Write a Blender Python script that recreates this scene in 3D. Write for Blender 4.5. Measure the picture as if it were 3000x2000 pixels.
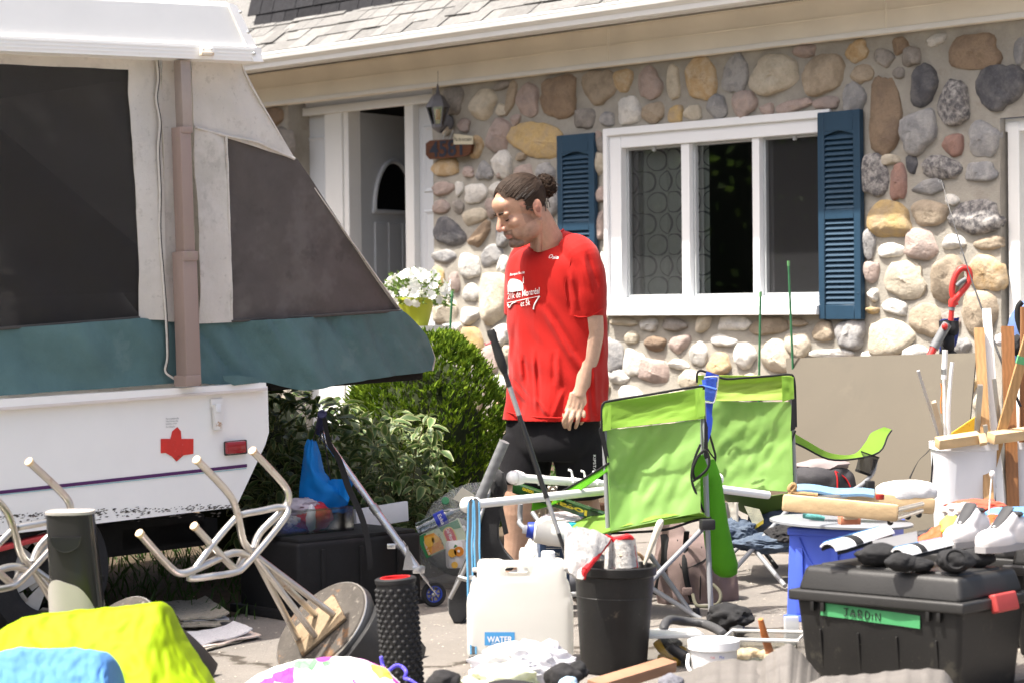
import bpy, bmesh, math, random
from mathutils import Vector, Matrix, noise, Euler
from mathutils.bvhtree import BVHTree

# ------------------------------------------------------------------ camera
SC = bpy.context.scene
for o in list(bpy.data.objects): bpy.data.objects.remove(o, do_unlink=True)
F_PX, CAM_Z = 6940.0, 1.19
PITCH, ROLL = math.atan(110/6940), 0.011
_f0 = Vector((0, math.cos(PITCH), -math.sin(PITCH)))
_r0 = Vector((1, 0, 0)); _u0 = _r0.cross(_f0)
CR = _r0*math.cos(ROLL) - _u0*math.sin(ROLL)
CU = _u0*math.cos(ROLL) + _r0*math.sin(ROLL)
CF = _f0
CAMP = Vector((0, 0, CAM_Z))
cd = bpy.data.cameras.new('camera'); cam = bpy.data.objects.new('camera', cd)
SC.collection.objects.link(cam); SC.camera = cam
cd.sensor_width = 36; cd.lens = 36*F_PX/3000; cd.clip_start = .1; cd.clip_end = 600
m3 = Matrix((CR, CU, -CF)).transposed()
cam.matrix_world = Matrix.Translation(CAMP) @ m3.to_4x4()
cd.dof.use_dof = True; cd.dof.focus_distance = 10.1; cd.dof.aperture_fstop = 4.5
# ------------------------------------------------------------------ sky, sun, exposure
SUN_EL = math.radians(65)
SUN_H = Vector((-.941, -.338, 0)).normalized()          # horizontal direction towards the sun
SUN_D = Vector((SUN_H.x*math.cos(SUN_EL), SUN_H.y*math.cos(SUN_EL), math.sin(SUN_EL)))
W = bpy.data.worlds.new('World'); SC.world = W; W.use_nodes = True
nt = W.node_tree; nt.nodes.clear()
sk = nt.nodes.new('ShaderNodeTexSky'); sk.sky_type = 'NISHITA'; sk.sun_disc = False
sk.sun_elevation = SUN_EL; sk.sun_rotation = math.atan2(SUN_H.x, SUN_H.y)
sk.air_density = 1.0; sk.dust_density = 8.0; sk.ozone_density = 1.0
bg = nt.nodes.new('ShaderNodeBackground'); bg.inputs[1].default_value = .15
wo = nt.nodes.new('ShaderNodeOutputWorld')
nt.links.new(sk.outputs[0], bg.inputs[0]); nt.links.new(bg.outputs[0], wo.inputs[0])
sl = bpy.data.lights.new('sun', 'SUN'); sl.energy = 4.9; sl.angle = math.radians(.53); sl.color = (1, .955, .88)
so = bpy.data.objects.new('sun', sl); SC.collection.objects.link(so)
so.rotation_euler = (-SUN_D).to_track_quat('-Z', 'Y').to_euler(); so.location = SUN_D*40
SC.view_settings.view_transform = 'Standard'; SC.view_settings.look = 'None'
SC.view_settings.exposure = 1.12; SC.view_settings.gamma = 1
SC.render.resolution_x, SC.render.resolution_y = 1024, 682
SC.render.engine = 'CYCLES'
SC.cycles.max_bounces = 8; SC.cycles.transparent_max_bounces = 16

# ------------------------------------------------------------------ pixel -> place
def ray(px, py): return (CF*F_PX + CR*(px-1500) - CU*(py-1000)).normalized()
def V(px, py, D):
    d = ray(px, py); return CAMP + d*(D/d.y)
NH = Vector((.745, .667, 0)).normalized(); AH = Vector((.667, -.745, 0)).normalized()
SLOPE = .02793
def gz(x, y): return SLOPE*(NH.x*x + NH.y*y - 6.82)
def G(px, py):
    d = ray(px, py); n = Vector((-SLOPE*NH.x, -SLOPE*NH.y, 1)); p0 = Vector((0, 0, gz(0, 0)))
    return CAMP + d*((p0-CAMP).dot(n)/d.dot(n))
def GP(px, D):                       # ground point under pixel column px at depth D
    p = V(px, 1000, D); return Vector((p.x, D, gz(p.x, D)))
class Frame:
    def __init__(s, o, m):           # m: 3x3 with columns = local axes
        s.o = Vector(o); s.m = m; s.i = m.inverted(); s.M = Matrix.Translation(s.o) @ m.to_4x4()
    def pix(s, px, py, y=0.0):       # local point on the plane local-y = y
        o = s.i @ (CAMP-s.o); d = s.i @ ray(px, py); t = (y-o.y)/d.y
        return o + d*t
    def w(s, x, y, z): return s.o + s.m @ Vector((x, y, z))
def axes(x, y, z): return Matrix((x, y, z)).transposed()
def rotz(a): return Matrix.Rotation(a, 3, 'Z')

# ------------------------------------------------------------------ materials
MATS = {}
def _noise(nt, co, scale, detail=4, rough=.6, dist=0):
    n = nt.nodes.new('ShaderNodeTexNoise'); n.inputs['Scale'].default_value = scale
    n.inputs['Detail'].default_value = detail; n.inputs['Roughness'].default_value = rough
    n.inputs['Distortion'].default_value = dist
    nt.links.new(co, n.inputs['Vector']); return n
def _ramp(nt, fac, stops):
    r = nt.nodes.new('ShaderNodeValToRGB'); e = r.color_ramp.elements
    while len(e) > 1: e.remove(e[-1])
    e[0].position, e[0].color = stops[0][0], (*stops[0][1], 1)
    for p, c in stops[1:]:
        k = e.new(p); k.color = (*c, 1)
    nt.links.new(fac, r.inputs[0]); return r
def _g(c, k): return tuple(max(0, min(1, v*k)) for v in c)
def mat(name, col, rough=.6, var=.12, scale=9, bump=.0, bscale=90, metal=0, spec=.4, col2=None, lo=.35, hi=.65,
        trans=0, transp=0, sub=0, sheen=0, coat=0, spots=None, wave=None, transmission=0, ior=1.45, rnd=0):
    """procedural material: mottled base colour, optional second colour / spots, bump, translucency"""
    if name in MATS: return MATS[name]
    m = bpy.data.materials.new(name); m.use_nodes = True; nt = m.node_tree
    b = nt.nodes['Principled BSDF']; out = nt.nodes['Material Output']
    tc = nt.nodes.new('ShaderNodeTexCoord'); co = tc.outputs['Object']
    if rnd:
        oi = nt.nodes.new('ShaderNodeObjectInfo'); va = nt.nodes.new('ShaderNodeVectorMath'); va.operation = 'ADD'
        mu = nt.nodes.new('ShaderNodeMath'); mu.operation = 'MULTIPLY'; mu.inputs[1].default_value = 37
        nt.links.new(oi.outputs['Random'], mu.inputs[0]); nt.links.new(co, va.inputs[0]); nt.links.new(mu.outputs[0], va.inputs[1])
        co = va.outputs[0]
    n = _noise(nt, co, scale, 6, .65, .3)
    if col2 is None: st = [(.25, _g(col, 1-var)), (.75, _g(col, 1+var))]
    else: st = [(max(0, lo-.12), _g(col, 1-var)), (lo, col), (hi, col2), (min(1, hi+.15), _g(col2, 1+var))]
    c = _ramp(nt, n.outputs[0], st).outputs[0]
    if rnd:
        hs = nt.nodes.new('ShaderNodeHueSaturation'); mr = nt.nodes.new('ShaderNodeMapRange')
        mr.inputs[3].default_value = 1-rnd; mr.inputs[4].default_value = 1+rnd
        nt.links.new(oi.outputs['Random'], mr.inputs[0]); nt.links.new(mr.outputs[0], hs.inputs['Value'])
        nt.links.new(c, hs.inputs['Color']); c = hs.outputs[0]
    for sp in (spots or []):         # (scale, threshold, colour, strength)
        sn = _noise(nt, co, sp[0], 5, .7); rr = _ramp(nt, sn.outputs[0], [(sp[1], (0, 0, 0)), (min(1, sp[1]+.07), (sp[3],)*3)])
        mx = nt.nodes.new('ShaderNodeMixRGB'); nt.links.new(rr.outputs[0], mx.inputs[0])
        nt.links.new(c, mx.inputs[1]); mx.inputs[2].default_value = (*sp[2], 1); c = mx.outputs[0]
    if wave:                         # (scale, strength, axis) fine woven / grained lines
        wv = nt.nodes.new('ShaderNodeTexWave'); wv.bands_direction = wave[2]; wv.inputs['Scale'].default_value = wave[0]
        wv.inputs['Distortion'].default_value = wave[3] if len(wave) > 3 else 1.5; nt.links.new(co, wv.inputs['Vector'])
        mx = nt.nodes.new('ShaderNodeMixRGB'); mx.blend_type = 'MULTIPLY'; mx.inputs[0].default_value = wave[1]
        rr = _ramp(nt, wv.outputs[0], [(0, (.45,)*3), (1, (1,)*3)])
        nt.links.new(c, mx.inputs[1]); nt.links.new(rr.outputs[0], mx.inputs[2]); c = mx.outputs[0]
    nt.links.new(c, b.inputs['Base Color'])
    b.inputs['Roughness'].default_value = rough; b.inputs['Metallic'].default_value = metal
    b.inputs['Specular IOR Level'].default_value = spec; b.inputs['IOR'].default_value = ior
    if sub:
        b.inputs['Subsurface Weight'].default_value = sub; b.inputs['Subsurface Radius'].default_value = (.012, .005, .003)
        b.inputs['Subsurface Scale'].default_value = 1
    if sheen: b.inputs['Sheen Weight'].default_value = sheen
    if coat: b.inputs['Coat Weight'].default_value = coat; b.inputs['Coat Roughness'].default_value = .12
    if transmission: b.inputs['Transmission Weight'].default_value = transmission
    if bump:
        bn = _noise(nt, co, bscale, 8, .7); bp = nt.nodes.new('ShaderNodeBump'); bp.inputs['Strength'].default_value = bump
        bp.inputs['Distance'].default_value = .01; nt.links.new(bn.outputs[0], bp.inputs['Height'])
        nt.links.new(bp.outputs[0], b.inputs['Normal'])
    sh = b.outputs[0]
    if trans:
        t = nt.nodes.new('ShaderNodeBsdfTranslucent'); nt.links.new(c, t.inputs[0])
        mx = nt.nodes.new('ShaderNodeMixShader'); mx.inputs[0].default_value = trans
        nt.links.new(sh, mx.inputs[1]); nt.links.new(t.outputs[0], mx.inputs[2]); sh = mx.outputs[0]
    if transp:
        t = nt.nodes.new('ShaderNodeBsdfTransparent')
        mx = nt.nodes.new('ShaderNodeMixShader'); mx.inputs[0].default_value = transp
        nt.links.new(sh, mx.inputs[1]); nt.links.new(t.outputs[0], mx.inputs[2]); sh = mx.outputs[0]
    nt.links.new(sh, out.inputs[0]); MATS[name] = m; return m
def glass(name='window_glass', tint=(.9, .95, .93), gloss=.09, rough=.02):
    if name in MATS: return MATS[name]
    m = bpy.data.materials.new(name); m.use_nodes = True; nt = m.node_tree; nt.nodes.clear()
    t = nt.nodes.new('ShaderNodeBsdfTransparent'); t.inputs[0].default_value = (*tint, 1)
    g = nt.nodes.new('ShaderNodeBsdfGlossy'); g.inputs['Roughness'].default_value = rough
    lw = nt.nodes.new('ShaderNodeFresnel'); lw.inputs[0].default_value = 1.5
    ad = nt.nodes.new('ShaderNodeMath'); ad.operation = 'ADD'; ad.inputs[1].default_value = gloss
    nt.links.new(lw.outputs[0], ad.inputs[0])
    mx = nt.nodes.new('ShaderNodeMixShader'); o = nt.nodes.new('ShaderNodeOutputMaterial')
    nt.links.new(ad.outputs[0], mx.inputs[0]); nt.links.new(t.outputs[0], mx.inputs[1]); nt.links.new(g.outputs[0], mx.inputs[2])
    nt.links.new(mx.outputs[0], o.inputs[0]); MATS[name] = m; return m

# ------------------------------------------------------------------ objects
COL = SC.collection
def thing(name, label, cat, loc=(0, 0, 0), rot=None, group=None):
    o = bpy.data.objects.new(name, None); COL.objects.link(o); o.empty_display_size = .05
    o.matrix_world = Matrix.Translation(Vector(loc)) @ (rot.to_4x4() if rot else Matrix.Identity(4))
    o['label'] = label; o['category'] = cat
    if group: o['group'] = group
    return o
def tag(o, label, cat, group=None):
    o['label'] = label; o['category'] = cat
    if group: o['group'] = group
    return o
def rootmat(o):
    while o.parent: o = o.parent
    return o.matrix_basis
class B:
    """collects shapes, then becomes one mesh object"""
    def __init__(s): s.v = []; s.f = []
    def add(s, v, f, M=None):
        k = len(s.v); s.v += [tuple(M @ Vector(p)) if M else tuple(p) for p in v]; s.f += [tuple(i+k for i in q) for q in f]; return s
    def bm(s, bm, M=None):
        bm.verts.ensure_lookup_table(); bm.verts.index_update()
        s.add([v.co.copy() for v in bm.verts], [[v.index for v in f.verts] for f in bm.faces], M); bm.free(); return s
    def box(s, c, size, R=None, bev=0, seg=2):
        bm = bmesh.new(); bmesh.ops.create_cube(bm, size=1)
        for v in bm.verts: v.co = Vector((v.co.x*size[0], v.co.y*size[1], v.co.z*size[2]))
        if bev: bmesh.ops.bevel(bm, geom=bm.edges[:], offset=bev, segments=seg, profile=.6, affect='EDGES')
        M = Matrix.Translation(Vector(c)) @ (R.to_4x4() if R else Matrix.Identity(4)); return s.bm(bm, M)
    def bar(s, a, b, w, h, up=(0, 0, 1), bev=0):
        a, b = Vector(a), Vector(b); x = (b-a).normalized(); u = Vector(up); y = u.cross(x).normalized(); z = x.cross(y)
        return s.box((a+b)/2, ((b-a).length, w, h), axes(x, y, z), bev)
    def tube(s, pts, r, n=10, cap=True, closed=False, smooth=0, flat=1, up=None):
        P = [Vector(p) for p in pts]
        if smooth: P, r = spline(P, r, smooth, closed)
        R = r if isinstance(r, (list, tuple)) else [r]*len(P)
        N = len(P); k = len(s.v); prev = None
        for i, p in enumerate(P):
            a = P[(i-1) % N] if (closed or i > 0) else p; b = P[(i+1) % N] if (closed or i < N-1) else p
            t = (b-a); t = t.normalized() if t.length > 1e-9 else Vector((0, 0, 1))
            if up is not None: u = Vector(up); u = (u - t*u.dot(t)).normalized()
            elif prev is None:
                h = Vector((0, 0, 1)) if abs(t.z) < .9 else Vector((1, 0, 0)); u = (h - t*h.dot(t)).normalized()
            else:
                u = prev - t*prev.dot(t); u = u.normalized() if u.length > 1e-6 else t.orthogonal().normalized()
            prev = u; w = t.cross(u)
            for j in range(n):
                an = 2*math.pi*j/n; q = p + u*math.cos(an)*R[i]*flat + w*math.sin(an)*R[i]; s.v.append(tuple(q))
        for i in range(N if closed else N-1):
            for j in range(n):
                i2 = (i+1) % N; s.f.append((k+i*n+j, k+i*n+(j+1) % n, k+i2*n+(j+1) % n, k+i2*n+j))
        if cap and not closed:
            s.f.append(tuple(k+j for j in reversed(range(n)))); s.f.append(tuple(k+(N-1)*n+j for j in range(n)))
        return s
    def lathe(s, prof, n=24, M=None, sx=1, sy=1, cap=False):
        v = []; f = []
        for r, z in prof:
            for j in range(n): a = 2*math.pi*j/n; v.append(Vector((r*math.cos(a)*sx, r*math.sin(a)*sy, z)))
        for i in range(len(prof)-1):
            for j in range(n): f.append((i*n+j, i*n+(j+1) % n, (i+1)*n+(j+1) % n, (i+1)*n+j))
        if cap: f.append(tuple(reversed(range(n)))); f.append(tuple((len(prof)-1)*n+j for j in range(n)))
        return s.add(v, f, M)
    def prism(s, poly, d0, d1, fn):  # poly 2D points, fn(p, d) -> 3D
        n = len(poly); v = [fn(p, d0) for p in poly]+[fn(p, d1) for p in poly]
        f = [tuple(range(n)), tuple(reversed(range(n, 2*n)))]+[(i, (i+1) % n, n+(i+1) % n, n+i) for i in range(n)]
        return s.add(v, [tuple(reversed(q)) for q in f])
    def sheet(s, fn, nu, nv, thick=None, closeu=False):
        k = []; v = [Vector(fn(i/nu, j/nv)) for j in range(nv+1) for i in range(nu+1)]
        w = nu+1; f = [(j*w+i, j*w+i+1, (j+1)*w+i+1, (j+1)*w+i) for j in range(nv) for i in range(nu)]
        if thick:
            nr = [Vector() for _ in v]
            for q in f:
                c = (v[q[2]]-v[q[0]]).cross(v[q[3]]-v[q[1]])
                for i in q: nr[i] += c
            m = len(v); v2 = [p - nn.normalized()*thick if nn.length > 0 else p for p, nn in zip(v, nr)]
            f2 = [tuple(i+m for i in reversed(q)) for q in f]
            ed = [j for j in range(w)]+[j*w+nu for j in range(1, nv+1)]+[nv*w+i for i in range(nu-1, -1, -1)]+[j*w for j in range(nv-1, 0, -1)]
            f3 = [(ed[i], ed[i]+m, ed[(i+1) % len(ed)]+m, ed[(i+1) % len(ed)]) for i in range(len(ed))]
            return s.add(v+v2, f+f2+f3)
        return s.add(v, f)
    def blob(s, c, r, sub=3, amp=.0, fr=3, seed=0, R=None, pw=1):
        bm = bmesh.new(); bmesh.ops.create_icosphere(bm, subdivisions=sub, radius=1)
        for v in bm.verts:
            d = v.co.normalized(); k = 1 + amp*.8*noise.noise(d*fr*.7+Vector((seed*7.3, seed*3.1, seed))) + amp*.34*(.5-abs(noise.noise(d*fr*1.3+Vector((seed, 5, 9))))*2) + amp*.12*noise.noise(d*fr*3+Vector((9, seed, 2)))
            e = Vector([math.copysign(abs(q)**pw, q) for q in d]) if pw != 1 else d
            v.co = Vector((e.x*r[0], e.y*r[1], e.z*r[2]))*k
        return s.bm(bm, Matrix.Translation(Vector(c)) @ (R.to_4x4() if R else Matrix.Identity(4)))
    def mesh(s, name):
        me = bpy.data.meshes.new(name); me.from_pydata(s.v, [], s.f); me.validate(); me.update(); return me
    def obj(s, name, m, parent=None, smooth=40, world=True, kind=None, label=None):
        """world=True: the vertices are world coordinates, moved into the parent's frame"""
        me = s.mesh(name)
        if me.polygons:
            bm = bmesh.new(); bm.from_mesh(me); bmesh.ops.recalc_face_normals(bm, faces=bm.faces); bm.to_mesh(me); bm.free()
        o = bpy.data.objects.new(name, me); COL.objects.link(o); me.materials.append(m)
        if parent:
            o.parent = parent
            if world: me.transform(rootmat(parent).inverted())
        elif world and s.v:
            lo = Vector([min(p[i] for p in s.v) for i in range(3)]); hi = Vector([max(p[i] for p in s.v) for i in range(3)])
            c = Vector(((lo.x+hi.x)/2, (lo.y+hi.y)/2, lo.z)); me.transform(Matrix.Translation(-c)); o.location = c
        if smooth: me.shade_smooth(); me.set_sharp_from_angle(angle=math.radians(smooth))
        if kind: o['kind'] = kind
        if label: o['label'] = label
        return o
def spline(P, r, k, closed=False):
    N = len(P); R = r if isinstance(r, (list, tuple)) else [r]*N; out = []; ro = []
    rng = range(N) if closed else range(N-1)
    g = (lambda i: i % N) if closed else (lambda i: max(0, min(N-1, i)))
    for i in rng:
        p0, p1, p2, p3 = P[g(i-1)], P[g(i)], P[g(i+1)], P[g(i+2)]
        for j in range(k):
            t = j/k; out.append(.5*((2*p1)+(p2-p0)*t+(2*p0-5*p1+4*p2-p3)*t*t+(3*p1-p0-3*p2+p3)*t**3))
            ro.append(R[g(i)]*(1-t)+R[g(i+1)]*t)
    if not closed: out.append(P[-1]); ro.append(R[-1])
    return out, ro
def polyl(pts, t):                   # point at parameter t (by length) of a 2D/3D polyline
    P = [Vector(p) for p in pts]; L = [(P[i+1]-P[i]).length for i in range(len(P)-1)]; s = sum(L)*t
    for i, l in enumerate(L):
        if s <= l or i == len(L)-1: return P[i].lerp(P[i+1], min(1, s/l if l else 0))
        s -= l
def remesh(b, vox, name='tmp', smooth=2, dec=0):
    """union of overlapping closed shapes as one continuous surface"""
    me = b.mesh(name); o = bpy.data.objects.new(name, me); COL.objects.link(o)
    md = o.modifiers.new('r', 'REMESH'); md.mode = 'VOXEL'; md.voxel_size = vox
    if smooth: sm = o.modifiers.new('s', 'SMOOTH'); sm.iterations = smooth; sm.factor = .5
    if dec: dm = o.modifiers.new('d', 'DECIMATE'); dm.ratio = dec
    dg = bpy.context.evaluated_depsgraph_get(); r = bpy.data.meshes.new_from_object(o.evaluated_get(dg))
    bpy.data.objects.remove(o, do_unlink=True); out = B()
    out.v = [tuple(v.co) for v in r.vertices]; out.f = [tuple(p.vertices) for p in r.polygons]; bpy.data.meshes.remove(r); return out
def textmesh(s, size=1.0, extr=0, bold=0, align='LEFT', shear=0, space=1):
    c = bpy.data.curves.new('t', 'FONT'); c.body = s; c.size = size; c.extrude = extr; c.offset = bold; c.align_x = align
    c.shear = shear; c.space_character = space
    o = bpy.data.objects.new('t', c); COL.objects.link(o); dg = bpy.context.evaluated_depsgraph_get()
    me = bpy.data.meshes.new_from_object(o.evaluated_get(dg)); bpy.data.objects.remove(o, do_unlink=True); bpy.data.curves.remove(c)
    v = [w.co.copy() for w in me.vertices]; f = [tuple(p.vertices) for p in me.polygons]; bpy.data.meshes.remove(me); return v, f
def text_fit(s, fn, name, m, parent, bold=0, shear=0, flip=False):
    """lettering: fn(u, v) maps the unit box (u right, v up) of the text to 3D"""
    v, f = textmesh(s, 1, 0, bold, shear=shear)
    x0, x1 = min(p.x for p in v), max(p.x for p in v); y0, y1 = min(p.y for p in v), max(p.y for p in v)
    b = B(); b.add([fn((p.x-x0)/(x1-x0), (p.y-y0)/(y1-y0)) for p in v], f)
    return b.obj(name, m, parent, smooth=0)
def bvh(b): return BVHTree.FromPolygons([Vector(p) for p in b.v], b.f)
def onto(tree, px, py, off=.002, D=10):
    d = ray(px, py); h = tree.ray_cast(CAMP, d)
    if h[0] is None: return V(px, py, D)
    n = h[1] if h[1].dot(d) < 0 else -h[1]
    return h[0] + n*off
def dup(o, parent=None):
    c = o.copy(); COL.objects.link(c); c.parent = parent
    for ch in o.children: dup(ch, c)
    return c

# ================================================================== setting: ground
M_asph = mat('driveway_asphalt', (.205, .187, .168), .92, .18, 1.7, .8, 120, spec=.12, spots=[(150, .56, (.12, .112, .10), .55), (75, .60, (.40, .375, .34), .5), (420, .58, (.15, .14, .13), .5), (1.1, .56, (.19, .175, .155), .5), (4.5, .62, (.16, .15, .135), .45)])
def ground_pt(x, y, dz=0): return Vector((x, y, gz(x, y)+dz))
_nt = M_asph.node_tree; _bs = _nt.nodes['Principled BSDF']; _old = _bs.inputs['Base Color'].links[0].from_socket     # hairline cracks
_tc = _nt.nodes.new('ShaderNodeTexCoord'); _dn = _noise(_nt, _tc.outputs['Object'], 2.5, 5, .7); _mv = _nt.nodes.new('ShaderNodeMixRGB'); _mv.inputs[0].default_value = .22
_nt.links.new(_tc.outputs['Object'], _mv.inputs[1]); _nt.links.new(_dn.outputs['Color'], _mv.inputs[2]); _vo = _nt.nodes.new('ShaderNodeTexVoronoi'); _vo.feature = 'DISTANCE_TO_EDGE'; _vo.inputs['Scale'].default_value = .75; _nt.links.new(_mv.outputs[0], _vo.inputs['Vector'])
_rr = _ramp(_nt, _vo.outputs['Distance'], [(.004, (.35, .33, .31)), (.011, (.85, .84, .83)), (.02, (1, 1, 1))]); _mm = _nt.nodes.new('ShaderNodeMixRGB'); _mm.blend_type = 'MULTIPLY'; _mm.inputs[0].default_value = 1
_nt.links.new(_old, _mm.inputs[1]); _nt.links.new(_rr.outputs[0], _mm.inputs[2]); _nt.links.new(_mm.outputs[0], _bs.inputs['Base Color'])
b = B(); S = 140
b.sheet(lambda u, v: ground_pt(-S+2*S*u, -60+200*v), 40, 40)
g = b.obj('ground', M_asph, None, world=False); g['kind'] = 'structure'
_r = random.Random(31); b = B()                                       # grit and crumbs of leaf on the drive
for i in range(2600):
    x = _r.uniform(-1.6, 2.4); y = _r.uniform(7.2, 11.2); p = ground_pt(x, y, .001); s = _r.uniform(.0015, .006)*(1 if _r.random() < .93 else 1.8)
    b.add([p+Vector((s*math.cos(a), s*math.sin(a), 0)) for a in (0, 1.7, 3.3, 4.9)]+[p+Vector((0, 0, s*.7))], [(0, 1, 4), (1, 2, 4), (2, 3, 4), (3, 0, 4)])
b.obj('grit', mat('grit_stone', (.20, .17, .14), .95, .5, 60, col2=(.42, .39, .34)), None, world=False, smooth=0, kind='stuff')
# planting bed with soil along the house and beside the drive (left of the trunk, under the trailer)
M_soil = mat('bed_soil', (.085, .065, .045), .95, .3, 14, .9, 70, spec=.1, spots=[(30, .62, (.05, .08, .02), .7)])
b = B()
poly = [(-9, 8.2), (-3.2, 8.7), (-1.15, 9.35), (-.95, 9.75), (-.35, 10.35), (.15, 11.6), (1.35, 13.0), (2.35, 12.0), (3.6, 12.6), (-1.5, 18.6), (-9, 18)]
b.add([ground_pt(x, y, .004) for x, y in poly], [tuple(range(len(poly)))])
o = b.obj('planting_bed', M_soil, None, world=False); o['kind'] = 'structure'

# ================================================================== the house
H = Frame((1.807, 14.0, 0), axes(AH, NH, Vector((0, 0, 1))))
house = thing('stone_house', 'house with a fieldstone front, white door and blue shutters under a shingled roof', 'house', H.o, H.m)
def hp(b, name, m, parent=house, **k): return b.obj(name, m, parent, world=False, **k)
def hbox(x0, x1, y0, y1, z0, z1, bev=0): return B().box(((x0+x1)/2, (y0+y1)/2, (z0+z1)/2), (x1-x0, y1-y0, z1-z0), None, bev, 1)
M_white = mat('white_trim', (.77, .77, .75), .45, .03, 5, .03, 40)
M_vinyl = mat('white_vinyl', (.80, .81, .82), .35, .02, 4)
M_beige = mat('beige_frieze_aluminium', (.87, .82, .72), .5, .05, 3, wave=(.6, .10, 'X', 8))
M_mortar = mat('wall_mortar', (.345, .322, .28), .95, .22, 5, .6, 70, spec=.1, spots=[(7, .58, (.30, .27, .23), .6), (120, .62, (.46, .43, .37), .4)])
wx = lambda px, py, y=0: H.pix(px, py, y)
z_fr0 = wx(1720, 203, -.05).z; z_fr1 = wx(1500, 120, -.05).z; z_gb = wx(1500, 96, -.60).z; z_gt = wx(1500, 50, -.60).z
x_cor = wx(1270, 600).x                       # stone corner beside the door
win = (wx(1778, 650).x, wx(2440, 600).x, wx(2090, 921).z, wx(1990, 361).z)   # x0 x1 z0 z1 of the opening
gar = wx(2932, 700).x; gar_z = wx(2945, 346).z
zg = gz(*(H.w(0, 0, 0).xy)) - .25
x_dl = wx(851, 400, .02).x                    # left side of the door opening
# mortar sheet with openings for window, door and garage
def wallgrid(x0, x1, z0, z1, holes, step=.09):
    xs = sorted(set([x0, x1]+[h[0] for h in holes if x0 < h[0] < x1]+[h[1] for h in holes if x0 < h[1] < x1]))
    zs = sorted(set([z0, z1]+[h[2] for h in holes if z0 < h[2] < z1]+[h[3] for h in holes if z0 < h[3] < z1]))
    def fine(a):
        o = []
        for p, q in zip(a, a[1:]):
            n = max(1, int((q-p)/step)); o += [p+(q-p)*i/n for i in range(n)]
        return o+[a[-1]]
    X, Z = fine(xs), fine(zs); w = len(X); b = B()
    v = [Vector((x, .012*noise.noise(Vector((x*6, z*6, 2))), z)) for z in Z for x in X]; f = []
    for j in range(len(Z)-1):
        for i in range(w-1):
            cx, cz = (X[i]+X[i+1])/2, (Z[j]+Z[j+1])/2
            if any(h[0] < cx < h[1] and h[2] < cz < h[3] for h in holes): continue
            f.append((j*w+i, j*w+i+1, (j+1)*w+i+1, (j+1)*w+i))
    return b.add(v, f)
XL, XR = x_dl-3.2, gar+.02
wb = wallgrid(XL, XR+3.2, zg, z_fr1, [win, (x_dl, x_cor, zg-1, z_fr0+.02), (gar, XR+9, zg-1, gar_z)])
# reveals: returns of the veneer at the door corner, window and garage
def ret(x, z0, z1, d): wb.add([(x, 0, z0), (x, d, z0), (x, d, z1), (x, 0, z1)], [(0, 1, 2, 3)])
ret(x_cor, zg, z_fr1, .30); ret(x_dl, zg, z_fr1, .30); ret(win[0], win[2], win[3], .12); ret(win[1], win[2], win[3], .12); ret(gar, zg, gar_z, .18)
wall = hp(wb, 'stone_wall', M_mortar, smooth=60)

# ---- fieldstones: traced one by one (tile origin and scale, then centre, width, height, tilt, kind)
PAL = {
 'w': ((.66, .635, .585), (.50, .49, .465)), 'c': ((.58, .52, .42), (.45, .40, .315)), 'g': ((.36, .35, .34), (.23, .23, .235)),
 'y': ((.50, .36, .17), (.40, .31, .20)), 'b': ((.29, .215, .15), (.21, .155, .115)), 'p': ((.43, .34, .30), (.33, .275, .25)),
 'd': ((.10, .10, .11), (.17, .165, .165)), 's': ((.13, .125, .13), (.40, .38, .36)), 't': ((.40, .33, .25), (.29, .24, .18)),
 'r': ((.31, .19, .155), (.24, .16, .14)), 'o': ((.47, .33, .18), (.54, .44, .31)), 'k': ((.24, .22, .20), (.33, .30, .27))}
STM = {k: mat('fieldstone_'+k, c1, .9, .18, 10 if k != 's' else 26, 1.0, 38, spec=.18, col2=c2, lo=.42, hi=.62, rnd=.10,
              spots=[(14, .57, _g(c1, .72), .55), (150, .58, _g(c1, .5), .6), (60, .60, _g(c2, 1.35), .5)]) for k, (c1, c2) in PAL.items()}
A = (1250, 0, 2.6133); Bt = (2100, 0, 2.6133); Lt = (1255, 460, 4.356); Ft = (1350, 500, 3.484); Kt = (1180, 780, 5.227); Wt = (1700, 500, 2.614); Ct = (2400, 600, 3.137); Rt = (1370, 900, 3.136)
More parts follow.
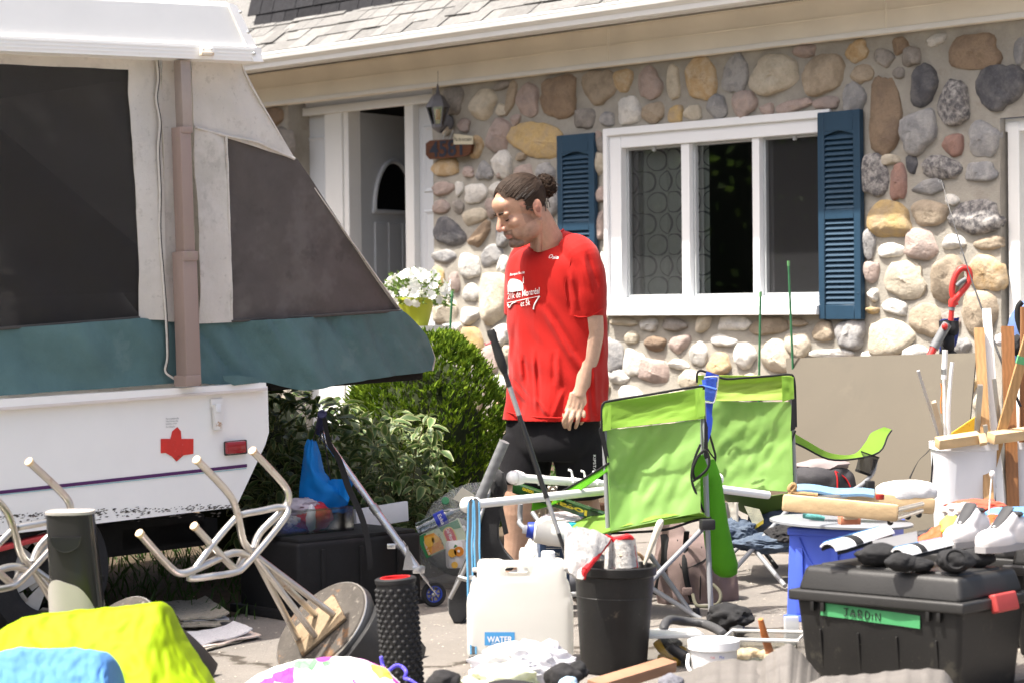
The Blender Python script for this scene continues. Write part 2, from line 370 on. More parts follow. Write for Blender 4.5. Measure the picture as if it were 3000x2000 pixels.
ST = [(A, '200,770,150,210,10,k 435,805,190,230,0,c 580,655,110,70,-10,k 650,745,62,270,24,t 785,770,165,240,8,p 1025,745,250,295,0,b 1325,665,255,265,-6,t 1510,612,130,190,0,o 1705,640,190,235,15,p 1895,635,95,240,4,c 2105,605,230,320,8,o 2225,820,150,180,0,g 2045,868,120,120,0,c 1905,877,110,140,10,y 1745,865,165,150,-8,t 1560,850,150,210,-8,w 1385,912,110,100,0,g 1215,905,170,160,0,k 290,957,82,90,20,p 555,1040,180,245,24,p 850,1075,395,270,14,y 388,1130,88,170,8,o 725,1200,80,58,0,t 588,1260,135,200,-8,w 750,1325,150,130,-10,p 920,1345,140,180,0,g 150,1282,200,130,-5,o 320,1312,75,85,0,p 445,1307,125,125,12,g 130,1445,155,98,-5,p 250,1447,58,112,14,w 380,1482,150,142,0,w 540,1447,120,100,-15,w 985,1520,75,110,10,g 1310,1062,66,110,18,p 1347,1112,62,130,14,k 1326,1258,86,180,0,c 1330,1490,78,110,0,p'),
 (Lt, '170,640,200,182,0,p 395,640,130,165,14,k 265,960,385,330,18,d 640,1030,370,168,-38,b 210,1272,300,165,5,g 130,1492,150,165,0,y 340,1525,110,95,0,p'),
 (Ft, '320,390,112,190,-5,p 140,475,225,165,-14,c 432,652,150,260,34,g 325,865,215,200,-12,g 100,975,190,230,0,w 110,1245,145,178,0,w 345,1290,290,490,0,c 435,970,100,240,10,w 105,1480,182,160,0,w 1422,225,88,105,0,t 1425,560,86,290,0,p 1436,965,86,230,0,w 960,335,95,210,0,g 890,465,110,120,0,g 90,30,92,80,0,p 245,42,165,95,-5,g 430,18,150,100,0,p'),
 (Kt, '545,190,195,335,0,y 812,240,150,290,4,p 640,645,400,430,0,c 1045,1160,360,440,18,y 1300,1420,350,370,0,p'),
 (Rt, '310,245,175,190,0,w 300,690,170,130,5,w 372,440,76,185,0,c 180,775,60,120,10,t 322,865,80,150,0,o 250,1010,130,150,0,p 190,1150,120,110,0,c'),
 (Wt, '330,1160,190,56,0,c 530,1176,120,100,0,w 725,1176,190,98,4,k 940,1170,122,108,-12,c 1175,1172,220,116,0,w 1450,1192,268,128,-4,t 1670,1162,130,58,0,t 1862,1226,148,168,8,t 2040,1250,138,200,0,g 192,1176,58,110,0,b 395,1280,110,95,-8,c 580,1326,160,112,0,b 765,1326,156,124,-14,p 1095,1300,200,86,5,w 915,1402,120,190,10,w 255,1415,145,265,0,g 405,1470,158,190,14,w 760,1482,145,80,0,w 1070,1482,165,165,0,o 1262,1410,160,190,0,w 1502,1425,240,225,0,c 1672,1330,175,178,0,c 1930,1402,310,78,0,w 560,1535,240,190,10,p 300,1575,150,110,0,w 850,1590,170,130,0,c 1170,1590,150,50,0,p'),
 (Bt, '145,572,185,285,0,g 445,575,350,285,0,c 680,392,160,108,0,p 825,562,300,295,0,t 1080,397,150,138,-30,o 1118,567,150,145,-18,t 1282,437,145,128,30,k 1405,352,108,132,-18,b 1490,437,150,138,0,k 1685,305,140,78,-10,w 1980,402,345,265,-4,b 2322,392,80,200,0,g 2170,660,345,355,0,d 1590,660,180,308,8,d 1820,797,245,318,0,s 1288,880,215,598,-1,b 1060,762,165,240,0,g 1550,1007,265,280,-20,g 2050,1070,205,250,8,g 1810,1112,155,180,20,r 1200,1342,225,300,0,s 1500,1252,88,150,-14,d 1400,1397,128,248,-5,r 1725,1287,295,168,10,s 2022,1317,238,140,-3,g 1625,1437,228,118,-5,g 210,797,188,200,0,p 385,837,110,84,0,p 590,812,258,84,-9,p 842,787,180,98,0,p 1335,1225,150,80,0,c'),
 (Ct, '650,140,365,330,0,y 1020,75,305,235,0,t 1445,110,470,300,0,s 945,367,278,268,0,p 670,422,228,130,5,w 1245,342,188,145,-8,w 1552,352,258,118,0,t 465,352,108,258,0,g 490,617,130,180,0,p 800,692,345,325,0,c 1180,682,262,415,12,t 1540,632,295,305,0,o 500,832,92,120,0,w 700,937,218,138,14,w 495,972,110,58,-5,y 990,1062,268,285,0,t 655,1222,385,335,0,c 295,1182,245,250,0,g 1480,1000,330,395,30,t 900,1372,255,158,0,w 1320,1302,148,150,0,g')]
def stone_mesh(rw, rh, tilt, prot, seed, blk):
    rnd = random.Random(seed); n = 26; b = B(); v = []; f = []
    ph = [rnd.uniform(0, 6.3) for _ in range(4)]; pw = rnd.choice([2, 2.2, 2.6, 3.2]) if not blk else 4
    ca, sa = math.cos(math.radians(tilt)), math.sin(math.radians(tilt))
    def out(a):
        c, s = math.cos(a), math.sin(a); k = (abs(c)**pw+abs(s)**pw)**(-1/pw)
        k *= 1+.065*math.sin(2*a+ph[0])+.075*math.sin(3*a+ph[1])+.042*math.sin(5*a+ph[2])+.024*math.sin(8*a+ph[3])+.018*math.sin(13*a+ph[0])
        x, z = c*k*rw, s*k*rh; return (x*ca+z*sa, -x*sa+z*ca)
    lay = [(1.04, .02), (1.02, -.30), (.96, -.62), (.86, -.84), (.70, -.95), (.50, -1.0), (.28, -1.03), (.1, -1.04)]
    cuts = []
    for _ in range(rnd.choice([2, 3, 4, 5])):
        a = rnd.uniform(0, 6.28); t = rnd.uniform(.35, 1.1); cn = Vector((math.cos(a)*math.sin(t), -math.cos(t), math.sin(a)*math.sin(t))); cuts.append((cn, rnd.uniform(.70, .95)))
    for i, (sc, d) in enumerate(lay):
        for j in range(n):
            x, z = out(2*math.pi*j/n); q = Vector((x*sc*30, z*sc*30, seed*3.7))
            dd = d*prot*(1+.30*noise.noise(q*.5)+.14*noise.noise(q*1.4)) if i else .025
            p = Vector((x*sc, dd, z*sc))
            if i > 0:
                e = Vector((p.x/rw, p.y/prot, p.z/rh))
                for cn, cd_ in cuts:
                    o_ = e.dot(cn)-cd_
                    if o_ > 0: e -= cn*o_*.75
                p = Vector((e.x*rw, e.y*prot, e.z*rh))+Vector((0, prot*.07*noise.noise(Vector((x*90, z*90, seed))), 0))
            v.append(tuple(p))
    v.append((0, -prot*1.03, 0)); L = len(lay)
    for i in range(L-1):
        for j in range(n): f.append((i*n+j, i*n+(j+1) % n, (i+1)*n+(j+1) % n, (i+1)*n+j))
    for j in range(n): f.append(((L-1)*n+j, (L-1)*n+(j+1) % n, len(v)-1))
    return b.add(v, f)
si = 0; SPOTS = []
for (ox, oy, sc), txt in ST:
    for it in txt.split():
        q = it.split(','); cx, cy, w, h, ti = [float(k) for k in q[:5]]; si += 1
        px, py = ox+cx/sc, oy+cy/sc; c = wx(px, py)
        e = wx(px+w/sc/2, py); t = wx(px, py-h/sc/2); rw = abs(e.x-c.x); rh = abs(t.z-c.z)
        if c.x-rw < x_cor: rw = max(.02, min(rw, (c.x-x_cor)+.02 if c.x > x_cor else rw))
        pr = min(.075, .022+.28*min(rw, rh))*random.Random(si).uniform(.75, 1.15)
        SPOTS.append((c.x, c.z, rw, rh))
        s = stone_mesh(rw*1.05, rh*1.05, ti, pr, si, q[5] in 'b' and w > 200)
        o = hp(s, 'stone', STM[q[5]], wall, smooth=50); o.location = (c.x, 0, c.z)
# the strip of stones left of the door
for k, (px, py, w, h, ti, cc) in enumerate([(800, 345, 60, 60, 0, 'b'), (835, 420, 40, 90, 0, 'k'), (770, 430, 60, 80, 0, 'b'), (826, 500, 50, 60, 0, 't'), (800, 590, 70, 80, 0, 'b'), (836, 680, 40, 80, 5, 'p'), (770, 520, 50, 70, 9, 'g'), (745, 620, 50, 90, 0, 't'), (790, 720, 60, 80, 0, 'g')]):
    c = wx(px, py); e = wx(px+w/2, py); t = wx(px, py-h/2)
    o = hp(stone_mesh(abs(e.x-c.x), abs(t.z-c.z), ti, .05, 900+k, False), 'stone', STM[cc], wall, smooth=70); o.location = (c.x, 0, c.z)

# smaller fieldstones filling the wide joints and the foot of the wall
rs_ = random.Random(77); added = 0; tries = 0
while added < 118 and tries < 9000:
    tries += 1; low = added < 60
    x = rs_.uniform(x_cor+.06, gar-.06); z = rs_.uniform(zg+.28, wx(2118, 1150).z) if low else rs_.uniform(zg+.3, z_fr0-.05)
    if (win[0]-.06 < x < win[1]+.42 and win[2]-.06 < z < win[3]+.05) or (win[0]-.46 < x < win[0] and win[2] < z < win[3]): continue
    r = .15 if low else .055
    for a, c, rw, rh in SPOTS:
        d = math.hypot(x-a, z-c); an = math.atan2(z-c, x-a); e = 1/math.sqrt((math.cos(an)/rw)**2+(math.sin(an)/rh)**2); r = min(r, d-e-.022)
    if r < (.055 if low else .034): continue
    r = min(r, rs_.uniform(.06, .14)); rw, rh = r*rs_.uniform(1.0, 1.25), r*rs_.uniform(.75, 1.0); SPOTS.append((x, z, rw, rh)); added += 1
    o = hp(stone_mesh(rw, rh, rs_.uniform(-20, 20), min(.06, .02+.28*rh), 2000+added, False), 'stone', STM[rs_.choice('wwwccgpptkoy')], wall, smooth=50); o.location = (x, 0, z)
SL = [(H.pix(px, py).x, H.pix(px, py).z, .09, .11) for px, py in ((800, 345), (835, 420), (770, 430), (826, 500), (800, 590), (836, 680), (770, 520), (745, 620), (790, 720))]; sb_l = B(); tries = 0
while tries < 2500:                   # the wall left of the door, hidden behind the trailer from the street
    tries += 1; x = rs_.uniform(XL+.1, x_dl-.08); z = rs_.uniform(zg+.3, z_fr0-.08); r = .16
    for a, c, rw, rh in SL: r = min(r, math.hypot(x-a, z-c)-max(rw, rh)-.02)
    if r < .05: continue
    SL.append((x, z, r, r)); q = stone_mesh(r*1.1, r*.9, rs_.uniform(-20, 20), .05, 4000+tries, False); sb_l.add(q.v, q.f, Matrix.Translation((x, 0, z)))
hp(sb_l, 'far_stones', STM['t'], wall, smooth=50, kind='stuff')
# ---- frieze, soffit, gutter
fr = hp(hbox(XL, XR+3.2, -.05, .02, z_fr0, z_fr1, .004), 'frieze_board', M_beige)
zz = z_fr1-z_fr0
hp(B().box(((XL+XR+3.2)/2, -.052, z_fr0+.018), (XR+3.2-XL, .012, .03), None, .004), 'frieze_moulding', M_white, fr)
hp(B().box(((XL+XR+3.2)/2, -.051, z_fr0+zz*.55), (XR+3.2-XL, .006, .010), None, .002), 'frieze_moulding', M_beige, fr)
for px in (1782, 2596): x = wx(px, 100, -.05).x; hp(B().box((x, -.0525, z_fr0+zz*.55), (.006, .008, zz*.86)), 'joint_cover', M_beige, fr)
sf = hp(hbox(XL, XR+3.2, -.58, .0, z_fr1, z_fr1+.02), 'soffit', M_beige)
M_slot = mat('soffit_slots', (.10, .09, .08), .9)
b = B(); x = XL+1.5
while x < XR+.6: b.box((x, -.28, z_fr1-.001), (.006, .36, .002)); x += .022
hp(b, 'vent_slots', M_slot, sf, kind='stuff', smooth=0)
hg = z_gt-z_gb
prof = [(a-.135, c) for a, c in [(-.34, 0), (-.425, 0), (-.432, hg*.30), (-.462, hg*.55), (-.468, hg*.80), (-.462, hg*.84), (-.47, hg*.88), (-.468, hg), (-.452, hg), (-.45, hg*.9), (-.345, hg*.9)]]
b = B(); b.prism([(p[0], p[1]) for p in prof], XL-.1, XR+3.3, lambda p, d: Vector((d, p[0], z_gb+p[1])))
hp(b, 'gutter', M_white, smooth=30)
hp(hbox(XL, XR+3.2, -.48, -.465, z_gb-.01, z_gt+.02), 'fascia_board', M_white)
# ---- roof with separate shingles, and the dark shingled upper storey
PIT = math.radians(38); cp, sp_ = math.cos(PIT), math.sin(PIT)
M_rf = mat('roof_deck', (.14, .13, .125), .95, .2, 20, .3)
M_sh = mat('roof_shingle_grey', (.21, .207, .20), .95, .2, 30, .8, 260, spec=.1, rnd=.17, wave=(14, .22, 'X', 6), spots=[(400, .58, (.14, .135, .13), .5)])
M_sd = mat('roof_shingle_black', (.030, .030, .033), .95, .25, 30, .6, 220, spec=.1, rnd=.2)
def rfp(x, t, h=0): return Vector((x, -.575+t*cp-h*sp_, z_gt-.01+t*sp_+h*cp))
roof = hp(B().add([rfp(XL, 0), rfp(XR+3, 0), rfp(XR+3, .42), rfp(XL, .42), rfp(XL, 0, -.05), rfp(XR+3, 0, -.05), rfp(XR+3, .42, -.05), rfp(XL, .42, -.05)], [(0, 1, 2, 3), (7, 6, 5, 4), (0, 4, 5, 1), (1, 5, 6, 2), (2, 6, 7, 3), (3, 7, 4, 0)]), 'roof', M_rf, smooth=0)
rr = random.Random(4); xs0 = wx(640, 120, -.60).x; xs1 = wx(2150, 0, -.60).x
R4 = axes(Vector((1, 0, 0)), Vector((0, cp, sp_)), Vector((0, -sp_, cp)))
SHM = {}
def shingle(w, l, mm):
    k = (round(w, 2), mm.name)
    if k not in SHM:
        SHM[k] = B().box((w/2, l/2, .004), (w-.006, l, .009), None, .002, 1).mesh('shingle'); SHM[k].materials.append(mm)
    return SHM[k]
for r in range(4):
    x = xs0-(.13 if r % 2 else 0); t = r*.135
    while x < xs1:
        w = rr.choice([.12, .16, .22, .28]); o = bpy.data.objects.new('shingle', shingle(w, .19, M_sh)); COL.objects.link(o); o.parent = roof
        p = rfp(x, t-.01, .012+.006*rr.random()*2); o.matrix_local = Matrix.Translation(p) @ R4.to_4x4() @ Matrix.Rotation(-.05, 4, 'X'); x += w
t0 = .40; up_x = wx(766, 60, -.1).x
us = hp(B().add([rfp(up_x, t0, -.1), rfp(XR+3, t0, -.1), rfp(XR+3, t0, -.1)+Vector((0, .5, 2.2)), rfp(up_x, t0, -.1)+Vector((0, .5, 2.2)), rfp(up_x, t0, -.1)+Vector((0, 2.5, 0)), rfp(up_x, t0, -.1)+Vector((0, 2.5, 2.2))], [(0, 1, 2, 3), (0, 3, 5, 4)]), 'upper_storey', M_sd, smooth=0)
Rm = axes(Vector((1, 0, 0)), Vector((0, .22, .975)).normalized(), Vector((0, -.975, .22)).normalized())
for r in range(3):
    x = up_x-(.1 if r % 2 else 0)+.1
    while x < up_x+2.6:
        w = rr.choice([.16, .22, .28]); o = bpy.data.objects.new('shingle', shingle(w, .19, M_sd)); COL.objects.link(o); o.parent = us
        p = rfp(x, t0, -.05)+Vector((0, .032*r-.03, .14*r+.02)); o.matrix_local = Matrix.Translation(p) @ Rm.to_4x4() @ Matrix.Rotation(-.06, 4, 'X'); x += w
hp(B().add([rfp(XL, t0-.02, -.02), rfp(up_x, t0-.02, -.02), rfp(up_x, t0+2, -.02), rfp(XL, t0+2, -.02)], [(0, 1, 2, 3)]), 'roof', M_sh, smooth=0)

# ---- window: frame, mullions, panes, screens, curtain
wi = B(); x0, x1, z0, z1 = win; yf = .03
gx0 = wx(1841, 650, yf+.03).x; gz1 = wx(2118, 414, yf+.03).z; gz0 = wx(2118, 869, yf+.03).z; gx1 = x1-.06
m1 = (wx(2012, 650, yf+.03).x, wx(2036, 650, yf+.03).x); m2 = (wx(2220, 650, yf+.03).x, wx(2241, 650, yf+.03).x)
window = hp(hbox(x0, gx0, -.005, .10, z0, z1, .004), 'window', M_vinyl)
def fb(n, *a, m=M_vinyl, p=window): return hp(hbox(*a, .003), n, m, p)
fb('window_frame', gx1, x1, -.005, .10, z0, z1); fb('window_frame', gx0, gx1, -.004, .10, gz1, z1-.002)
fb('window_frame', gx0, gx1, -.006, .10, z0+.03, gz0)
fb('brickmould', x0-.002, x0+.035, -.03, -.005, z0, z1); fb('brickmould', x0-.002, x1, -.028, -.004, z1-.045, z1+.002)
fb('window_sill', x0+.04, wx(2393, 900, -.07).x, -.075, .01, z0-.005, z0+.052)
fb('mullion', m1[0], m1[1], .012, .09, gz0, gz1); fb('mullion', m2[0], m2[1], .012, .09, gz0, gz1)
M_alu = mat('sash_grey', (.42, .44, .45), .4, .05, 8)
M_gl = glass('window_glass', (.9, .95, .93), .17)
for a, c, scr in ((gx0, m1[0], 1), (m1[1], m2[0], 0), (m2[1], gx1, 1)):
    s = .022
    sash = fb('sash', a, a+s, .045, .075, gz0, gz1, m=M_alu); fb('sash_rail', c-s*.6, c, .045, .075, gz0, gz1, m=M_alu)
    fb('sash_rail', a+s, c-s*.6, .046, .074, gz0, gz0+.018, m=M_alu); fb('sash_rail', a+s, c-s*.6, .046, .074, gz1-.016, gz1, m=M_alu)
    hp(B().add([(a+s, .078, gz0), (c, .078, gz0), (c, .078, gz1), (a+s, .078, gz1)], [(0, 1, 2, 3)]), 'pane', M_gl, window, smooth=0)
    if scr:
        M_scr = mat('insect_screen', (.035, .035, .037), .8, .1, 60, transp=.60)
        hp(B().add([(a+s, .05, gz0), (c, .05, gz0), (c, .05, gz1), (a+s, .05, gz1)], [(0, 1, 2, 3)]), 'insect_screen', M_scr, window, smooth=0)
    if scr:
        fb('screen_tab', (a+c)/2-.012, (a+c)/2+.012, .030, .048, gz1-.032, gz1-.004, m=M_alu)
# curtain printed with rings
def ring_mat():
    m = bpy.data.materials.new('ring_curtain'); m.use_nodes = True; nt = m.node_tree; bs = nt.nodes['Principled BSDF']
    tc = nt.nodes.new('ShaderNodeTexCoord'); sx = nt.nodes.new('ShaderNodeSeparateXYZ'); nt.links.new(tc.outputs['Object'], sx.inputs[0])
    def mth(op, a, b2=None):
        n = nt.nodes.new('ShaderNodeMath'); n.operation = op
        for i, q in enumerate((a, b2)):
            if q is None: continue
            if isinstance(q, (int, float)): n.inputs[i].default_value = q
            else: nt.links.new(q, n.inputs[i])
        return n.outputs[0]
    cell = .165
    zc = mth('DIVIDE', sx.outputs[2], cell*.82); row = mth('FLOOR', zc); off = mth('MULTIPLY', mth('MODULO', row, 2), .5)
    u = mth('SUBTRACT', mth('FRACT', mth('ADD', mth('DIVIDE', sx.outputs[0], cell), off)), .5); v = mth('MULTIPLY', mth('SUBTRACT', mth('FRACT', zc), .5), .82)
    d = mth('SQRT', mth('ADD', mth('MULTIPLY', u, u), mth('MULTIPLY', v, v)))
    u2 = mth('ADD', u, .035); d2 = mth('SQRT', mth('ADD', mth('MULTIPLY', u2, u2), mth('MULTIPLY', v, v)))
    inr = mth('MULTIPLY', mth('LESS_THAN', d, .44), mth('GREATER_THAN', d2, .375))
    mx = nt.nodes.new('ShaderNodeMixRGB'); mx.inputs[1].default_value = (.66, .68, .62, 1); mx.inputs[2].default_value = (.22, .22, .22, 1)
    nt.links.new(inr, mx.inputs[0]); nt.links.new(mx.outputs[0], bs.inputs['Base Color']); bs.inputs['Roughness'].default_value = .9; return m
hp(B().sheet(lambda u, v: (gx0-.1+(m1[1]-gx0+.12)*u, .17+.02*math.sin(u*19)+.008*math.sin(u*43+1), gz0-.1+(gz1-gz0+.2)*v), 40, 4, .002), 'curtain', ring_mat(), window)
# rooms behind window and door, walls coloured dark to look unlit
M_room = mat('unlit_room_wall', (.16, .15, .14), .9, .05, 3)
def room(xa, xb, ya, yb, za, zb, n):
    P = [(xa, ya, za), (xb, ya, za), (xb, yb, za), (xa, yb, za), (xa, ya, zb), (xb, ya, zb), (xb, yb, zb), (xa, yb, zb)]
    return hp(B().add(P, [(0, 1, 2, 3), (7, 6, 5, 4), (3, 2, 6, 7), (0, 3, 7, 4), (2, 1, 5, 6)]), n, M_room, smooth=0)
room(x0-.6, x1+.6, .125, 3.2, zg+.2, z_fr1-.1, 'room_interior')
# ---- shutters with separate slats
M_blue = mat('shutter_blue', (.017, .048, .085), .5, .12, 6, .05, 60)
zs0 = wx(2460, 936, -.03).z; zs1 = wx(2455, 327, -.03).z
def shutter(pa, pb):
    xa = wx(pa, 520, -.045).x; xb = wx(pb, 520, -.045).x; st = .052; zt = zs1-.115; zb = zs0+.085; zm = zs0+(zs1-zs0)*.505
    s = hp(hbox(xa, xa+st, -.05, -.012, zs0, zs1, .005), 'shutter', M_blue)
    fb('stile', xb-st, xb, -.05, -.012, zs0, zs1, m=M_blue, p=s)
    for a, c in ((zs0, zb), (zm-.028, zm+.028), (zt, zs1)): fb('rail', xa+st, xb-st, -.049, -.012, a, c, m=M_blue, p=s)
    hp(hbox(xa+st, xb-st, -.018, -.013, zb, zt), 'back_panel', M_blue, s)
    w = xb-xa-2*st; b = B()
    b.prism([(xa+st+w*t, zt+.001-.022*(1-math.sin(math.pi*t)**1.4)) for t in [i/12 for i in range(13)]]+[(xb-st, zt+.012), (xa+st, zt+.012)], -.047, -.02, lambda p, d: Vector((p[0], d, p[1])))
    hp(b, 'arched_rail', M_blue, s, smooth=30)
    for a, c in ((zb, zm-.028), (zm+.028, zt-.018)):
        n = int(round((c-a)/.0305))
        for i in range(n):
            z = a+(c-a)*(i+.5)/n
            o = hp(B().box((0, 0, 0), (w+.004, .005, .034), Matrix.Rotation(math.radians(-38), 3, 'X'), .0015, 1), 'slat', M_blue, s, smooth=30); o.location = ((xa+xb)/2, -.034, z)
    for z in (zs0+.15, zs1-.33): hp(B().blob((xb-.02, -.051, z), (.006, .003, .006), 1), 'screw_cap', M_blue, s)
    return s
shutter(1632, 1741); shutter(2396, 2521)

# ---- door unit in the recess
yd = .16; DX = lambda px, y=yd: wx(px, 450, y).x
zdt = wx(1050, 312, yd).z; zdb = gz(*H.w(x_cor, .2, 0).xy)+.12
M_door = mat('white_door', (.62, .645, .67), .45, .03, 5)
dfr = hp(hbox(x_dl, x_cor+.05, yd, yd+.10, zdt-.01, z_fr1, .003), 'door_frame', M_white)
for a, c, y0 in ((851, 869, yd-.02), (956, 1006, yd-.015), (1006, 1021, yd+.0), (1190, 1216, yd-.015)):
    hp(hbox(DX(a), DX(c)-.002, y0, yd+.12, zdb, zdt, .004), 'door_jamb', M_white, dfr)
hp(hbox(x_dl, x_cor+.05, yd-.03, yd, zdt-.035, zdt+.03, .006), 'door_header', M_white, dfr)
def panel(x0, x1, z0, z1, y, par, m):
    p = hp(hbox(x0, x1, y, y+.03, z0, z1), 'sidelight_panel', m, par); w = x1-x0; h = z1-z0
    for a, c in ((.06, .42), (.46, .68), (.73, .93)):
        q = z0+h*a; r = z0+h*c
        b = B(); i = .05; k = .022
        v = [(x0+i, y, q), (x1-i, y, q), (x1-i, y, r), (x0+i, y, r)]; v2 = [(x0+i+.012, y-.012, q+.012), (x1-i-.012, y-.012, q+.012), (x1-i-.012, y-.012, r-.012), (x0+i+.012, y-.012, r-.012)]
        v3 = [(x0+i+k+.012, y-.002, q+k+.012), (x1-i-k-.012, y-.002, q+k+.012), (x1-i-k-.012, y-.002, r-k-.012), (x0+i+k+.012, y-.002, r-k-.012)]
        f = []
        for s0 in (0, 4): f += [(s0+j, s0+(j+1) % 4, s0+4+(j+1) % 4, s0+4+j) for j in range(4)]
        b.add(v+v2+v3, f+[(8, 9, 10, 11)]); hp(b, 'raised_panel', m, p, smooth=20)
    return p
panel(DX(869), DX(956), zdb, zdt-.02, yd+.04, dfr, M_door); panel(DX(1216), x_cor+.04, zdb, zdt-.02, yd+.04, dfr, M_door)
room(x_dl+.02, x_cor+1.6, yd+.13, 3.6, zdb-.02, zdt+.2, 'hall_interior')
# open leaf: hinged on the left, swung inwards
hx = DX(1029, yd+.06); ang = math.radians(104); lw = .86; lt = .044; lh = zdt-zdb-.03
LM = Matrix.Translation((hx, yd+.08, zdb)) @ Matrix.Rotation(ang, 4, 'Z')
def leafbox(x0, x1, y0, y1, z0, z1, bv=.002): return B().bm(_bmbox(x0, x1, y0, y1, z0, z1, bv), LM)
def _bmbox(x0, x1, y0, y1, z0, z1, bv):
    bm = bmesh.new(); bmesh.ops.create_cube(bm, size=1)
    for v in bm.verts: v.co = Vector((x0+(v.co.x+.5)*(x1-x0), y0+(v.co.y+.5)*(y1-y0), z0+(v.co.z+.5)*(z1-z0)))
    if bv: bmesh.ops.bevel(bm, geom=bm.edges[:], offset=bv, segments=1, affect='EDGES')
    return bm
# local leaf: x from hinge, y thickness (face towards the camera is y=-lt), z up
leaf = hp(leafbox(0, lw, -lt, 0, 0, lh), 'front_door', M_door)
ar = [(lw/2+.245*math.cos(math.pi*t), lh*.70+.37*math.sin(math.pi*t)) for t in [i/18 for i in range(19)]]
M_dkgl = mat('dark_door_glass', (.012, .013, .014), .08, .05, 3, spec=.6)
b = B(); b.prism(ar, -lt-.004, -lt+.002, lambda p, d: LM @ Vector((p[0], d, p[1]))); hp(b, 'arched_pane', M_dkgl, leaf, smooth=20)
b = B(); b.tube([LM @ Vector((p[0], -lt-.008, p[1])) for p in ar]+[LM @ Vector((ar[-1][0]+.0, -lt-.008, ar[-1][1]-.02))], .018, 8, up=LM.to_3x3() @ Vector((0, 1, 0))); hp(b, 'pane_moulding', M_door, leaf)
hp(B().bm(_bmbox(lw/2-.27, lw/2+.27, -lt-.02, -lt, lh*.70-.03, lh*.70, .004), LM), 'pane_moulding', M_door, leaf)
for xa, xb in ((.17, .36), (.40, .59)) if False else ((.185, .335), (.352, .508), (.525, .675)):
    b = B().bm(_bmbox(xa, xb, -lt-.010, -lt, lh*.16, lh*.66, .008), LM); hp(b, 'raised_panel', M_door, leaf, smooth=20)
M_hinge = mat('hinge_steel', (.45, .46, .45), .35, .1, 20, metal=.9)
for zz_ in (.22, lh*.5, lh-.33):
    hp(B().box((hx-.004, yd+.03, zdb+zz_), (.05, .012, .115), None, .002).tube([(hx+.004, yd+.018, zdb+zz_-.06), (hx+.004, yd+.018, zdb+zz_+.06)], .008, 8), 'hinge', M_hinge, leaf)
# garage door at the right-hand end
gf = hp(hbox(gar+.02, gar+.095, .04, .17, zg, gar_z-.02, .004), 'garage_door', M_white, label='white garage door frame and panel at the end of the stone wall')
hp(hbox(gar+.0, gar+3, .045, .17, gar_z-.075, gar_z-.001, .004), 'garage_frame_head', M_white, gf)
for i in range(4):
    h = (gar_z-.09-zg)/4; hp(hbox(gar+.097, gar+3, .12, .15, zg+h*i+.004, zg+h*(i+1)-.004, .006), 'garage_panel', mat('garage_paint', (.66, .66, .63), .5, .03), gf)
# small vent cover low on the wall
p = wx(1324, 962, 0); v = hp(B().box((p.x, -.02, p.z), (.10, .05, .06), None, .006).box((p.x+.03, -.05, p.z), (.012, .012, .05)), 'vent_cover', M_vinyl)

# ================================================================== pop-up tent trailer
_tx = Vector((NH.x, NH.y, 0)); TT = math.radians(1.6)
_x = (_tx*math.cos(TT)+Vector((0, 0, math.sin(TT)))).normalized(); _y = Vector((-NH.y, NH.x, 0)); _z = _x.cross(_y)
T = Frame(V(785, 1130, 9.4), axes(_x, _y, _z))
trailer = thing('tent_trailer', 'white pop-up tent trailer with beige and teal canvas and dark mesh windows', 'camping trailer', T.o, T.m)
def tp(b, name, m, parent=trailer, **k): return b.obj(name, m, parent, world=False, **k)
M_tw = mat('trailer_white', (.87, .86, .83), .35, .03, 3, .02, 200, spots=[(5, .67, (.60, .58, .53), .35)])
M_tr = mat('trailer_roof_white', (.68, .68, .665), .4, .03, 6, .12, 300, spots=[(4, .66, (.55, .52, .46), .4)])
M_cv = mat('canvas_beige', (.70, .66, .60), .9, .10, 5, .75, 16, spec=.1, trans=.12, spots=[(2.5, .52, (.56, .53, .47), .6), (11, .57, (.48, .45, .395), .5), (40, .62, (.36, .33, .29), .4)], wave=(1.4, .10, 'X', 12))
M_cvt = mat('canvas_teal', (.098, .172, .176), .85, .14, 6, .8, 13, spec=.15, spots=[(4, .6, (.145, .22, .22), .5)])
M_msh = mat('mesh_window_black', (.018, .017, .017), .75, .2, 14, .1, 300, transp=.26, spots=[(2.2, .55, (.05, .046, .042), .7)])
M_mshg = mat('mesh_window_grey', (.110, .097, .090), .9, .16, 6, .6, 12, spec=.1, transp=.03, wave=(60, .12, 'X', .6), spots=[(1.7, .50, (.155, .14, .13), .6), (5, .58, (.075, .066, .062), .5)])
M_dkm = mat('dark_seam', (.07, .065, .06), .9, .1, 30)
M_post = mat('lift_post', (.30, .225, .195), .45, .06, 3, spots=[(5, .62, (.30, .26, .18), .5)])
M_post2 = mat('lift_post_upper', (.36, .30, .265), .4, .1, 12, metal=.15)
M_blk = mat('chassis_black', (.012, .012, .012), .75, .25, 12, .3, 50, spec=.2)
def tfold(x, z, a=1, k=0):
    q = Vector((x*2.2+z*1.1, z*1.3-x*.6, 3+k)); r = Vector((x*7+z*4.2, z*2.4, 9+k))
    return a*(.026*noise.noise(q)+.013*noise.noise(r)+.008*(.5-abs(noise.noise(r*1.7+Vector((3, 1, 0)))))+.004*noise.noise(r*3.1))
def patch(top, bot, nu=24, nv=20, y=0.0, amp=1, k=0, thick=.004):
    """canvas panel between a traced top and bottom edge, on the trailer side"""
    P = [T.pix(*p, y) for p in top]; Q = [T.pix(*p, y) for p in bot]
    def fn(u, v):
        p = polyl(P, u).lerp(polyl(Q, u), v); p = Vector((p.x, y, p.z))
        p.y += tfold(p.x, p.z, amp, k); return p
    return B().sheet(fn, nu, nv, thick)
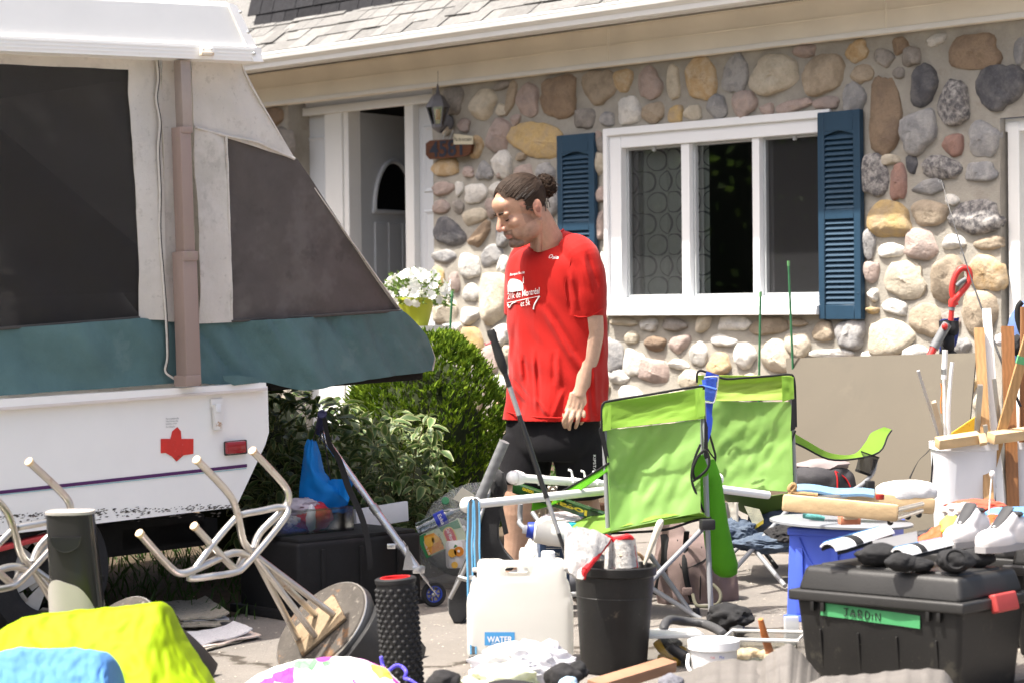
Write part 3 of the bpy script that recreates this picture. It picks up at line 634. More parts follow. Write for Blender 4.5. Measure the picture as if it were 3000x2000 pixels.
# mesh windows and canvas
tp(patch([(-220, 180), (378, 203)], [(-220, 985), (411, 930)], 30, 30, .012, 1.2), 'mesh_window', M_msh, label='black see-through mesh window')
tp(patch([(-220, 150), (470, 176)], [(-220, 178), (380, 205), (470, 204)], 30, 6, 0), 'canvas_valance', M_cv)
pc = tp(patch([(376, 200), (472, 198)], [(409, 935), (483, 938)], 8, 40, 0, .8), 'canvas_panel', M_cv)
tp(patch([(470, 176), (548, 178)], [(487, 942), (560, 946)], 8, 40, .012, 1.2, 5), 'canvas_panel', M_cv)
tp(patch([(560, 178), (706, 180)], [(572, 374), (864, 468)], 16, 16, 0, 1, 3), 'canvas_panel', M_cv)
tp(patch([(572, 372), (664, 400)], [(586, 948), (684, 944)], 8, 30, .002, .9, 2), 'canvas_panel', M_cv)
tp(patch([(664, 396), (762, 420), (866, 468)], [(683, 943), (900, 930), (1178, 912)], 28, 28, .010, 1, 1), 'mesh_window', M_mshg, label='faded grey mesh window over the bed end')
tp(patch([(-220, 985), (0, 964), (410, 932), (548, 944)], [(-220, 1172), (0, 1158), (548, 1120)], 44, 22, -.004, 3.0, 7), 'teal_skirt', M_cvt)
tp(patch([(548, 944), (684, 942), (900, 930), (1178, 911), (1252, 985), (1276, 1040)], [(548, 1119), (690, 1128), (790, 1120), (880, 1143), (1130, 1105), (1240, 1090), (1270, 1083)], 70, 24, -.006, 3.2, 4), 'teal_skirt', M_cvt)
for pts in ([(-220, 984), (0, 963), (200, 948), (412, 931)], [(683, 941), (900, 928), (1178, 910)], [(572, 373), (664, 398), (762, 420), (864, 466)], [(664, 400), (675, 700), (683, 930)]):
    P = [T.pix(*p, -.006) for p in pts]; P = [Vector((p.x, -.006+tfold(p.x, p.z, 1.2), p.z)) for p in [polyl(P, i/20) for i in range(21)]]
    tp(B().tube(P, .006, 6), 'seam', M_dkm if pts[0][1] > 900 else M_cv)
# teal flap hanging over the rail, sloping end of the tent above the bed, bed platform, far side
tp(patch([(652, 1100), (700, 1098), (765, 1110)], [(655, 1112), (684, 1128), (760, 1120)], 10, 5, -.05, 1), 'canvas_flap', M_cvt)
edge = [(706, 178), (728, 236), (864, 467), (1030, 702), (1178, 911), (1252, 985), (1277, 1045), (1270, 1085)]
E = [T.pix(*p, 0) for p in edge]
b = B(); b.sheet(lambda u, v: (lambda p: Vector((p.x+.01*math.sin(v*9), v*2.0, p.z)))(polyl(E, u)), 30, 8, .004); tp(b, 'tent_end_wall', M_cv)
bl = T.pix(1268, 1080, 0); tp(B().box((bl.x/2+.02, 1.0, bl.z-.02), (bl.x-.06, 1.9, .05), None, .01), 'bed_platform', M_blk)
b = B(); b.sheet(lambda u, v: Vector((-4.2+5.0*u, 2.02, -.3+1.75*v)), 12, 6, .004); tp(b, 'far_canvas_wall', M_cv)
P0 = T.pix(0, 330, .9)
b = B(); b.sheet(lambda u, v: Vector((P0.x-.5+(.15+1.3*v)*u, .9+.1*u, P0.z+.25-1.0*v)), 10, 10, .004); tp(b, 'inner_drape', mat('inner_drape_cloth', (.55, .48, .38), .9, .1, 6, trans=.2))
# zip cord
zc = [(458, 172), (463, 230), (457, 290), (468, 360), (463, 440), (468, 560), (467, 680), (476, 800), (485, 920), (490, 1040), (484, 1085), (505, 1105), (528, 1118)]
P, R = spline([T.pix(*p, -.016) for p in zc], .0045, 6); tp(B().tube(P, .0045, 6), 'zip_cord', M_cv); 
P2 = [p+Vector((.009, .006, 0)) for p in P]; tp(B().tube(P2[:66], .004, 6), 'zip_tape', M_dkm)
# lifting post: three nested channels
def chan(px0, px1, pya, pyb, y0, y1, m, n='post_section'):
    a = T.pix(px0, (pya+pyb)/2, y0); c = T.pix(px1, (pya+pyb)/2, y0); z1 = T.pix(px0, pya, y0).z; z0 = T.pix(px0, pyb, y0).z
    return tp(B().box(((a.x+c.x)/2, (y0+y1)/2, (z0+z1)/2), (c.x-a.x, y1-y0, z1-z0), None, .004), n, m)
pst = chan(533, 562, 176, 380, -.085, -.035, M_post2, 'lift_post')
chan(534, 566, 372, 745, -.092, -.030, M_post); chan(541, 584, 738, 1128, -.098, -.026, M_post); chan(539, 581, 737, 765, -.103, -.022, M_post, 'post_collar'); chan(545, 590, 1100, 1132, -.104, -.02, M_post, 'post_foot'); chan(532, 565, 371, 390, -.096, -.028, M_post, 'post_collar')
# roof: side shell, trim band, end strip
def rp(px, py, y): return T.pix(px, py, y)
yr = -.10
lo0, lo1 = rp(-220, 147, yr), rp(762, 182, yr); tr0, tr1 = rp(-220, 104, yr), rp(735, 140, yr)
hi0, hi1 = rp(-220, -30, yr), rp(690, 8, yr)
def roofsec(x, ztop, zbot, inset):    # cross-section ring of the roof at x
    return [Vector((x, yr, zbot)), Vector((x, yr+.012, zbot+(ztop-zbot)*.3)), Vector((x, yr+.040, ztop-.012)), Vector((x, yr+.048, ztop-.002)), Vector((x, yr+.062, ztop+.008)), Vector((x, 1.05, ztop+.05)), Vector((x, 2.06, ztop+.01)), Vector((x, 2.15, ztop-.05)), Vector((x, 2.18, zbot))]
secs = [roofsec(hi0.x-1.5, hi0.z, tr0.z-.03, 0), roofsec(hi1.x, hi1.z, tr1.z-.03, 0)]
s2 = roofsec(hi1.x+.03, hi1.z-.02, tr1.z-.03, 0)
end = [Vector((tr1.x+.02+(hi1.x-tr1.x)*((p.z-tr1.z)/(hi1.z-tr1.z)), p.y, p.z)) for p in s2]
b = B(); n = 9; allv = secs[0]+secs[1]+end
b.add(allv, [(r*n+i, r*n+i+1, (r+1)*n+i+1, (r+1)*n+i) for r in range(2) for i in range(n-1)]+[tuple(2*n+i for i in range(n))]+[(0, n, n+8, 8), (n, 2*n, 2*n+8, n+8)])
roof_t = tp(b, 'trailer_roof', M_tr, smooth=22)
b = B(); za, zb = (lo1.z+lo0.z)/2, 0
def trimq(x0, z0, x1, z1, h0, h1, y0, y1): return B().add([(x0, y0, z0), (x1, y0, z1), (x1, y0, z1+h1), (x0, y0, z0+h0), (x0, y1, z0), (x1, y1, z1), (x1, y1, z1+h1), (x0, y1, z0+h0)], [(0, 1, 2, 3), (7, 6, 5, 4), (0, 4, 5, 1), (2, 6, 7, 3), (1, 5, 6, 2), (3, 7, 4, 0)])
tp(trimq(lo0.x-1.5, lo0.z+.01, lo1.x, lo1.z, tr0.z-lo0.z, tr1.z-lo1.z, yr-.012, 2.2), 'roof_trim', M_tw, roof_t, smooth=0)
for k in (.25, .5, .75): tp(trimq(lo0.x-1.5, lo0.z+.01+(tr0.z-lo0.z)*k, lo1.x-.03, lo1.z+(tr1.z-lo1.z)*k, .006, .006, yr-.0145, yr-.011), 'trim_ridge', M_tw, roof_t, smooth=0)
e0, e1, e2, e3 = rp(686, 6, yr-.014), rp(711, 12, yr-.014), rp(771, 182, yr-.014), rp(742, 181, yr-.014)
b = B(); b.prism([(e.x, e.z) for e in (e0, e1, e2, e3)], yr-.018, yr+.02, lambda p, d: Vector((p[0], d+(.045 if p[1] > hi1.z-.08 else 0), p[1]))); strip = tp(b, 'corner_strip', M_tw, roof_t, smooth=20)
M_riv = mat('rivet_grey', (.5, .5, .48), .4, .1, 20, metal=.6)
for p in ((707, 36), (725, 96), (743, 158)): q = rp(*p, yr-.015); tp(B().blob((q.x, yr-.008 if p[1] < 60 else yr-.02, q.z), (.007, .005, .007), 2), 'rivet', M_riv, strip)
q0 = rp(606, 153, yr-.02); brk = tp(B().box((q0.x, yr-.018, q0.z), (.062, .012, .032), None, .003), 'roof_latch_catch', M_tw, roof_t)
q1 = rp(605, 159, yr-.03); tp(B().box((q1.x, yr-.032, q1.z), (.058, .02, .014), None, .004), 'catch_lip', mat('rusty_cream', (.66, .58, .46), .6, .1, 60, spots=[(70, .55, (.45, .22, .07), .7)]), brk)
for d in (-12, 12): q = rp(606+d, 146, yr-.02); tp(B().blob((q.x, yr-.026, q.z), (.004, .003, .004), 1), 'screw', M_riv, brk)
# body
out_ = [(-220, 1202), (0, 1184), (784, 1130), (788, 1265), (778, 1300), (692, 1484), (0, 1566), (-220, 1592)]
P = [T.pix(*p, -.02) for p in out_]
b = B(); b.prism([(-4.2, P[0].z+.05)]+[(p.x, p.z) for p in P[1:-1]]+[(-4.2, P[-1].z-.06)], -.02, 2.05, lambda p, d: Vector((p[0], d, p[1])))
body = tp(b, 'trailer_body', M_tw, smooth=20)
a, c = T.pix(0, 1172, -.05), T.pix(782, 1127, -.05)
tp(trimq(-4.2, a.z-.03+(a.z-c.z)*0, c.x, c.z-.012, .055, .022, -.045, 2.07), 'top_rail', M_tw, body, smooth=0)
tp(trimq(-4.2, a.z-.04, c.x+.002, c.z-.02, .012, .010, -.05, -.02), 'rail_lip', mat('pinkish_rail', (.68, .62, .58), .4, .06), body, smooth=0)
def stripe(pa, pb, h, m, y=-.0225):
    A0, A1 = T.pix(*pa, y), T.pix(*pb, y); k = (A1.z-A0.z)/(A1.x-A0.x); xz = -4.2
    return tp(trimq(xz, A0.z+(xz-A0.x)*k, A1.x, A1.z, h, h, y, -.018), 'stripe', m, body, smooth=0)
stripe((0, 1446), (724, 1367), .0125, mat('purple_vinyl', (.085, .02, .105), .4, .03)); stripe((0, 1449.5), (722, 1371.5), .0028, mat('aqua_vinyl', (.30, .55, .60), .4, .03))
# scuffed dirt line along the lower edge
rq = random.Random(8); b = B()
for i in range(330):
    px = rq.uniform(0, 700); base = 1512-px*.0435; py = base+rq.gauss(0, 4)+(rq.random() < .25)*rq.uniform(4, 24); q = T.pix(px, py, -.0215)
    w = rq.uniform(.002, .012); b.add([(q.x-w, q.y, q.z), (q.x, q.y, q.z-.0015), (q.x+w, q.y, q.z+.001), (q.x, q.y, q.z+rq.uniform(.001, .004))], [(0, 1, 2, 3)])
tp(b, 'mud_flecks', mat('mud_fleck', (.09, .08, .07), .95), body, kind='stuff', smooth=0)
def tbox(px0, py0, px1, py1, y0, y1, bev=.004):
    a = T.pix(px0, py0, y0); c = T.pix(px1, py1, y0); return B().box(((a.x+c.x)/2, (y0+y1)/2, (a.z+c.z)/2), (abs(c.x-a.x), abs(y1-y0), abs(a.z-c.z)), None, bev)
ml = tp(tbox(660, 1292, 726, 1328, -.034, -.02, .006), 'marker_light', mat('lamp_base_black', (.02, .02, .02), .5))
tp(tbox(666, 1294, 724, 1325, -.052, -.032, .009), 'red_lens', mat('red_lens', (.30, .012, .018), .15, .1, 30, coat=.5), ml)
lt_ = tp(tbox(619, 1168, 655, 1190, -.032, -.02, .003), 'fold_down_latch', M_tw)
tp(tbox(628, 1184, 655, 1258, -.046, -.026, .006), 'latch_lever', mat('latch_rusty_white', (.74, .73, .70), .45, .05, 20, spots=[(28, .62, (.40, .19, .06), .8)]), lt_)
tp(tbox(634, 1182, 648, 1206, -.052, -.045, .003), 'latch_label', M_vinyl, lt_)
cr = [(472, 1284), (500, 1284), (506, 1262), (520, 1250), (530, 1262), (531, 1284), (567, 1284), (567, 1328), (538, 1332), (518, 1350), (505, 1336), (486, 1325), (472, 1326)]
b = B(); b.prism([(lambda q: (q.x, q.z))(T.pix(*p, -.024)) for p in cr], -.0245, -.021, lambda p, d: Vector((p[0], d+.003*noise.noise(Vector((p[0]*40, p[1]*40, 0))), p[1])))
tp(b, 'red_tape_patch', mat('red_tape', (.62, .035, .025), .4, .12, 20, spots=[(24, .63, (.12, .03, .02), .8), (60, .66, (.6, .5, .45), .4)]), body, smooth=0)
M_ink = mat('grey_ink', (.28, .28, .28), .8)
for i, (s, x) in enumerate((('Pour un camion en feu', 524), ('l avant de vous, etc.', 522), ('le panneau arriere', 518), ('du vehicule', 512))):
    y0 = 1222+i*8; text_fit(s, lambda u, v: T.w(*T.pix(486+(x-486)*u, y0+6-6*v-u*2, -.0225)), 'small_print', M_ink, body)
# underside: frame rail, wheel
a = T.pix(690, 1484, .3); tp(B().box((-1.6, .9, a.z-.07), (2.9, 1.3, .13), None, .01), 'chassis', M_blk)
tp(tbox(355, 1548, 640, 1580, .25, .33, .005), 'frame_rail', M_blk)
wc = T.pix(118, 1668, .10)
M_tyre = mat('tyre_rubber', (.022, .022, .023), .85, .2, 20, .4, 80); M_rim = mat('wheel_rim_grey', (.48, .47, .45), .5, .08, 10, .1, 40)
rz = Matrix.Translation(wc) @ Matrix.Rotation(math.pi/2, 4, 'X')
wh = tp(B().lathe([(.15, -.07), (.19, -.085), (.25, -.075), (.27, -.04), (.27, .04), (.25, .075), (.19, .085), (.15, .07), (.15, -.07)], 40, rz), 'wheel', M_tyre)
b = B(); holes = 8
for k in range(holes):            # rim disc as eight spokes around the openings
    a0 = 2*math.pi*k/holes
    def q(r, a, z): return rz @ Vector((r*math.cos(a), r*math.sin(a), z))
    for aa, ab, r0, r1 in ((0, .62, .055, .152), (.62, 1, .055, .095), (.62, 1, .135, .152)):
        A_, B_ = a0+aa*2*math.pi/holes, a0+ab*2*math.pi/holes; n = 3
        for i in range(n):
            t0_, t1_ = A_+(B_-A_)*i/n, A_+(B_-A_)*(i+1)/n
            b.add([q(r0, t0_, .075), q(r1, t0_, .05), q(r1, t1_, .05), q(r0, t1_, .075)], [(0, 1, 2, 3)])
tp(b, 'rim', M_rim, wh, smooth=0); tp(B().lathe([(.056, .06), (.05, .10), (.035, .115), (0, .118)], 20, rz), 'hub_cap', M_blk, wh)
tp(B().box((wc.x, .12, wc.z-.0), (.02, .9, .02)), 'axle', M_blk)
b = B(); A0 = T.pix(26, 1590, .02); A1 = T.pix(150, 1562, .02); tp(B().bar((A0.x-.2, .0, A0.z-.03), (A1.x, .0, A1.z), .05, .018, bev=.004), 'reflector_bar', mat('red_reflector', (.45, .05, .05), .3, .1))

# ================================================================== plants
def scatter_leaves(b, pts, L, Wd, rnd, up=.3, fold=.25):
    """pts: list of (pos, outward dir); adds small folded leaves"""
    for p, d in pts:
        d = Vector(d).normalized(); s = L*rnd.uniform(.7, 1.25)
        side = d.cross(Vector((rnd.uniform(-1, 1), rnd.uniform(-1, 1), rnd.uniform(-.3, 1)))).normalized(); n = side.cross(d)
        w = Wd*rnd.uniform(.8, 1.2)
        b.add([p, p+d*s*.5+side*w+n*fold*w, p+d*s, p+d*s*.5-side*w+n*fold*w, p+d*s*.55], [(0, 1, 4), (1, 2, 4), (2, 3, 4), (3, 0, 4)])
# ---- clipped cedar beside the drive
M_ced = mat('cedar_foliage', (.060, .115, .010), .8, .3, 30, col2=(.19, .27, .022), lo=.45, hi=.62, trans=.22, spec=.12)
M_bark = mat('bark', (.12, .085, .06), .95, .3, 20, .8, 40)
rnd = random.Random(11)
cb = GP(1245, 11.35); cedar = thing('cedar_shrub', 'rounded bright green cedar shrub beside the teal tent end', 'shrub', cb)
top = V(1220, 985, 11.35).z-cb.z; rx = 1.22*(V(1440, 1300, 11.35).x-V(1245, 1300, 11.35).x)
b = B()
def ced_r(a, h):                     # radius at relative height h
    base = math.sqrt(max(0, 1-((h-.42)/.60)**2)) if h > .42 else 1-.25*((.42-h)/.42)**2
    return rx*base*(1+.15*noise.noise(Vector((math.cos(a)*2, math.sin(a)*2, h*4)))+.12*noise.noise(Vector((math.cos(a)*6, math.sin(a)*6, h*11))))
for i in range(5200):
    h = rnd.random()**.85; a = rnd.uniform(0, 2*math.pi); k = 1-abs(rnd.gauss(0, .10))+(.10*rnd.random() if rnd.random() < .07 else 0)
    p0 = Vector((math.cos(a)*ced_r(a, h)*k, math.sin(a)*ced_r(a, h)*k, top*(.03+.97*h)))
    if (cb+p0).y > 11.9 and rnd.random() < .6: continue
    out = (Vector((math.cos(a), math.sin(a), .55+.8*h))+Vector((rnd.uniform(-.5, .5), rnd.uniform(-.5, .5), rnd.uniform(-.3, .5)))).normalized()
    # a flat spray of scale foliage: a few short tapering strips
    for j in range(5):
        d = (out+Vector((rnd.uniform(-.6, .6), rnd.uniform(-.6, .6), rnd.uniform(-.35, .5)))).normalized(); l = rnd.uniform(.018, .042)
        sd = d.cross(Vector((rnd.uniform(-1, 1), rnd.uniform(-1, 1), rnd.uniform(-1, 1)))).normalized()*rnd.uniform(.0022, .0042)
        q = cb+p0+out*.012*j*.5
        b.add([q-sd, q+sd, q+d*l*.6+sd*1.2, q+d*l, q+d*l*.6-sd*1.2], [(0, 1, 2, 3, 4)])
b.obj('crown', M_ced, cedar, smooth=0, kind='stuff')
b = B()
for k in range(5):
    a = k*1.26; b.tube([cb+Vector((0, 0, -.03)), cb+Vector((.1*math.cos(a), .1*math.sin(a), top*.4)), cb+Vector((.26*math.cos(a), .26*math.sin(a), top*.85))], [.03, .02, .006], 6)
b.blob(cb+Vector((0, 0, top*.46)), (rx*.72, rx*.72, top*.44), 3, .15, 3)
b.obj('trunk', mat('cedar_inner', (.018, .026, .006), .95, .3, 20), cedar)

# ---- variegated shrub under the bed end
def var_mat():
    m = bpy.data.materials.new('variegated_leaf'); m.use_nodes = True; nt = m.node_tree; bs = nt.nodes['Principled BSDF']
    at = nt.nodes.new('ShaderNodeVertexColor'); at.layer_name = 'edge'
    r = _ramp(nt, at.outputs[0], [(0, (.062, .12, .026)), (.72, (.105, .18, .05)), (.84, (.27, .31, .12)), (1, (.36, .38, .17))])
    oi = nt.nodes.new('ShaderNodeObjectInfo'); hs = nt.nodes.new('ShaderNodeHueSaturation'); mr = nt.nodes.new('ShaderNodeMapRange'); mr.inputs[3].default_value = .75; mr.inputs[4].default_value = 1.25
    nt.links.new(oi.outputs['Random'], mr.inputs[0]); nt.links.new(mr.outputs[0], hs.inputs['Value']); nt.links.new(r.outputs[0], hs.inputs['Color'])
    nt.links.new(hs.outputs[0], bs.inputs['Base Color']); bs.inputs['Roughness'].default_value = .5
    t = nt.nodes.new('ShaderNodeBsdfTranslucent'); nt.links.new(hs.outputs[0], t.inputs[0]); mx = nt.nodes.new('ShaderNodeMixShader'); mx.inputs[0].default_value = .25
    nt.links.new(bs.outputs[0], mx.inputs[1]); nt.links.new(t.outputs[0], mx.inputs[2]); nt.links.new(mx.outputs[0], nt.nodes['Material Output'].inputs[0]); return m
M_var = var_mat()
def leaf_geo(L, Wd, seed):
    """curved leaf with midrib fold; returns verts, faces and edge factor per vertex"""
    r = random.Random(seed); n = 7; v = []; f = []; e = []; cur = r.uniform(.15, .5); tw = r.uniform(-.3, .3)
    for i in range(n+1):
        t = i/n; w = Wd*math.sin(math.pi*min(1, t*.94+.03))**.8*(1.15-.5*t); x = L*t; z = -cur*L*t*t
        for k in (-1, -.66, 0, .66, 1):
            wav = .10*Wd*math.sin(t*11+k*2+seed) if abs(k) == 1 else 0
            v.append(Vector((x, w*k, z+abs(k)*w*.35+wav+tw*k*w*t))); e.append(1 if abs(k) == 1 or i in (0, n) else (.78 if abs(k) > .5 else 0))
    for i in range(n):
        for k in range(4): f.append((i*5+k, i*5+k+1, i*5+k+6, i*5+k+5))
    return v, f, e
def leafmesh(L, Wd, seed):
    v, f, e = leaf_geo(L, Wd, seed); me = bpy.data.meshes.new('leaf'); me.from_pydata(v, [], f); ca = me.color_attributes.new('edge', 'FLOAT_COLOR', 'POINT')
    for i, k in enumerate(e): ca.data[i].color = (k, k, k, 1)
    me.materials.append(M_var); me.shade_smooth(); return me
LV = [leafmesh(.085, .021, s) for s in range(5)]
sb = GP(1050, 10.55); shrub = thing('variegated_shrub', 'leafy shrub with cream edged green leaves under the teal tent end', 'shrub', sb)
rnd = random.Random(5)
def lmat(p, d, roll, s):
    d = d.normalized(); u = Vector((0, 0, 1)); y = u.cross(d); y = y.normalized() if y.length > .01 else Vector((0, 1, 0)); z = d.cross(y)
    return Matrix.Translation(p) @ axes(d, y, z).to_4x4() @ Matrix.Rotation(roll, 4, 'X') @ Matrix.Scale(s, 4)
# silhouette of the shrub in photo pixels: upper edge height by column
def stop(px):
    pts = [(780, 1170), (850, 1140), (950, 1150), (1050, 1180), (1110, 1230), (1160, 1200), (1200, 1270), (1260, 1190), (1290, 1300), (1310, 1400)]
    for (a, p), (c, q) in zip(pts, pts[1:]):
        if px <= c: return p+(q-p)*(px-a)/(c-a)
    return 1420
spots_ = []
while len(spots_) < 1750:
    px = rnd.uniform(690, 1315); yt = stop(px) if px > 780 else 1180; py = yt+(1600-yt)*rnd.random()
    D = 10.35+.5*rnd.random()+.25*max(0, (1250-py)/150); spots_.append((px, py, D))
spots_.sort(key=lambda s: s[2])
fb_ = B(); ecol = []; ni = 0
for i, (px, py, D) in enumerate(spots_):
    p = V(px, py, D); d = Vector((rnd.uniform(-1, 1), rnd.uniform(-1.3, .35), rnd.uniform(-.75, .55))); s = rnd.uniform(.55, 1.1); mt = lmat(p, d, rnd.uniform(-.7, .7), s)
    if i < 290:
        o = bpy.data.objects.new('leaf', LV[i % 5]); COL.objects.link(o); o.parent = shrub; o.matrix_basis = rootmat(shrub).inverted() @ mt
    else:
        v, f, e = leaf_geo(.085, .021, i % 9); fb_.add(v, f, mt); ecol += e
o = fb_.obj('crown', M_var, shrub, smooth=180, kind='stuff')
ca = o.data.color_attributes.new('edge', 'FLOAT_COLOR', 'POINT')
for i, k in enumerate(ecol): ca.data[i].color = (k, k, k, 1)
b = B()
for k in range(46):
    x = V(rnd.uniform(800, 1290), 1500, 10.6+.3*rnd.random()); x.z = gz(x.x, x.y); tp_ = x+Vector((rnd.uniform(-.22, .22), rnd.uniform(-.2, .1), rnd.uniform(.35, .62)))
    b.tube([x, x.lerp(tp_, .5)+Vector((rnd.uniform(-.04, .04), 0, 0)), tp_], [.006, .004, .002], 5)
for px, py in ((1260, 1195), (1235, 1270), (1185, 1280)): p = V(px, py, 10.45); b.tube([p, p+Vector((-.06, .02, -.16)), p+Vector((-.09, .05, -.4))], [.0015, .003, .004], 5)
b.obj('stems', mat('shrub_stem', (.13, .12, .05), .8), shrub)
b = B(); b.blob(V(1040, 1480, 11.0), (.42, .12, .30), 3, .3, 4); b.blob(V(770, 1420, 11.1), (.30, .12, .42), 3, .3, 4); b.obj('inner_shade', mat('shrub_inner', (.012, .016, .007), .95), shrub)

# ---- weeds and grass beneath the trailer and along the wall (uncountable)
M_gr = mat('grass_blade', (.04, .085, .014), .6, .3, 20, trans=.25)
rnd = random.Random(3); b = B()
for i in range(1100):
    px = rnd.uniform(-60, 780); D = rnd.uniform(9.2, 11.6); p = GP(px, D)
    if p.x > -.95 and D < 9.6: continue
    h = rnd.uniform(.03, .14); d = Vector((rnd.gauss(0, .4), rnd.gauss(0, .4), 1)).normalized(); s = Vector((rnd.uniform(-1, 1), rnd.uniform(-1, 1), 0)).normalized()*rnd.uniform(.002, .006)
    b.add([p-s, p+s, p+d*h*.6+s*.8, p+d*h+Vector((d.x, d.y, -.3))*h*.3, p+d*h*.6-s*.8], [(0, 1, 2, 3, 4)])
for i in range(700):
    px = rnd.uniform(1390, 1700); D = rnd.uniform(12.2, 14.0); p = GP(px, D)
    scatter_leaves(b, [(p+Vector((0, 0, rnd.uniform(.0, .22))), (rnd.gauss(0, 1), rnd.gauss(0, 1), .4))], .045, .012, rnd)
o = b.obj('weeds', M_gr, None, smooth=0, kind='stuff', world=False); o['label'] = 'low weeds and grass growing on the bare soil'; o['category'] = 'weeds'

# ---- climbing plant with pale leaves on the wall by the man
M_vl = mat('vine_leaf', (.16, .27, .07), .6, .2, 20, trans=.35); M_vs = mat('vine_stem', (.26, .30, .12), .7)
vb = GP(1440, 13.0); vine = thing('climbing_vine', 'thin climbing plant with pale green leaves against the sunlit stones', 'plant', vb)
for pts in ([(1445, 1400), (1440, 1320), (1455, 1240), (1450, 1170)], [(1420, 1232), (1445, 1240), (1475, 1250)], [(1425, 1340), (1420, 1260), (1415, 1235)], [(1462, 1380), (1470, 1280), (1465, 1190)]):
    b = B(); b.tube([V(x, y, 13.0) for x, y in pts], [.005, .004, .003, .002][:len(pts)], 5, smooth=4); b.obj('stem', M_vs, vine)
for k, (x, y, dx, dz) in enumerate(((1442, 1222, .2, -1), (1435, 1180, -.7, .2), (1450, 1165, .5, .4), (1440, 1195, .9, -.2), (1475, 1180, .4, .6), (1425, 1275, -.4, -.6), (1455, 1290, .6, -.3), (1466, 1165, -.2, .8), (1446, 1310, .3, -.5), (1432, 1360, -.6, .1), (1460, 1345, .5, .5))):
    v, f, e = leaf_geo(.085, .03, 60+k); b = B(); b.add(v, f, lmat(V(x, y, 12.97), Vector((dx, -.4, dz)), .4, 1)); b.obj('leaf', M_vl, vine, smooth=180)

# ---- green garden stakes
M_stk = mat('green_stake', (.03, .13, .055), .5, .1, 40)
for a, c, D, lb in (((1325, 857), (1316, 1010), 12.4, 'short green garden stake rising behind the cedar'), ((2228, 858), (2224, 1110), 11.9, 'shorter green garden stake standing below the middle of the window'), ((2310, 768), (2324, 1105), 11.7, 'tall green garden stake in front of the right window pane')):
    p0, p1 = V(*a, D), V(*c, D); d = (p1-p0).normalized(); t = (gz(p1.x, p1.y)-p0.z)/d.z; bt = p0+d*t
    st = thing('garden_stake', lb, 'stake', bt, group=None)
    n = int((p0-bt).length/.03); b = B(); b.tube([bt.lerp(p0, i/n) for i in range(n+1)], [.0062 if i % 2 else .0053 for i in range(n+1)], 8); b.obj('shaft', M_stk, st)
    B().tube([p0-(p0-bt).normalized()*.02, p0+(p0-bt).normalized()*.006], .0075, 8).obj('cap', mat('stake_cap', (.10, .26, .10), .5), st)

# ---- potted white petunias on a white planter stand by the door
pb = V(1195, 960, 13.3); zb0 = gz(pb.x, pb.y)
stn = thing('planter_stand', 'white plastic pedestal under the lime flower pot by the door', 'stand', (pb.x+.08, pb.y+.12, zb0))
c = Vector((pb.x+.08, pb.y+.12, 0)); zt = V(1195, 945, 13.3).z
B().lathe([(.16, zb0), (.15, zb0+.03), (.10, zb0+.1), (.10, zt-.22), (.15, zt-.12), (.16, zt-.02), (.15, zt-.02)], 24, Matrix.Translation(c), cap=True).obj('pedestal', mat('pedestal_white', (.70, .70, .66), .5, .05), stn)
pot = thing('flower_pot', 'lime green pot overflowing with white petunias', 'flower pot', c+Vector((0, 0, zt-.02)))
pt0 = c+Vector((-.04, -.05, zt-.02))
B().lathe([(.07, 0), (.085, .05), (.105, .14), (.112, .145), (.112, .16), (.10, .16), (.095, .13)], 24, Matrix.Translation(pt0), cap=True).obj('pot', mat('lime_pot', (.42, .46, .04), .4, .06), pot)
rnd = random.Random(9); b = B(); tops = []
for i in range(520):
    a = rnd.uniform(0, 6.28); e = rnd.uniform(-.5, 1.5); r = .2*(1+.1*rnd.gauss(0, 1)); d = Vector((math.cos(a)*math.cos(e), math.sin(a)*math.cos(e), math.sin(e)*.62))
    tops.append((pt0+Vector((0, 0, .17))+d*r*rnd.uniform(.55, 1), d))
scatter_leaves(b, tops, .035, .009, rnd); b.obj('foliage', mat('petunia_leaf', (.14, .22, .05), .6, .2, 20, trans=.3), pot, smooth=0, kind='stuff')
pm = B()
for k in range(8):
    a = k*math.pi/4; pm.add([(0, 0, 0), (.024*math.cos(a-.4), .024*math.sin(a-.4), .012), (.030*math.cos(a), .030*math.sin(a), .010), (.024*math.cos(a+.4), .024*math.sin(a+.4), .012)], [(0, 1, 2, 3)])
pmm = pm.mesh('blossom'); pmm.materials.append(mat('white_petal', (.82, .82, .78), .6, .03, trans=.25))
for i in range(95):
    a = rnd.uniform(0, 6.28); e = rnd.uniform(-.45, 1.5); d = Vector((math.cos(a)*math.cos(e), math.sin(a)*math.cos(e), math.sin(e)*.62)); p = pt0+Vector((0, 0, .175))+d*.20*rnd.uniform(.9, 1.08)
    dd = (d+Vector((rnd.gauss(0, .3), rnd.gauss(0, .3)-.2, rnd.gauss(0, .3)))).normalized(); o = bpy.data.objects.new('blossom', pmm); COL.objects.link(o); o.parent = pot
    o.matrix_basis = rootmat(pot).inverted() @ Matrix.Translation(p) @ dd.to_track_quat('Z', 'Y').to_matrix().to_4x4()

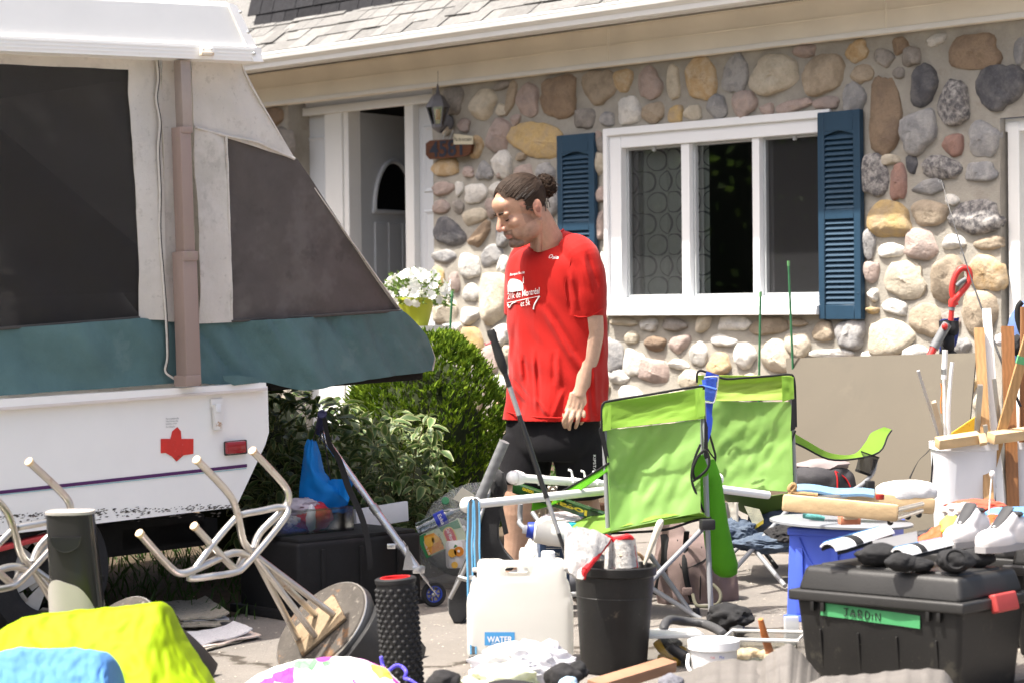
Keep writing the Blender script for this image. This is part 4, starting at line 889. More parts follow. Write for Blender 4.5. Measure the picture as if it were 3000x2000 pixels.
# ---- trees and hedge of the neighbouring garden, left of the frame (seen mirrored in the window)
M_tl = mat('maple_leaf', (.07, .13, .02), .6, .3, 3, trans=.3, col2=(.11, .17, .03))
rnd = random.Random(21)
for k, (x, y, h, r, lb) in enumerate(((-13, 12.5, 7.5, 2.6, 'broad maple in the neighbouring garden beyond the trailer'), (-16, 16.5, 8.5, 3.0, 'tall maple standing behind the first garden tree'), (-11.5, 7.6, 6, 2.2, 'small round maple at the street end of the neighbouring garden'))):
    t = thing('maple_tree', lb, 'tree', (x, y, gz(x, y))); z0 = gz(x, y); b = B()
    b.tube([(x, y, z0-.1), (x+.1, y, z0+h*.3), (x, y+.1, z0+h*.6)], [.22, .17, .09], 10)
    for q in range(7):
        a = q*.9; b.tube([(x+.05, y, z0+h*.3+.1*q), (x+r*.5*math.cos(a), y+r*.5*math.sin(a), z0+h*.5+.1*q), (x+r*.8*math.cos(a), y+r*.8*math.sin(a), z0+h*.66+.1*q)], [.09, .05, .02], 6)
    b.obj('trunk', M_bark, t); b = B(); cl = []
    for q in range(70):
        d = Vector((rnd.gauss(0, 1), rnd.gauss(0, 1), rnd.gauss(0, .9))).normalized()*rnd.random()**.4; cl.append(Vector((x+d.x*r, y+d.y*r, z0+h*.60+d.z*h*.42)))
    for i in range(4200):
        c0 = rnd.choice(cl); p = c0+Vector((rnd.gauss(0, .34), rnd.gauss(0, .34), rnd.gauss(0, .24))); scatter_leaves(b, [(p, (rnd.gauss(0, 1), rnd.gauss(0, 1), rnd.gauss(-.2, .6)))], .2, .075, rnd)
    b.obj('crown', M_tl, t, smooth=0, kind='stuff')
b = B()
hc = B()
for i in range(9): yy = 6+2.1*i; hc.blob((-9.6, yy, gz(-9.6, yy)+1.6), (.8, 1.5, 2.6), 3, .2, 3, i)  # opaque dark core, added to darken the hedge in the window reflection
for i in range(9000):
    x = rnd.uniform(-10.1, -8.5); y = rnd.uniform(5, 24); z = gz(x, y)+rnd.random()**.8*(4.2+.9*noise.noise(Vector((y*.5, 0, 0)))); scatter_leaves(b, [(Vector((x, y, z)), (rnd.gauss(.4, 1), rnd.gauss(0, 1), rnd.gauss(.3, .6)))], .12, .045, rnd)
hd0 = thing('hedge', 'leafy hedge along the neighbouring garden beyond the trailer', 'hedge', (-9.3, 14, gz(-9.3, 14))); b.obj('foliage', M_tl, hd0, smooth=0, kind='stuff'); hc.obj('dark_core', mat('hedge_inner', (.010, .014, .005), .95), hd0)


# ================================================================== the man in the red T-shirt
PD = 9.65
f_ = Vector((-.66, -.75, 0)).normalized(); l_ = Vector((-f_.y, f_.x, 0))       # torso: forward, his left
foot = GP(1600, PD)
person = thing('person', 'man in a red running T-shirt and black shorts looking down as he walks', 'person', foot)
M_skin = None
def skin_mat():
    m = bpy.data.materials.new('skin'); m.use_nodes = True; nt = m.node_tree; bs = nt.nodes['Principled BSDF']
    at = nt.nodes.new('ShaderNodeVertexColor'); at.layer_name = 'paint'; tc = nt.nodes.new('ShaderNodeTexCoord')
    n = _noise(nt, tc.outputs['Object'], 55, 6, .7); r = _ramp(nt, n.outputs[0], [(.3, (.86, .84, .82)), (.7, (1.08, 1.05, 1.04))])
    mx = nt.nodes.new('ShaderNodeMixRGB'); mx.blend_type = 'MULTIPLY'; mx.inputs[0].default_value = 1
    nt.links.new(at.outputs[0], mx.inputs[1]); nt.links.new(r.outputs[0], mx.inputs[2]); nt.links.new(mx.outputs[0], bs.inputs['Base Color'])
    bs.inputs['Roughness'].default_value = .48; bs.inputs['Subsurface Weight'].default_value = .10; bs.inputs['Subsurface Radius'].default_value = (.011, .004, .002); bs.inputs['Subsurface Scale'].default_value = 1
    bn = _noise(nt, tc.outputs['Object'], 420, 4, .7); bp = nt.nodes.new('ShaderNodeBump'); bp.inputs['Strength'].default_value = .18; bp.inputs['Distance'].default_value = .004
    nt.links.new(bn.outputs[0], bp.inputs['Height']); nt.links.new(bp.outputs[0], bs.inputs['Normal']); return m
def loft(rings, n=36, fw=f_, lt=l_, pw=2.2, cap=True, wob=None):
    """rings: (centre, half width along lt, half depth along fw)"""
    b = B(); v = []; f = []
    for k, (c, w, d) in enumerate(rings):
        for j in range(n):
            a = 2*math.pi*j/n; cs, sn = math.cos(a), math.sin(a)
            q = Vector(c)+lt*w*math.copysign(abs(cs)**(2/pw), cs)+fw*d*math.copysign(abs(sn)**(2/pw), sn)
            if wob: q = wob(q, a, k)
            v.append(q)
    for k in range(len(rings)-1):
        for j in range(n): f.append((k*n+j, k*n+(j+1) % n, (k+1)*n+(j+1) % n, (k+1)*n+j))
    if cap: f += [tuple(reversed(range(n))), tuple((len(rings)-1)*n+j for j in range(n))]
    return b.add(v, f)
def dens(rs, k):                      # spline-densify px rings (px, py, off, w, d)
    P, _ = spline([Vector((r[0], r[1], r[2])) for r in rs], 0, k); Q, _ = spline([Vector((r[3], r[4], 0)) for r in rs], 0, k)
    return [(V(p.x, p.y, PD+p.z), q.x, q.y) for p, q in zip(P, Q)]
# ---- head frame
fh0 = Vector((-.90, -.43, 0)).normalized(); HPT = math.radians(24); HS = 1.06
lh = Vector((-fh0.y, fh0.x, 0)); fh = fh0*math.cos(HPT)-Vector((0, 0, math.sin(HPT))); uh = fh.cross(lh)*1.0
if uh.z < 0: uh = -uh
HC = V(1527, 617, PD-.12)
def hd(f, l, u): return HC+(fh*f+lh*l+uh*u)*HS
HR = axes(fh, lh, uh)
def he(b, c, r, sub=3, R=None): b.blob(hd(*c), [q*HS for q in r], sub, R=HR if R is None else HR @ R)
b = B()
he(b, (-.012, 0, .042), (.102, .077, .086), 4); he(b, (.030, 0, -.030), (.066, .060, .098), 4)
for s in (-1, 1):
    he(b, (.012, s*.036, -.070), (.052, .028, .042)); he(b, (.060, s*.038, -.022), (.028, .024, .024)); he(b, (.062, s*.026, -.062), (.026, .024, .03))
    he(b, (-.030, s*.076, -.008), (.020, .008, .034), 3, Matrix.Rotation(s*.25, 3, 'Z') @ Matrix.Rotation(-.2, 3, 'Y')); he(b, (-.040, s*.080, .004), (.012, .006, .024)); he(b, (-.028, s*.078, -.034), (.008, .006, .011))
    he(b, (.080, s*.030, .021), (.016, .026, .010)); he(b, (.073, s*.031, .000), (.012, .018, .010)); he(b, (.098, s*.0125, -.034), (.012, .008, .009))
he(b, (.070, 0, .050), (.030, .054, .036)); he(b, (.088, 0, .022), (.012, .02, .014))
b.tube([hd(.088, 0, .018), hd(.098, 0, .000), hd(.110, 0, -.020), hd(.114, 0, -.030)], [.0085*HS, .0095*HS, .012*HS, .0125*HS], 12); he(b, (.112, 0, -.029), (.013, .013, .011))
he(b, (.088, 0, -.056), (.014, .028, .012)); he(b, (.091, 0, -.0615), (.011, .022, .0055)); he(b, (.088, 0, -.0725), (.012, .019, .007)); he(b, (.076, 0, -.100), (.024, .026, .021)); he(b, (.055, 0, -.108), (.035, .034, .018))
# neck
b.tube([hd(-.030, 0, -.01), hd(-.045, 0, -.06), V(1598, 698, PD-.06), V(1610, 735, PD-.02), V(1616, 790, PD+.0)], [.062, .062, .068, .082, .10], 20)
b.tube([hd(-.03, .055, -.05), V(1578, 738, PD-.11)], [.014, .012], 10)
# torso core, arms, legs
b2 = loft(dens([(1612, 745, 0, .10, .07), (1622, 790, 0, .19, .11), (1630, 900, 0, .19, .125), (1632, 1050, 0, .175, .115), (1628, 1200, 0, .18, .12), (1622, 1300, 0, .18, .12)], 4)); b.add(b2.v, b2.f)
arm = [(1712, 775, -.12), (1722, 860, -.13), (1729, 940, -.135), (1733, 985, -.135), (1722, 1045, -.145), (1709, 1100, -.16), (1700, 1138, -.17), (1694, 1162, -.175)]
ar = [.062, .058, .054, .048, .046, .041, .037, .036]
P, R = spline([V(x, y, PD+z) for x, y, z in arm], ar, 4); b.tube(P, R, 18)
b.blob(V(1742, 1000, PD-.115), (.03, .035, .04), 3)
P, R = spline([V(1530, 770, PD+.12), V(1515, 880, PD+.15), V(1520, 1000, PD+.16), V(1540, 1120, PD+.12)], [.06, .05, .042, .034], 4); b.tube(P, R, 14)
# near hand: palm, thumb leaving its side, four bent fingers
hp_ = lambda x, y, z=0: V(x, y, PD-.19+z)
b.blob(hp_(1689, 1184, .002), (.040, .017, .040), 3); b.blob(hp_(1695, 1160, .002), (.033, .020, .03), 3)
palm = [(1695, 1160, 0), (1691, 1180, -.004), (1688, 1203, -.008)]
for t in range(5):
    k = t/4; x = 1662+52*k; b.tube([hp_(1680+26*k, 1150), hp_(x+10-8*k, 1178, -.006+.01*abs(k-.4)), hp_(x, 1204, -.010+.014*abs(k-.4))], [.016, .0135, .0120], 10)
for x, pts, r in ((1664, [(1664, 1203, -.012), (1657, 1221, -.022), (1652, 1236, -.014), (1655, 1250, .004)], .0105), (1680, [(1680, 1206, -.014), (1674, 1226, -.024), (1668, 1242, -.014), (1668, 1256, .006)], .0108), (1697, [(1697, 1206, -.012), (1694, 1224, -.020), (1690, 1240, -.010), (1686, 1251, .010)], .0102), (1712, [(1712, 1202, -.006), (1711, 1217, -.012), (1708, 1230, -.002), (1702, 1240, .012)], .0092)):
    P, R = spline([hp_(*q) for q in pts], [r, r*.98, r*.9, r*.72], 4); b.tube(P, R, 10); b.blob(P[-1], (r*.72,)*3, 2); b.blob(hp_(pts[0][0], pts[0][1]-1, pts[0][2]+.001), (r*1.05, r*1.05, r), 2)
P, R = spline([hp_(1684, 1166, .012), hp_(1664, 1182, .016), hp_(1653, 1202, .012), hp_(1651, 1220, .006)], [.017, .0145, .0115, .0085], 4); b.tube(P, R, 10); b.blob(P[-1], (.0085,)*3, 2)
# far hand (behind him), legs and feet
b.blob(V(1552, 1150, PD+.10), (.03, .03, .05), 3)
for k in range(4): b.tube([V(1542+k*7, 1165, PD+.09), V(1540+k*7, 1195, PD+.08), V(1545+k*7, 1210, PD+.10)], [.010, .009, .007], 8)
b.tube([V(1566, 1150, PD+.07), V(1572, 1175, PD+.06), V(1570, 1192, PD+.05)], [.012, .010, .008], 8)
def leg(pts, rr): P, R = spline([V(x, y, PD+z) for x, y, z in pts], rr, 4); b.tube(P, R, 20)
fa = GP(1500, PD+.02); fb2 = GP(1715, PD+.02)
leg([(1560, 1290, .05), (1535, 1390, .03), (1524, 1445, .01), (1524, 1500, .02), (1516, 1580, .03), (1504, 1660, .03), (1500, 1715, .03)], [.10, .078, .068, .070, .055, .043, .040])
leg([(1690, 1290, -.04), (1700, 1390, -.02), (1704, 1445, .0), (1712, 1500, .03), (1720, 1580, .06), (1728, 1660, .08), (1732, 1712, .08)], [.10, .078, .064, .068, .055, .042, .040])
bb = remesh(b, .0034, 'body', 3)
body_o = bb.obj('body', skin_mat(), person, smooth=180)
ca = body_o.data.color_attributes.new('paint', 'FLOAT_COLOR', 'POINT')
HRi = HR.inverted(); SKN = Vector((.45, .262, .175)); ARM = Vector((.47, .30, .212))
for i, p in enumerate(bb.v):
    w = Vector(p); q = (HRi @ (w-HC))/HS; c = SKN.copy(); f, l, u = q
    if (w-HC).length < .3:
        nz = noise.noise(q*120)*.5+.5; al = abs(l)
        st = 0
        if u < -.045 and f > -.01: st = min(1, (-.040-u)/.03)*min(1, (f+.01)/.03)*.40      # jaw stubble
        if f > .055 and al < .034 and -.125 < u < -.078: st = max(st, .78)                  # goatee
        if f > .07 and al < .036 and -.060 < u < -.044: st = max(st, .72)                   # moustache
        if f > .06 and .018 < al < .036 and -.085 < u < -.05: st = max(st, .55)
        if -.03 < f < .03 and al > .05 and -.045 < u < .03: st = max(st, .35)               # sideburn
        st *= .65+.5*nz; c = c.lerp(Vector((.075, .058, .048)), max(0, min(.92, st)))
        if f > .085 and al < .022 and -.077 < u < -.059: c = Vector((.44, .19, .15))         # lips
        if f > .095 and al < .018 and -.045 < u < -.01: c = c.lerp(Vector((.58, .27, .20)), .6)
        if al > .07 and -.05 < u < .04: c = c.lerp(Vector((.62, .27, .19)), .5)              # ears
        if f > .06 and .014 < al < .05 and -.012 < u < .006: c = c.lerp(Vector((.30, .16, .115)), .55)   # eye sockets, shade painted into the skin
    elif w.z < HC.z-.35: c = ARM.copy()
    ca.data[i].color = (*c, 1)
# ---- eyes, brows, forehead creases
M_hair = mat('dark_brown_hair', (.040, .024, .015), .45, .4, 40, .3, 160, spec=.35, wave=(70, .5, 'Z', 3))
M_hair.node_tree.nodes['Principled BSDF'].inputs['Roughness'].default_value = .62; M_hair.node_tree.nodes['Principled BSDF'].inputs['Specular IOR Level'].default_value = .2
M_hgrey = mat('greying_temple_hair', (.065, .053, .045), .6, .4, 60)
for s in (-1, 1):
    B().blob(hd(-.027, s*.0855, -.008), (.011, .0035, .017), 2, R=HR).obj('ear_shade', mat('ear_shadow_skin', (.30, .13, .09), .6), person)  # darker skin blob paints the shade inside the ear
    P = [hd(.094, s*.012, .022), hd(.0985, s*.022, .027), hd(.093, s*.036, .027), hd(.080, s*.048, .020)]
    B().tube(P, [.0042, .0060, .0052, .0026], 8, smooth=4).obj('eyebrow', M_hair, person)
    P = [hd(.0835, s*.019, -.003), hd(.0865, s*.027, -.0062), hd(.0845, s*.036, -.0055), hd(.078, s*.044, -.001)]
    B().tube(P, [.0016, .0026, .0026, .0014], 6, smooth=4).obj('eyelash', M_hair, person)
# ---- hair: swept back cap, strands, bun
def hair_ok(f, l, u):
    a = abs(l)
    if u < -.055: return False
    front = .068-.30*max(0, .085-u)-.9*max(0, a-.045)*(u < .09)      # receding line
    if f > front: return False
    if a > .055 and f > -.012 and u < .050-.9*(-.012-f)*0: return f < .012 and u > .0
    if a > .055 and u < .010 and f > -.052: return False
    if u < -.02 and f > -.055: return False
    return True
def hs_surf(a, e, k=1.0):
    d = Vector((math.cos(a)*math.cos(e), math.sin(a)*math.cos(e), math.sin(e))); r = 1+.018*noise.noise(Vector((d.x*3, d.y*22, d.z*9)))+.012*noise.noise(Vector((d.x*6, d.y*46, d.z*20)))
    return (-.014+.1065*d.x*r*k, .0815*d.y*r*k, .044+.092*d.z*r*k)
b = B(); v = []; f = []; NA, NE = 120, 60; ok = []
for j in range(NE+1):
    for i in range(NA):
        q = hs_surf(2*math.pi*i/NA, -1.25+(1.25+math.pi/2)*j/NE); v.append(hd(*q)); ok.append(hair_ok(*q))
for j in range(NE):
    for i in range(NA):
        q = (j*NA+i, j*NA+(i+1) % NA, (j+1)*NA+(i+1) % NA, (j+1)*NA+i)
        if sum(ok[k] for k in q) >= 3: f.append(q)
b.add(v, f); hair = b.obj('hair', M_hair, person, smooth=180)
rnd = random.Random(2); b = B(); bg_ = B()
for i in range(420):                  # strands combed from the hairline back to the tie
    a = rnd.uniform(-1.9, 1.9); e = rnd.uniform(-.1, 1.2); q0 = Vector(hs_surf(a, e, 1.0)); 
    if not hair_ok(*q0): continue
    q1 = Vector((-.118, 0, .075)); P = []
    for t in range(6):
        k = t/5*rnd.uniform(.55, 1); q = q0.lerp(q1, k); d = Vector(((q.x+.014)/.1065, q.y/.0815, (q.z-.044)/.092)); d.normalize(); P.append(hd(-.014+.1085*d.x, .0835*d.y, .044+.0945*d.z))
    (bg_ if (abs(q0.y) > .06 and q0.x > -.01 and q0.z < .06 and rnd.random() < .6) else b).tube(P, [.0016]*5+[.0006], 4)
for i in range(70):                   # short greying side hair around the ear
    s = rnd.choice((-1, 1)); q = Vector((rnd.uniform(-.012, .016), s*.0745, rnd.uniform(-.005, .045))); bg_.tube([hd(*q), hd(q.x-.012, q.y+s*.003, q.z-.006)], [.0018, .0008], 4)
for i in range(60):
    q = Vector((rnd.uniform(-.10, -.06), rnd.choice((-1, 1))*rnd.uniform(.02, .06), rnd.uniform(-.045, .02))); bg_.tube([hd(*q), hd(q.x-.006, q.y, q.z+.02)], [.002, .0008], 4)
b.obj('hair_strands', M_hair, person); bg_.obj('temple_hair', M_hgrey, person)
b = B(); bc = Vector((-.134, .0, .043))
b.blob(hd(*bc), (.030, .037, .039), 3, .35, 4, 2)
for i in range(170):
    d = Vector((rnd.gauss(-.3, 1), rnd.gauss(0, 1), rnd.gauss(0, 1))).normalized(); c0 = bc+Vector((d.x*.031, d.y*.038, d.z*.041)); P = []; ph = rnd.uniform(0, 6)
    t1 = d.cross(Vector((rnd.gauss(0, 1), rnd.gauss(0, 1), rnd.gauss(0, 1)))).normalized(); t2 = d.cross(t1)
    for k in range(9): a = ph+k*.75; P.append(hd(*(c0+(t1*math.cos(a)+t2*math.sin(a))*.010+t1*(k-4)*.004+d*.003*math.sin(k))))
    b.tube(P, .0017, 4)
for i in range(24):
    d = Vector((-1, rnd.gauss(0, .7), rnd.gauss(-.2, .8))).normalized(); p0 = bc+d*.03; b.tube([hd(*p0), hd(*(p0+d*.015+Vector((0, 0, .006)))), hd(*(p0+d*.028-Vector((0, 0, .004))))], [.0011, .0008, .0003], 4)
b.obj('hair_bun', M_hair, person)
b = B(); b.tube([hd(-.112+.003*math.cos(a), .022*math.cos(a), .066+.022*math.sin(a)) for a in [k*.39 for k in range(16)]], .004, 6, closed=True); b.obj('hair_tie', M_blk, person)
# ---- T-shirt
def folds(q, a, k):
    n = noise.noise(Vector((q.x*5, q.y*5, q.z*3.2)))*.016+noise.noise(Vector((q.x*13+q.z*11, q.y*13, q.z*4)))*.011
    low = max(0, min(1, (1.05-q.z)/.5)); n += low*.010*math.sin(a*7+q.z*6)+low*.005*math.sin(a*15+q.z*3)
    d = Vector((q.x-tcx.x, q.y-tcx.y, 0)).normalized(); return q+d*n
tcx = V(1630, 950, PD)
rs = [(1628, 1228, 0, .243, .165), (1630, 1190, 0, .238, .158), (1632, 1120, 0, .230, .150), (1634, 1030, 0, .226, .148), (1634, 940, 0, .226, .152), (1630, 860, 0, .228, .156), (1626, 800, 0, .222, .150), (1624, 762, .0, .205, .135), (1622, 738, .0, .165, .115), (1620, 722, .0, .115, .085)]
b = loft(dens(rs, 8), 72, wob=folds)
def sleeve(pts, rr):
    P, R = spline([V(x, y, PD+z) for x, y, z in pts], rr, 6); k = len(b.v); b.tube(P, R, 26)
    for i in range(k, len(b.v)):
        q = Vector(b.v[i]); b.v[i] = tuple(q+Vector((noise.noise(Vector((q.x*11, q.y*11, q.z*7)))*.010, noise.noise(Vector((q.x*9+5, q.y*9, q.z*12)))*.010, 0)))
sleeve([(1668, 728, -.06), (1700, 752, -.11), (1716, 800, -.125), (1722, 860, -.13), (1724, 926, -.132)], [.066, .078, .077, .072, .066])
sleeve([(1570, 735, .06), (1540, 765, .11), (1528, 820, .13), (1522, 880, .14), (1518, 926, .145)], [.066, .074, .070, .064, .060])
# trapezius: cloth rising to the back of the neck
b.tube([V(1692, 738, PD-.08), V(1660, 716, PD-.03), V(1642, 706, PD+.03)], [.058, .052, .046], 16); b.tube([V(1560, 750, PD+.07), V(1590, 730, PD+.04), V(1625, 712, PD+.05)], [.052, .05, .046], 16)
sh = remesh(b, .0042, 'shirt', 2)
FOLD = [((1597, 917), (1690, 1075), 9, .010), ((1612, 905), (1704, 1060), 9, -.010), ((1562, 1030), (1571, 1205), 6, .009), ((1573, 1040), (1583, 1190), 6, -.008), ((1522, 1040), (1530, 1110), 6, .009), ((1534, 1045), (1545, 1130), 6, -.009), ((1496, 1120), (1542, 1178), 6, .008), ((1500, 1105), (1550, 1165), 6, -.007), ((1571, 1165), (1604, 1215), 6, .009), ((1620, 1040), (1622, 1120), 8, -.008), ((1632, 1030), (1640, 1130), 8, .007), ((1720, 745), (1752, 835), 6, -.007), ((1708, 760), (1735, 850), 6, .007), ((1670, 800), (1690, 900), 7, .007), ((1659, 820), (1672, 915), 6, -.009), ((1650, 1140), (1620, 1222), 8, .008), ((1500, 800), (1520, 900), 8, -.006), ((1512, 930), (1500, 1060), 7, -.007), ((1740, 1080), (1748, 1215), 6, .008), ((1728, 1090), (1735, 1215), 6, -.008)]
nv_ = []
for p in sh.v:
    w = Vector(p)-CAMP; k = F_PX/w.dot(CF); x, y = 1500+w.dot(CR)*k, 1000-w.dot(CU)*k; d = 0
    for (ax_, ay_), (bx_, by_), wd, am in FOLD:
        ex, ey = bx_-ax_, by_-ay_; t = max(-.1, min(1.1, ((x-ax_)*ex+(y-ay_)*ey)/(ex*ex+ey*ey))); r2 = ((x-ax_-ex*t)**2+(y-ay_-ey*t)**2)/(wd*wd)
        if r2 < 9: d += am*math.exp(-r2)*(1-max(0, abs(2*t-1)-.6)/.6)
    nv_.append(tuple(Vector(p)-CF*d) if Vector(p).y < PD+.02 else p)
sh.v = nv_; M_red = mat('red_jersey', (.38, .009, .006), .75, .06, 14, .15, 500, spec=.15, sheen=.1)
shirt = sh.obj('shirt', M_red, person, smooth=180)
ST_ = bvh(sh)
# collar band and sleeve hem
col_ = [(1547, 720), (1551, 729), (1568, 733), (1592, 724), (1622, 704), (1640, 685), (1650, 674)]
P = [onto(ST_, x, y, .001, PD) for x, y in col_]; P, R = spline(P, .006, 5)
B().tube(P, .0055, 8, flat=1).obj('collar', M_red, shirt)
def ring_on(pts, r, m, n='hem'):
    P = [onto(ST_, x, y, .001, PD-.1) for x, y in pts]; P, _ = spline(P, 0, 5); B().tube(P, r, 6).obj(n, m, shirt)
ring_on([(1682, 926), (1700, 930), (1725, 926), (1748, 917), (1764, 905)], .0032, M_red); ring_on([(1486, 1205), (1530, 1216), (1600, 1222), (1680, 1222), (1750, 1214)], .0028, M_red)
ring_on([(1662, 700), (1672, 760), (1655, 830), (1660, 880)], .0016, M_red, 'seam')
# printed lettering, laid onto the cloth
M_prt = mat('white_print', (.80, .78, .76), .7, .04, 60)
def tile(u, v): return (1350+u/3.484, 500+v/3.484)
def lay(a, c, h):                     # text box from baseline points a -> c in photo pixels
    def fn(u, v): x = a[0]+(c[0]-a[0])*u; y = a[1]+(c[1]-a[1])*u-h*v; return onto(ST_, x, y, .0022, PD)
    return fn
text_fit('21k de Montréal', lay(tile(482, 1316), tile(805, 1256), 19), 'lettering', M_prt, shirt, .002)
text_fit('et 5k', lay(tile(615, 1388), tile(712, 1372), 17), 'lettering', M_prt, shirt, .004)
text_fit('Banque Scotia', lay(tile(506, 1084), tile(655, 1056), 9.5), 'lettering', M_prt, shirt, .006, .15)
text_fit('asics', lay(tile(938, 905), tile(1000, 905), 9), 'lettering', M_prt, shirt, .01, .25)
def outline(pts, n='print_shape'):
    n_ = len(pts); cx = sum(p[0] for p in pts)/n_; cy = sum(p[1] for p in pts)/n_; b = B(); P = []
    for k in (.02, .25, .5, .75, 1): P += [onto(ST_, *tile(cx+(p[0]-cx)*k, cy+(p[1]-cy)*k), .0026, PD) for p in pts]
    b.add(P, [(r*n_+i, r*n_+(i+1) % n_, (r+1)*n_+(i+1) % n_, (r+1)*n_+i) for r in range(4) for i in range(n_)]+[tuple(range(n_))]); b.obj(n, M_prt, shirt, smooth=0)
outline([(486, 1246), (520, 1238), (642, 1222), (642, 1180), (632, 1145), (612, 1125), (575, 1110), (540, 1104), (510, 1108), (492, 1135), (482, 1175)])
outline([(636, 1150), (642, 1085), (646, 1082), (648, 1150)])
def brush(pts, w):
    P, _ = spline([onto(ST_, *tile(*p), .0022, PD) for p in pts], 0, 5); B().tube(P, w, 6).obj('print_line', M_prt, shirt)
brush([(478, 1352), (560, 1334), (640, 1317), (725, 1299), (806, 1282)], .0012); brush([(806, 1282), (780, 1325), (755, 1370), (745, 1415)], .0032); brush([(484, 1362), (502, 1398), (530, 1358), (570, 1340)], .0026)
brush([(902, 893), (915, 868), (938, 866), (930, 890), (905, 897)], .0011)
# ---- shorts
M_short = mat('black_shorts', (.010, .0095, .011), .85, .25, 16, .25, 260, spec=.12, sheen=.04)
def sf_(q, a, k): n = noise.noise(Vector((q.x*8, q.y*8, q.z*6)))*.010+noise.noise(Vector((q.x*22, q.y*22, q.z*10)))*.004; return q+Vector((n, n*.4, 0))
b = loft(dens([(1622, 1195, 0, .205, .135), (1620, 1260, 0, .208, .145), (1618, 1310, 0, .205, .145), (1618, 1345, 0, .175, .12)], 5), 48, wob=sf_)
def sleg(pts, rr):
    P, R = spline([V(x, y, PD+z) for x, y, z in pts], rr, 6); k = len(b.v); b.tube(P, R, 28)
    for i in range(k, len(b.v)): b.v[i] = tuple(sf_(Vector(b.v[i]), 0, 0))
sleg([(1552, 1290, .05), (1540, 1350, .04), (1534, 1400, .03), (1528, 1432, .02)], [.112, .108, .100, .098]); sleg([(1688, 1290, -.04), (1700, 1350, -.03), (1706, 1410, -.01), (1708, 1450, .0)], [.112, .108, .103, .102])
shs = remesh(b, .0055, 'shorts', 14); shorts = shs.obj('shorts', M_short, person, smooth=180); SH_ = bvh(shs)
text_fit('KIPSTA', lambda u, v: onto(SH_, 1737+8*v, 1331+48*u, .002, PD-.1), 'lettering', M_prt, shorts)
# ---- shoes
M_shoe = mat('grey_trainers', (.10, .10, .11), .8, .2, 20)
for px, D, z in ((1490, PD+.0, 0), (1722, PD+.07, 0)):
    c = GP(px, D); k = Vector((-.75, -.66, 0)).normalized(); s_ = Vector((-k.y, k.x, 0)); R = axes(k, s_, Vector((0, 0, 1)))
    b = B(); b.blob(c+k*.05+Vector((0, 0, .045)), (.14, .048, .048), 3, pw=.8, R=R); b.blob(c-k*.03+Vector((0, 0, .075)), (.055, .042, .06), 3, R=R); q = remesh(b, .006, 'shoe', 2)
    so_ = q.obj('shoe', M_shoe, person, smooth=180); B().box(c+k*.05+Vector((0, 0, .012)), (.285, .095, .024), R, .011, 3).obj('sole', mat('white_sole', (.6, .6, .58), .7), so_)

# ================================================================== green folding camp chairs
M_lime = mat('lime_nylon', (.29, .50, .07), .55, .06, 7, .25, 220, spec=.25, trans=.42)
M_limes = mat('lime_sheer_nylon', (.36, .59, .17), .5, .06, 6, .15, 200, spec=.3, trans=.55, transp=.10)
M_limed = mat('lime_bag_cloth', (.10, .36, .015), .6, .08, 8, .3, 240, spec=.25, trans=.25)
M_tape = mat('black_binding', (.009, .009, .010), .8, .2, 30, .2, 120)
M_tubeg = mat('grey_steel_tube', (.23, .235, .245), .38, .06, 8, spec=.5, coat=.15)
M_blkp = mat('black_plastic', (.022, .022, .023), .5, .15, 20)
def tube_part(pts, r, name, m, parent, n=10, sm=0): return B().tube(pts, r, n, smooth=sm).obj(name, m, parent)
def cloth(tl, tr, br, bl, D4, name, m, parent, bow=.0, wr=.012, nu=22, nv=26, seed=0, thick=.003):
    """cloth between four photo corners at depths D4, bowed and wrinkled"""
    q = [V(*p, d) for p, d in zip((tl, tr, br, bl), D4)]; nrm = (q[1]-q[0]).cross(q[3]-q[0]).normalized()
    if nrm.y < 0: nrm = -nrm
    def fn(u, v):
        p = q[0].lerp(q[1], u).lerp(q[3].lerp(q[2], u), v)
        w = noise.noise(Vector((u*3+v*1.5+seed, v*3.2-u, seed*1.7)))+.6*noise.noise(Vector((u*9+v*5, v*5, seed)))+.3*abs(noise.noise(Vector((u*16-v*9, v*7+u*4, seed+3))))
        e = math.sin(math.pi*u)*math.sin(math.pi*min(1, v*.9+.08))
        return p+nrm*(bow*e+wr*w*(e**.5 if e > 0 else 0))
    return B().sheet(fn, nu, nv, thick).obj(name, m, parent, smooth=80)
# ---- nearer chair
c1 = GP(1990, 9.1); ch1 = thing('camp_chair', 'lime green folding camp chair with its back to the black bin', 'camp chair', c1, group='green camp chairs')
# back posts (upright tubes), slightly splayed
PL0, PL1 = V(1766, 1180, 9.02), V(1783, 1570, 8.98); PR0, PR1 = V(2062, 1150, 9.12), V(2084, 1822, 8.95)
PR1.z = gz(PR1.x, PR1.y)
tube_part([V(1768, 1215, 9.0), PL1, V(1786, 1600, 8.98)], .0105, 'back_post', M_tubeg, ch1)
tube_part([V(2060, 1180, 9.1), V(2072, 1530, 9.02), PR1], .0105, 'back_post', M_tubeg, ch1)
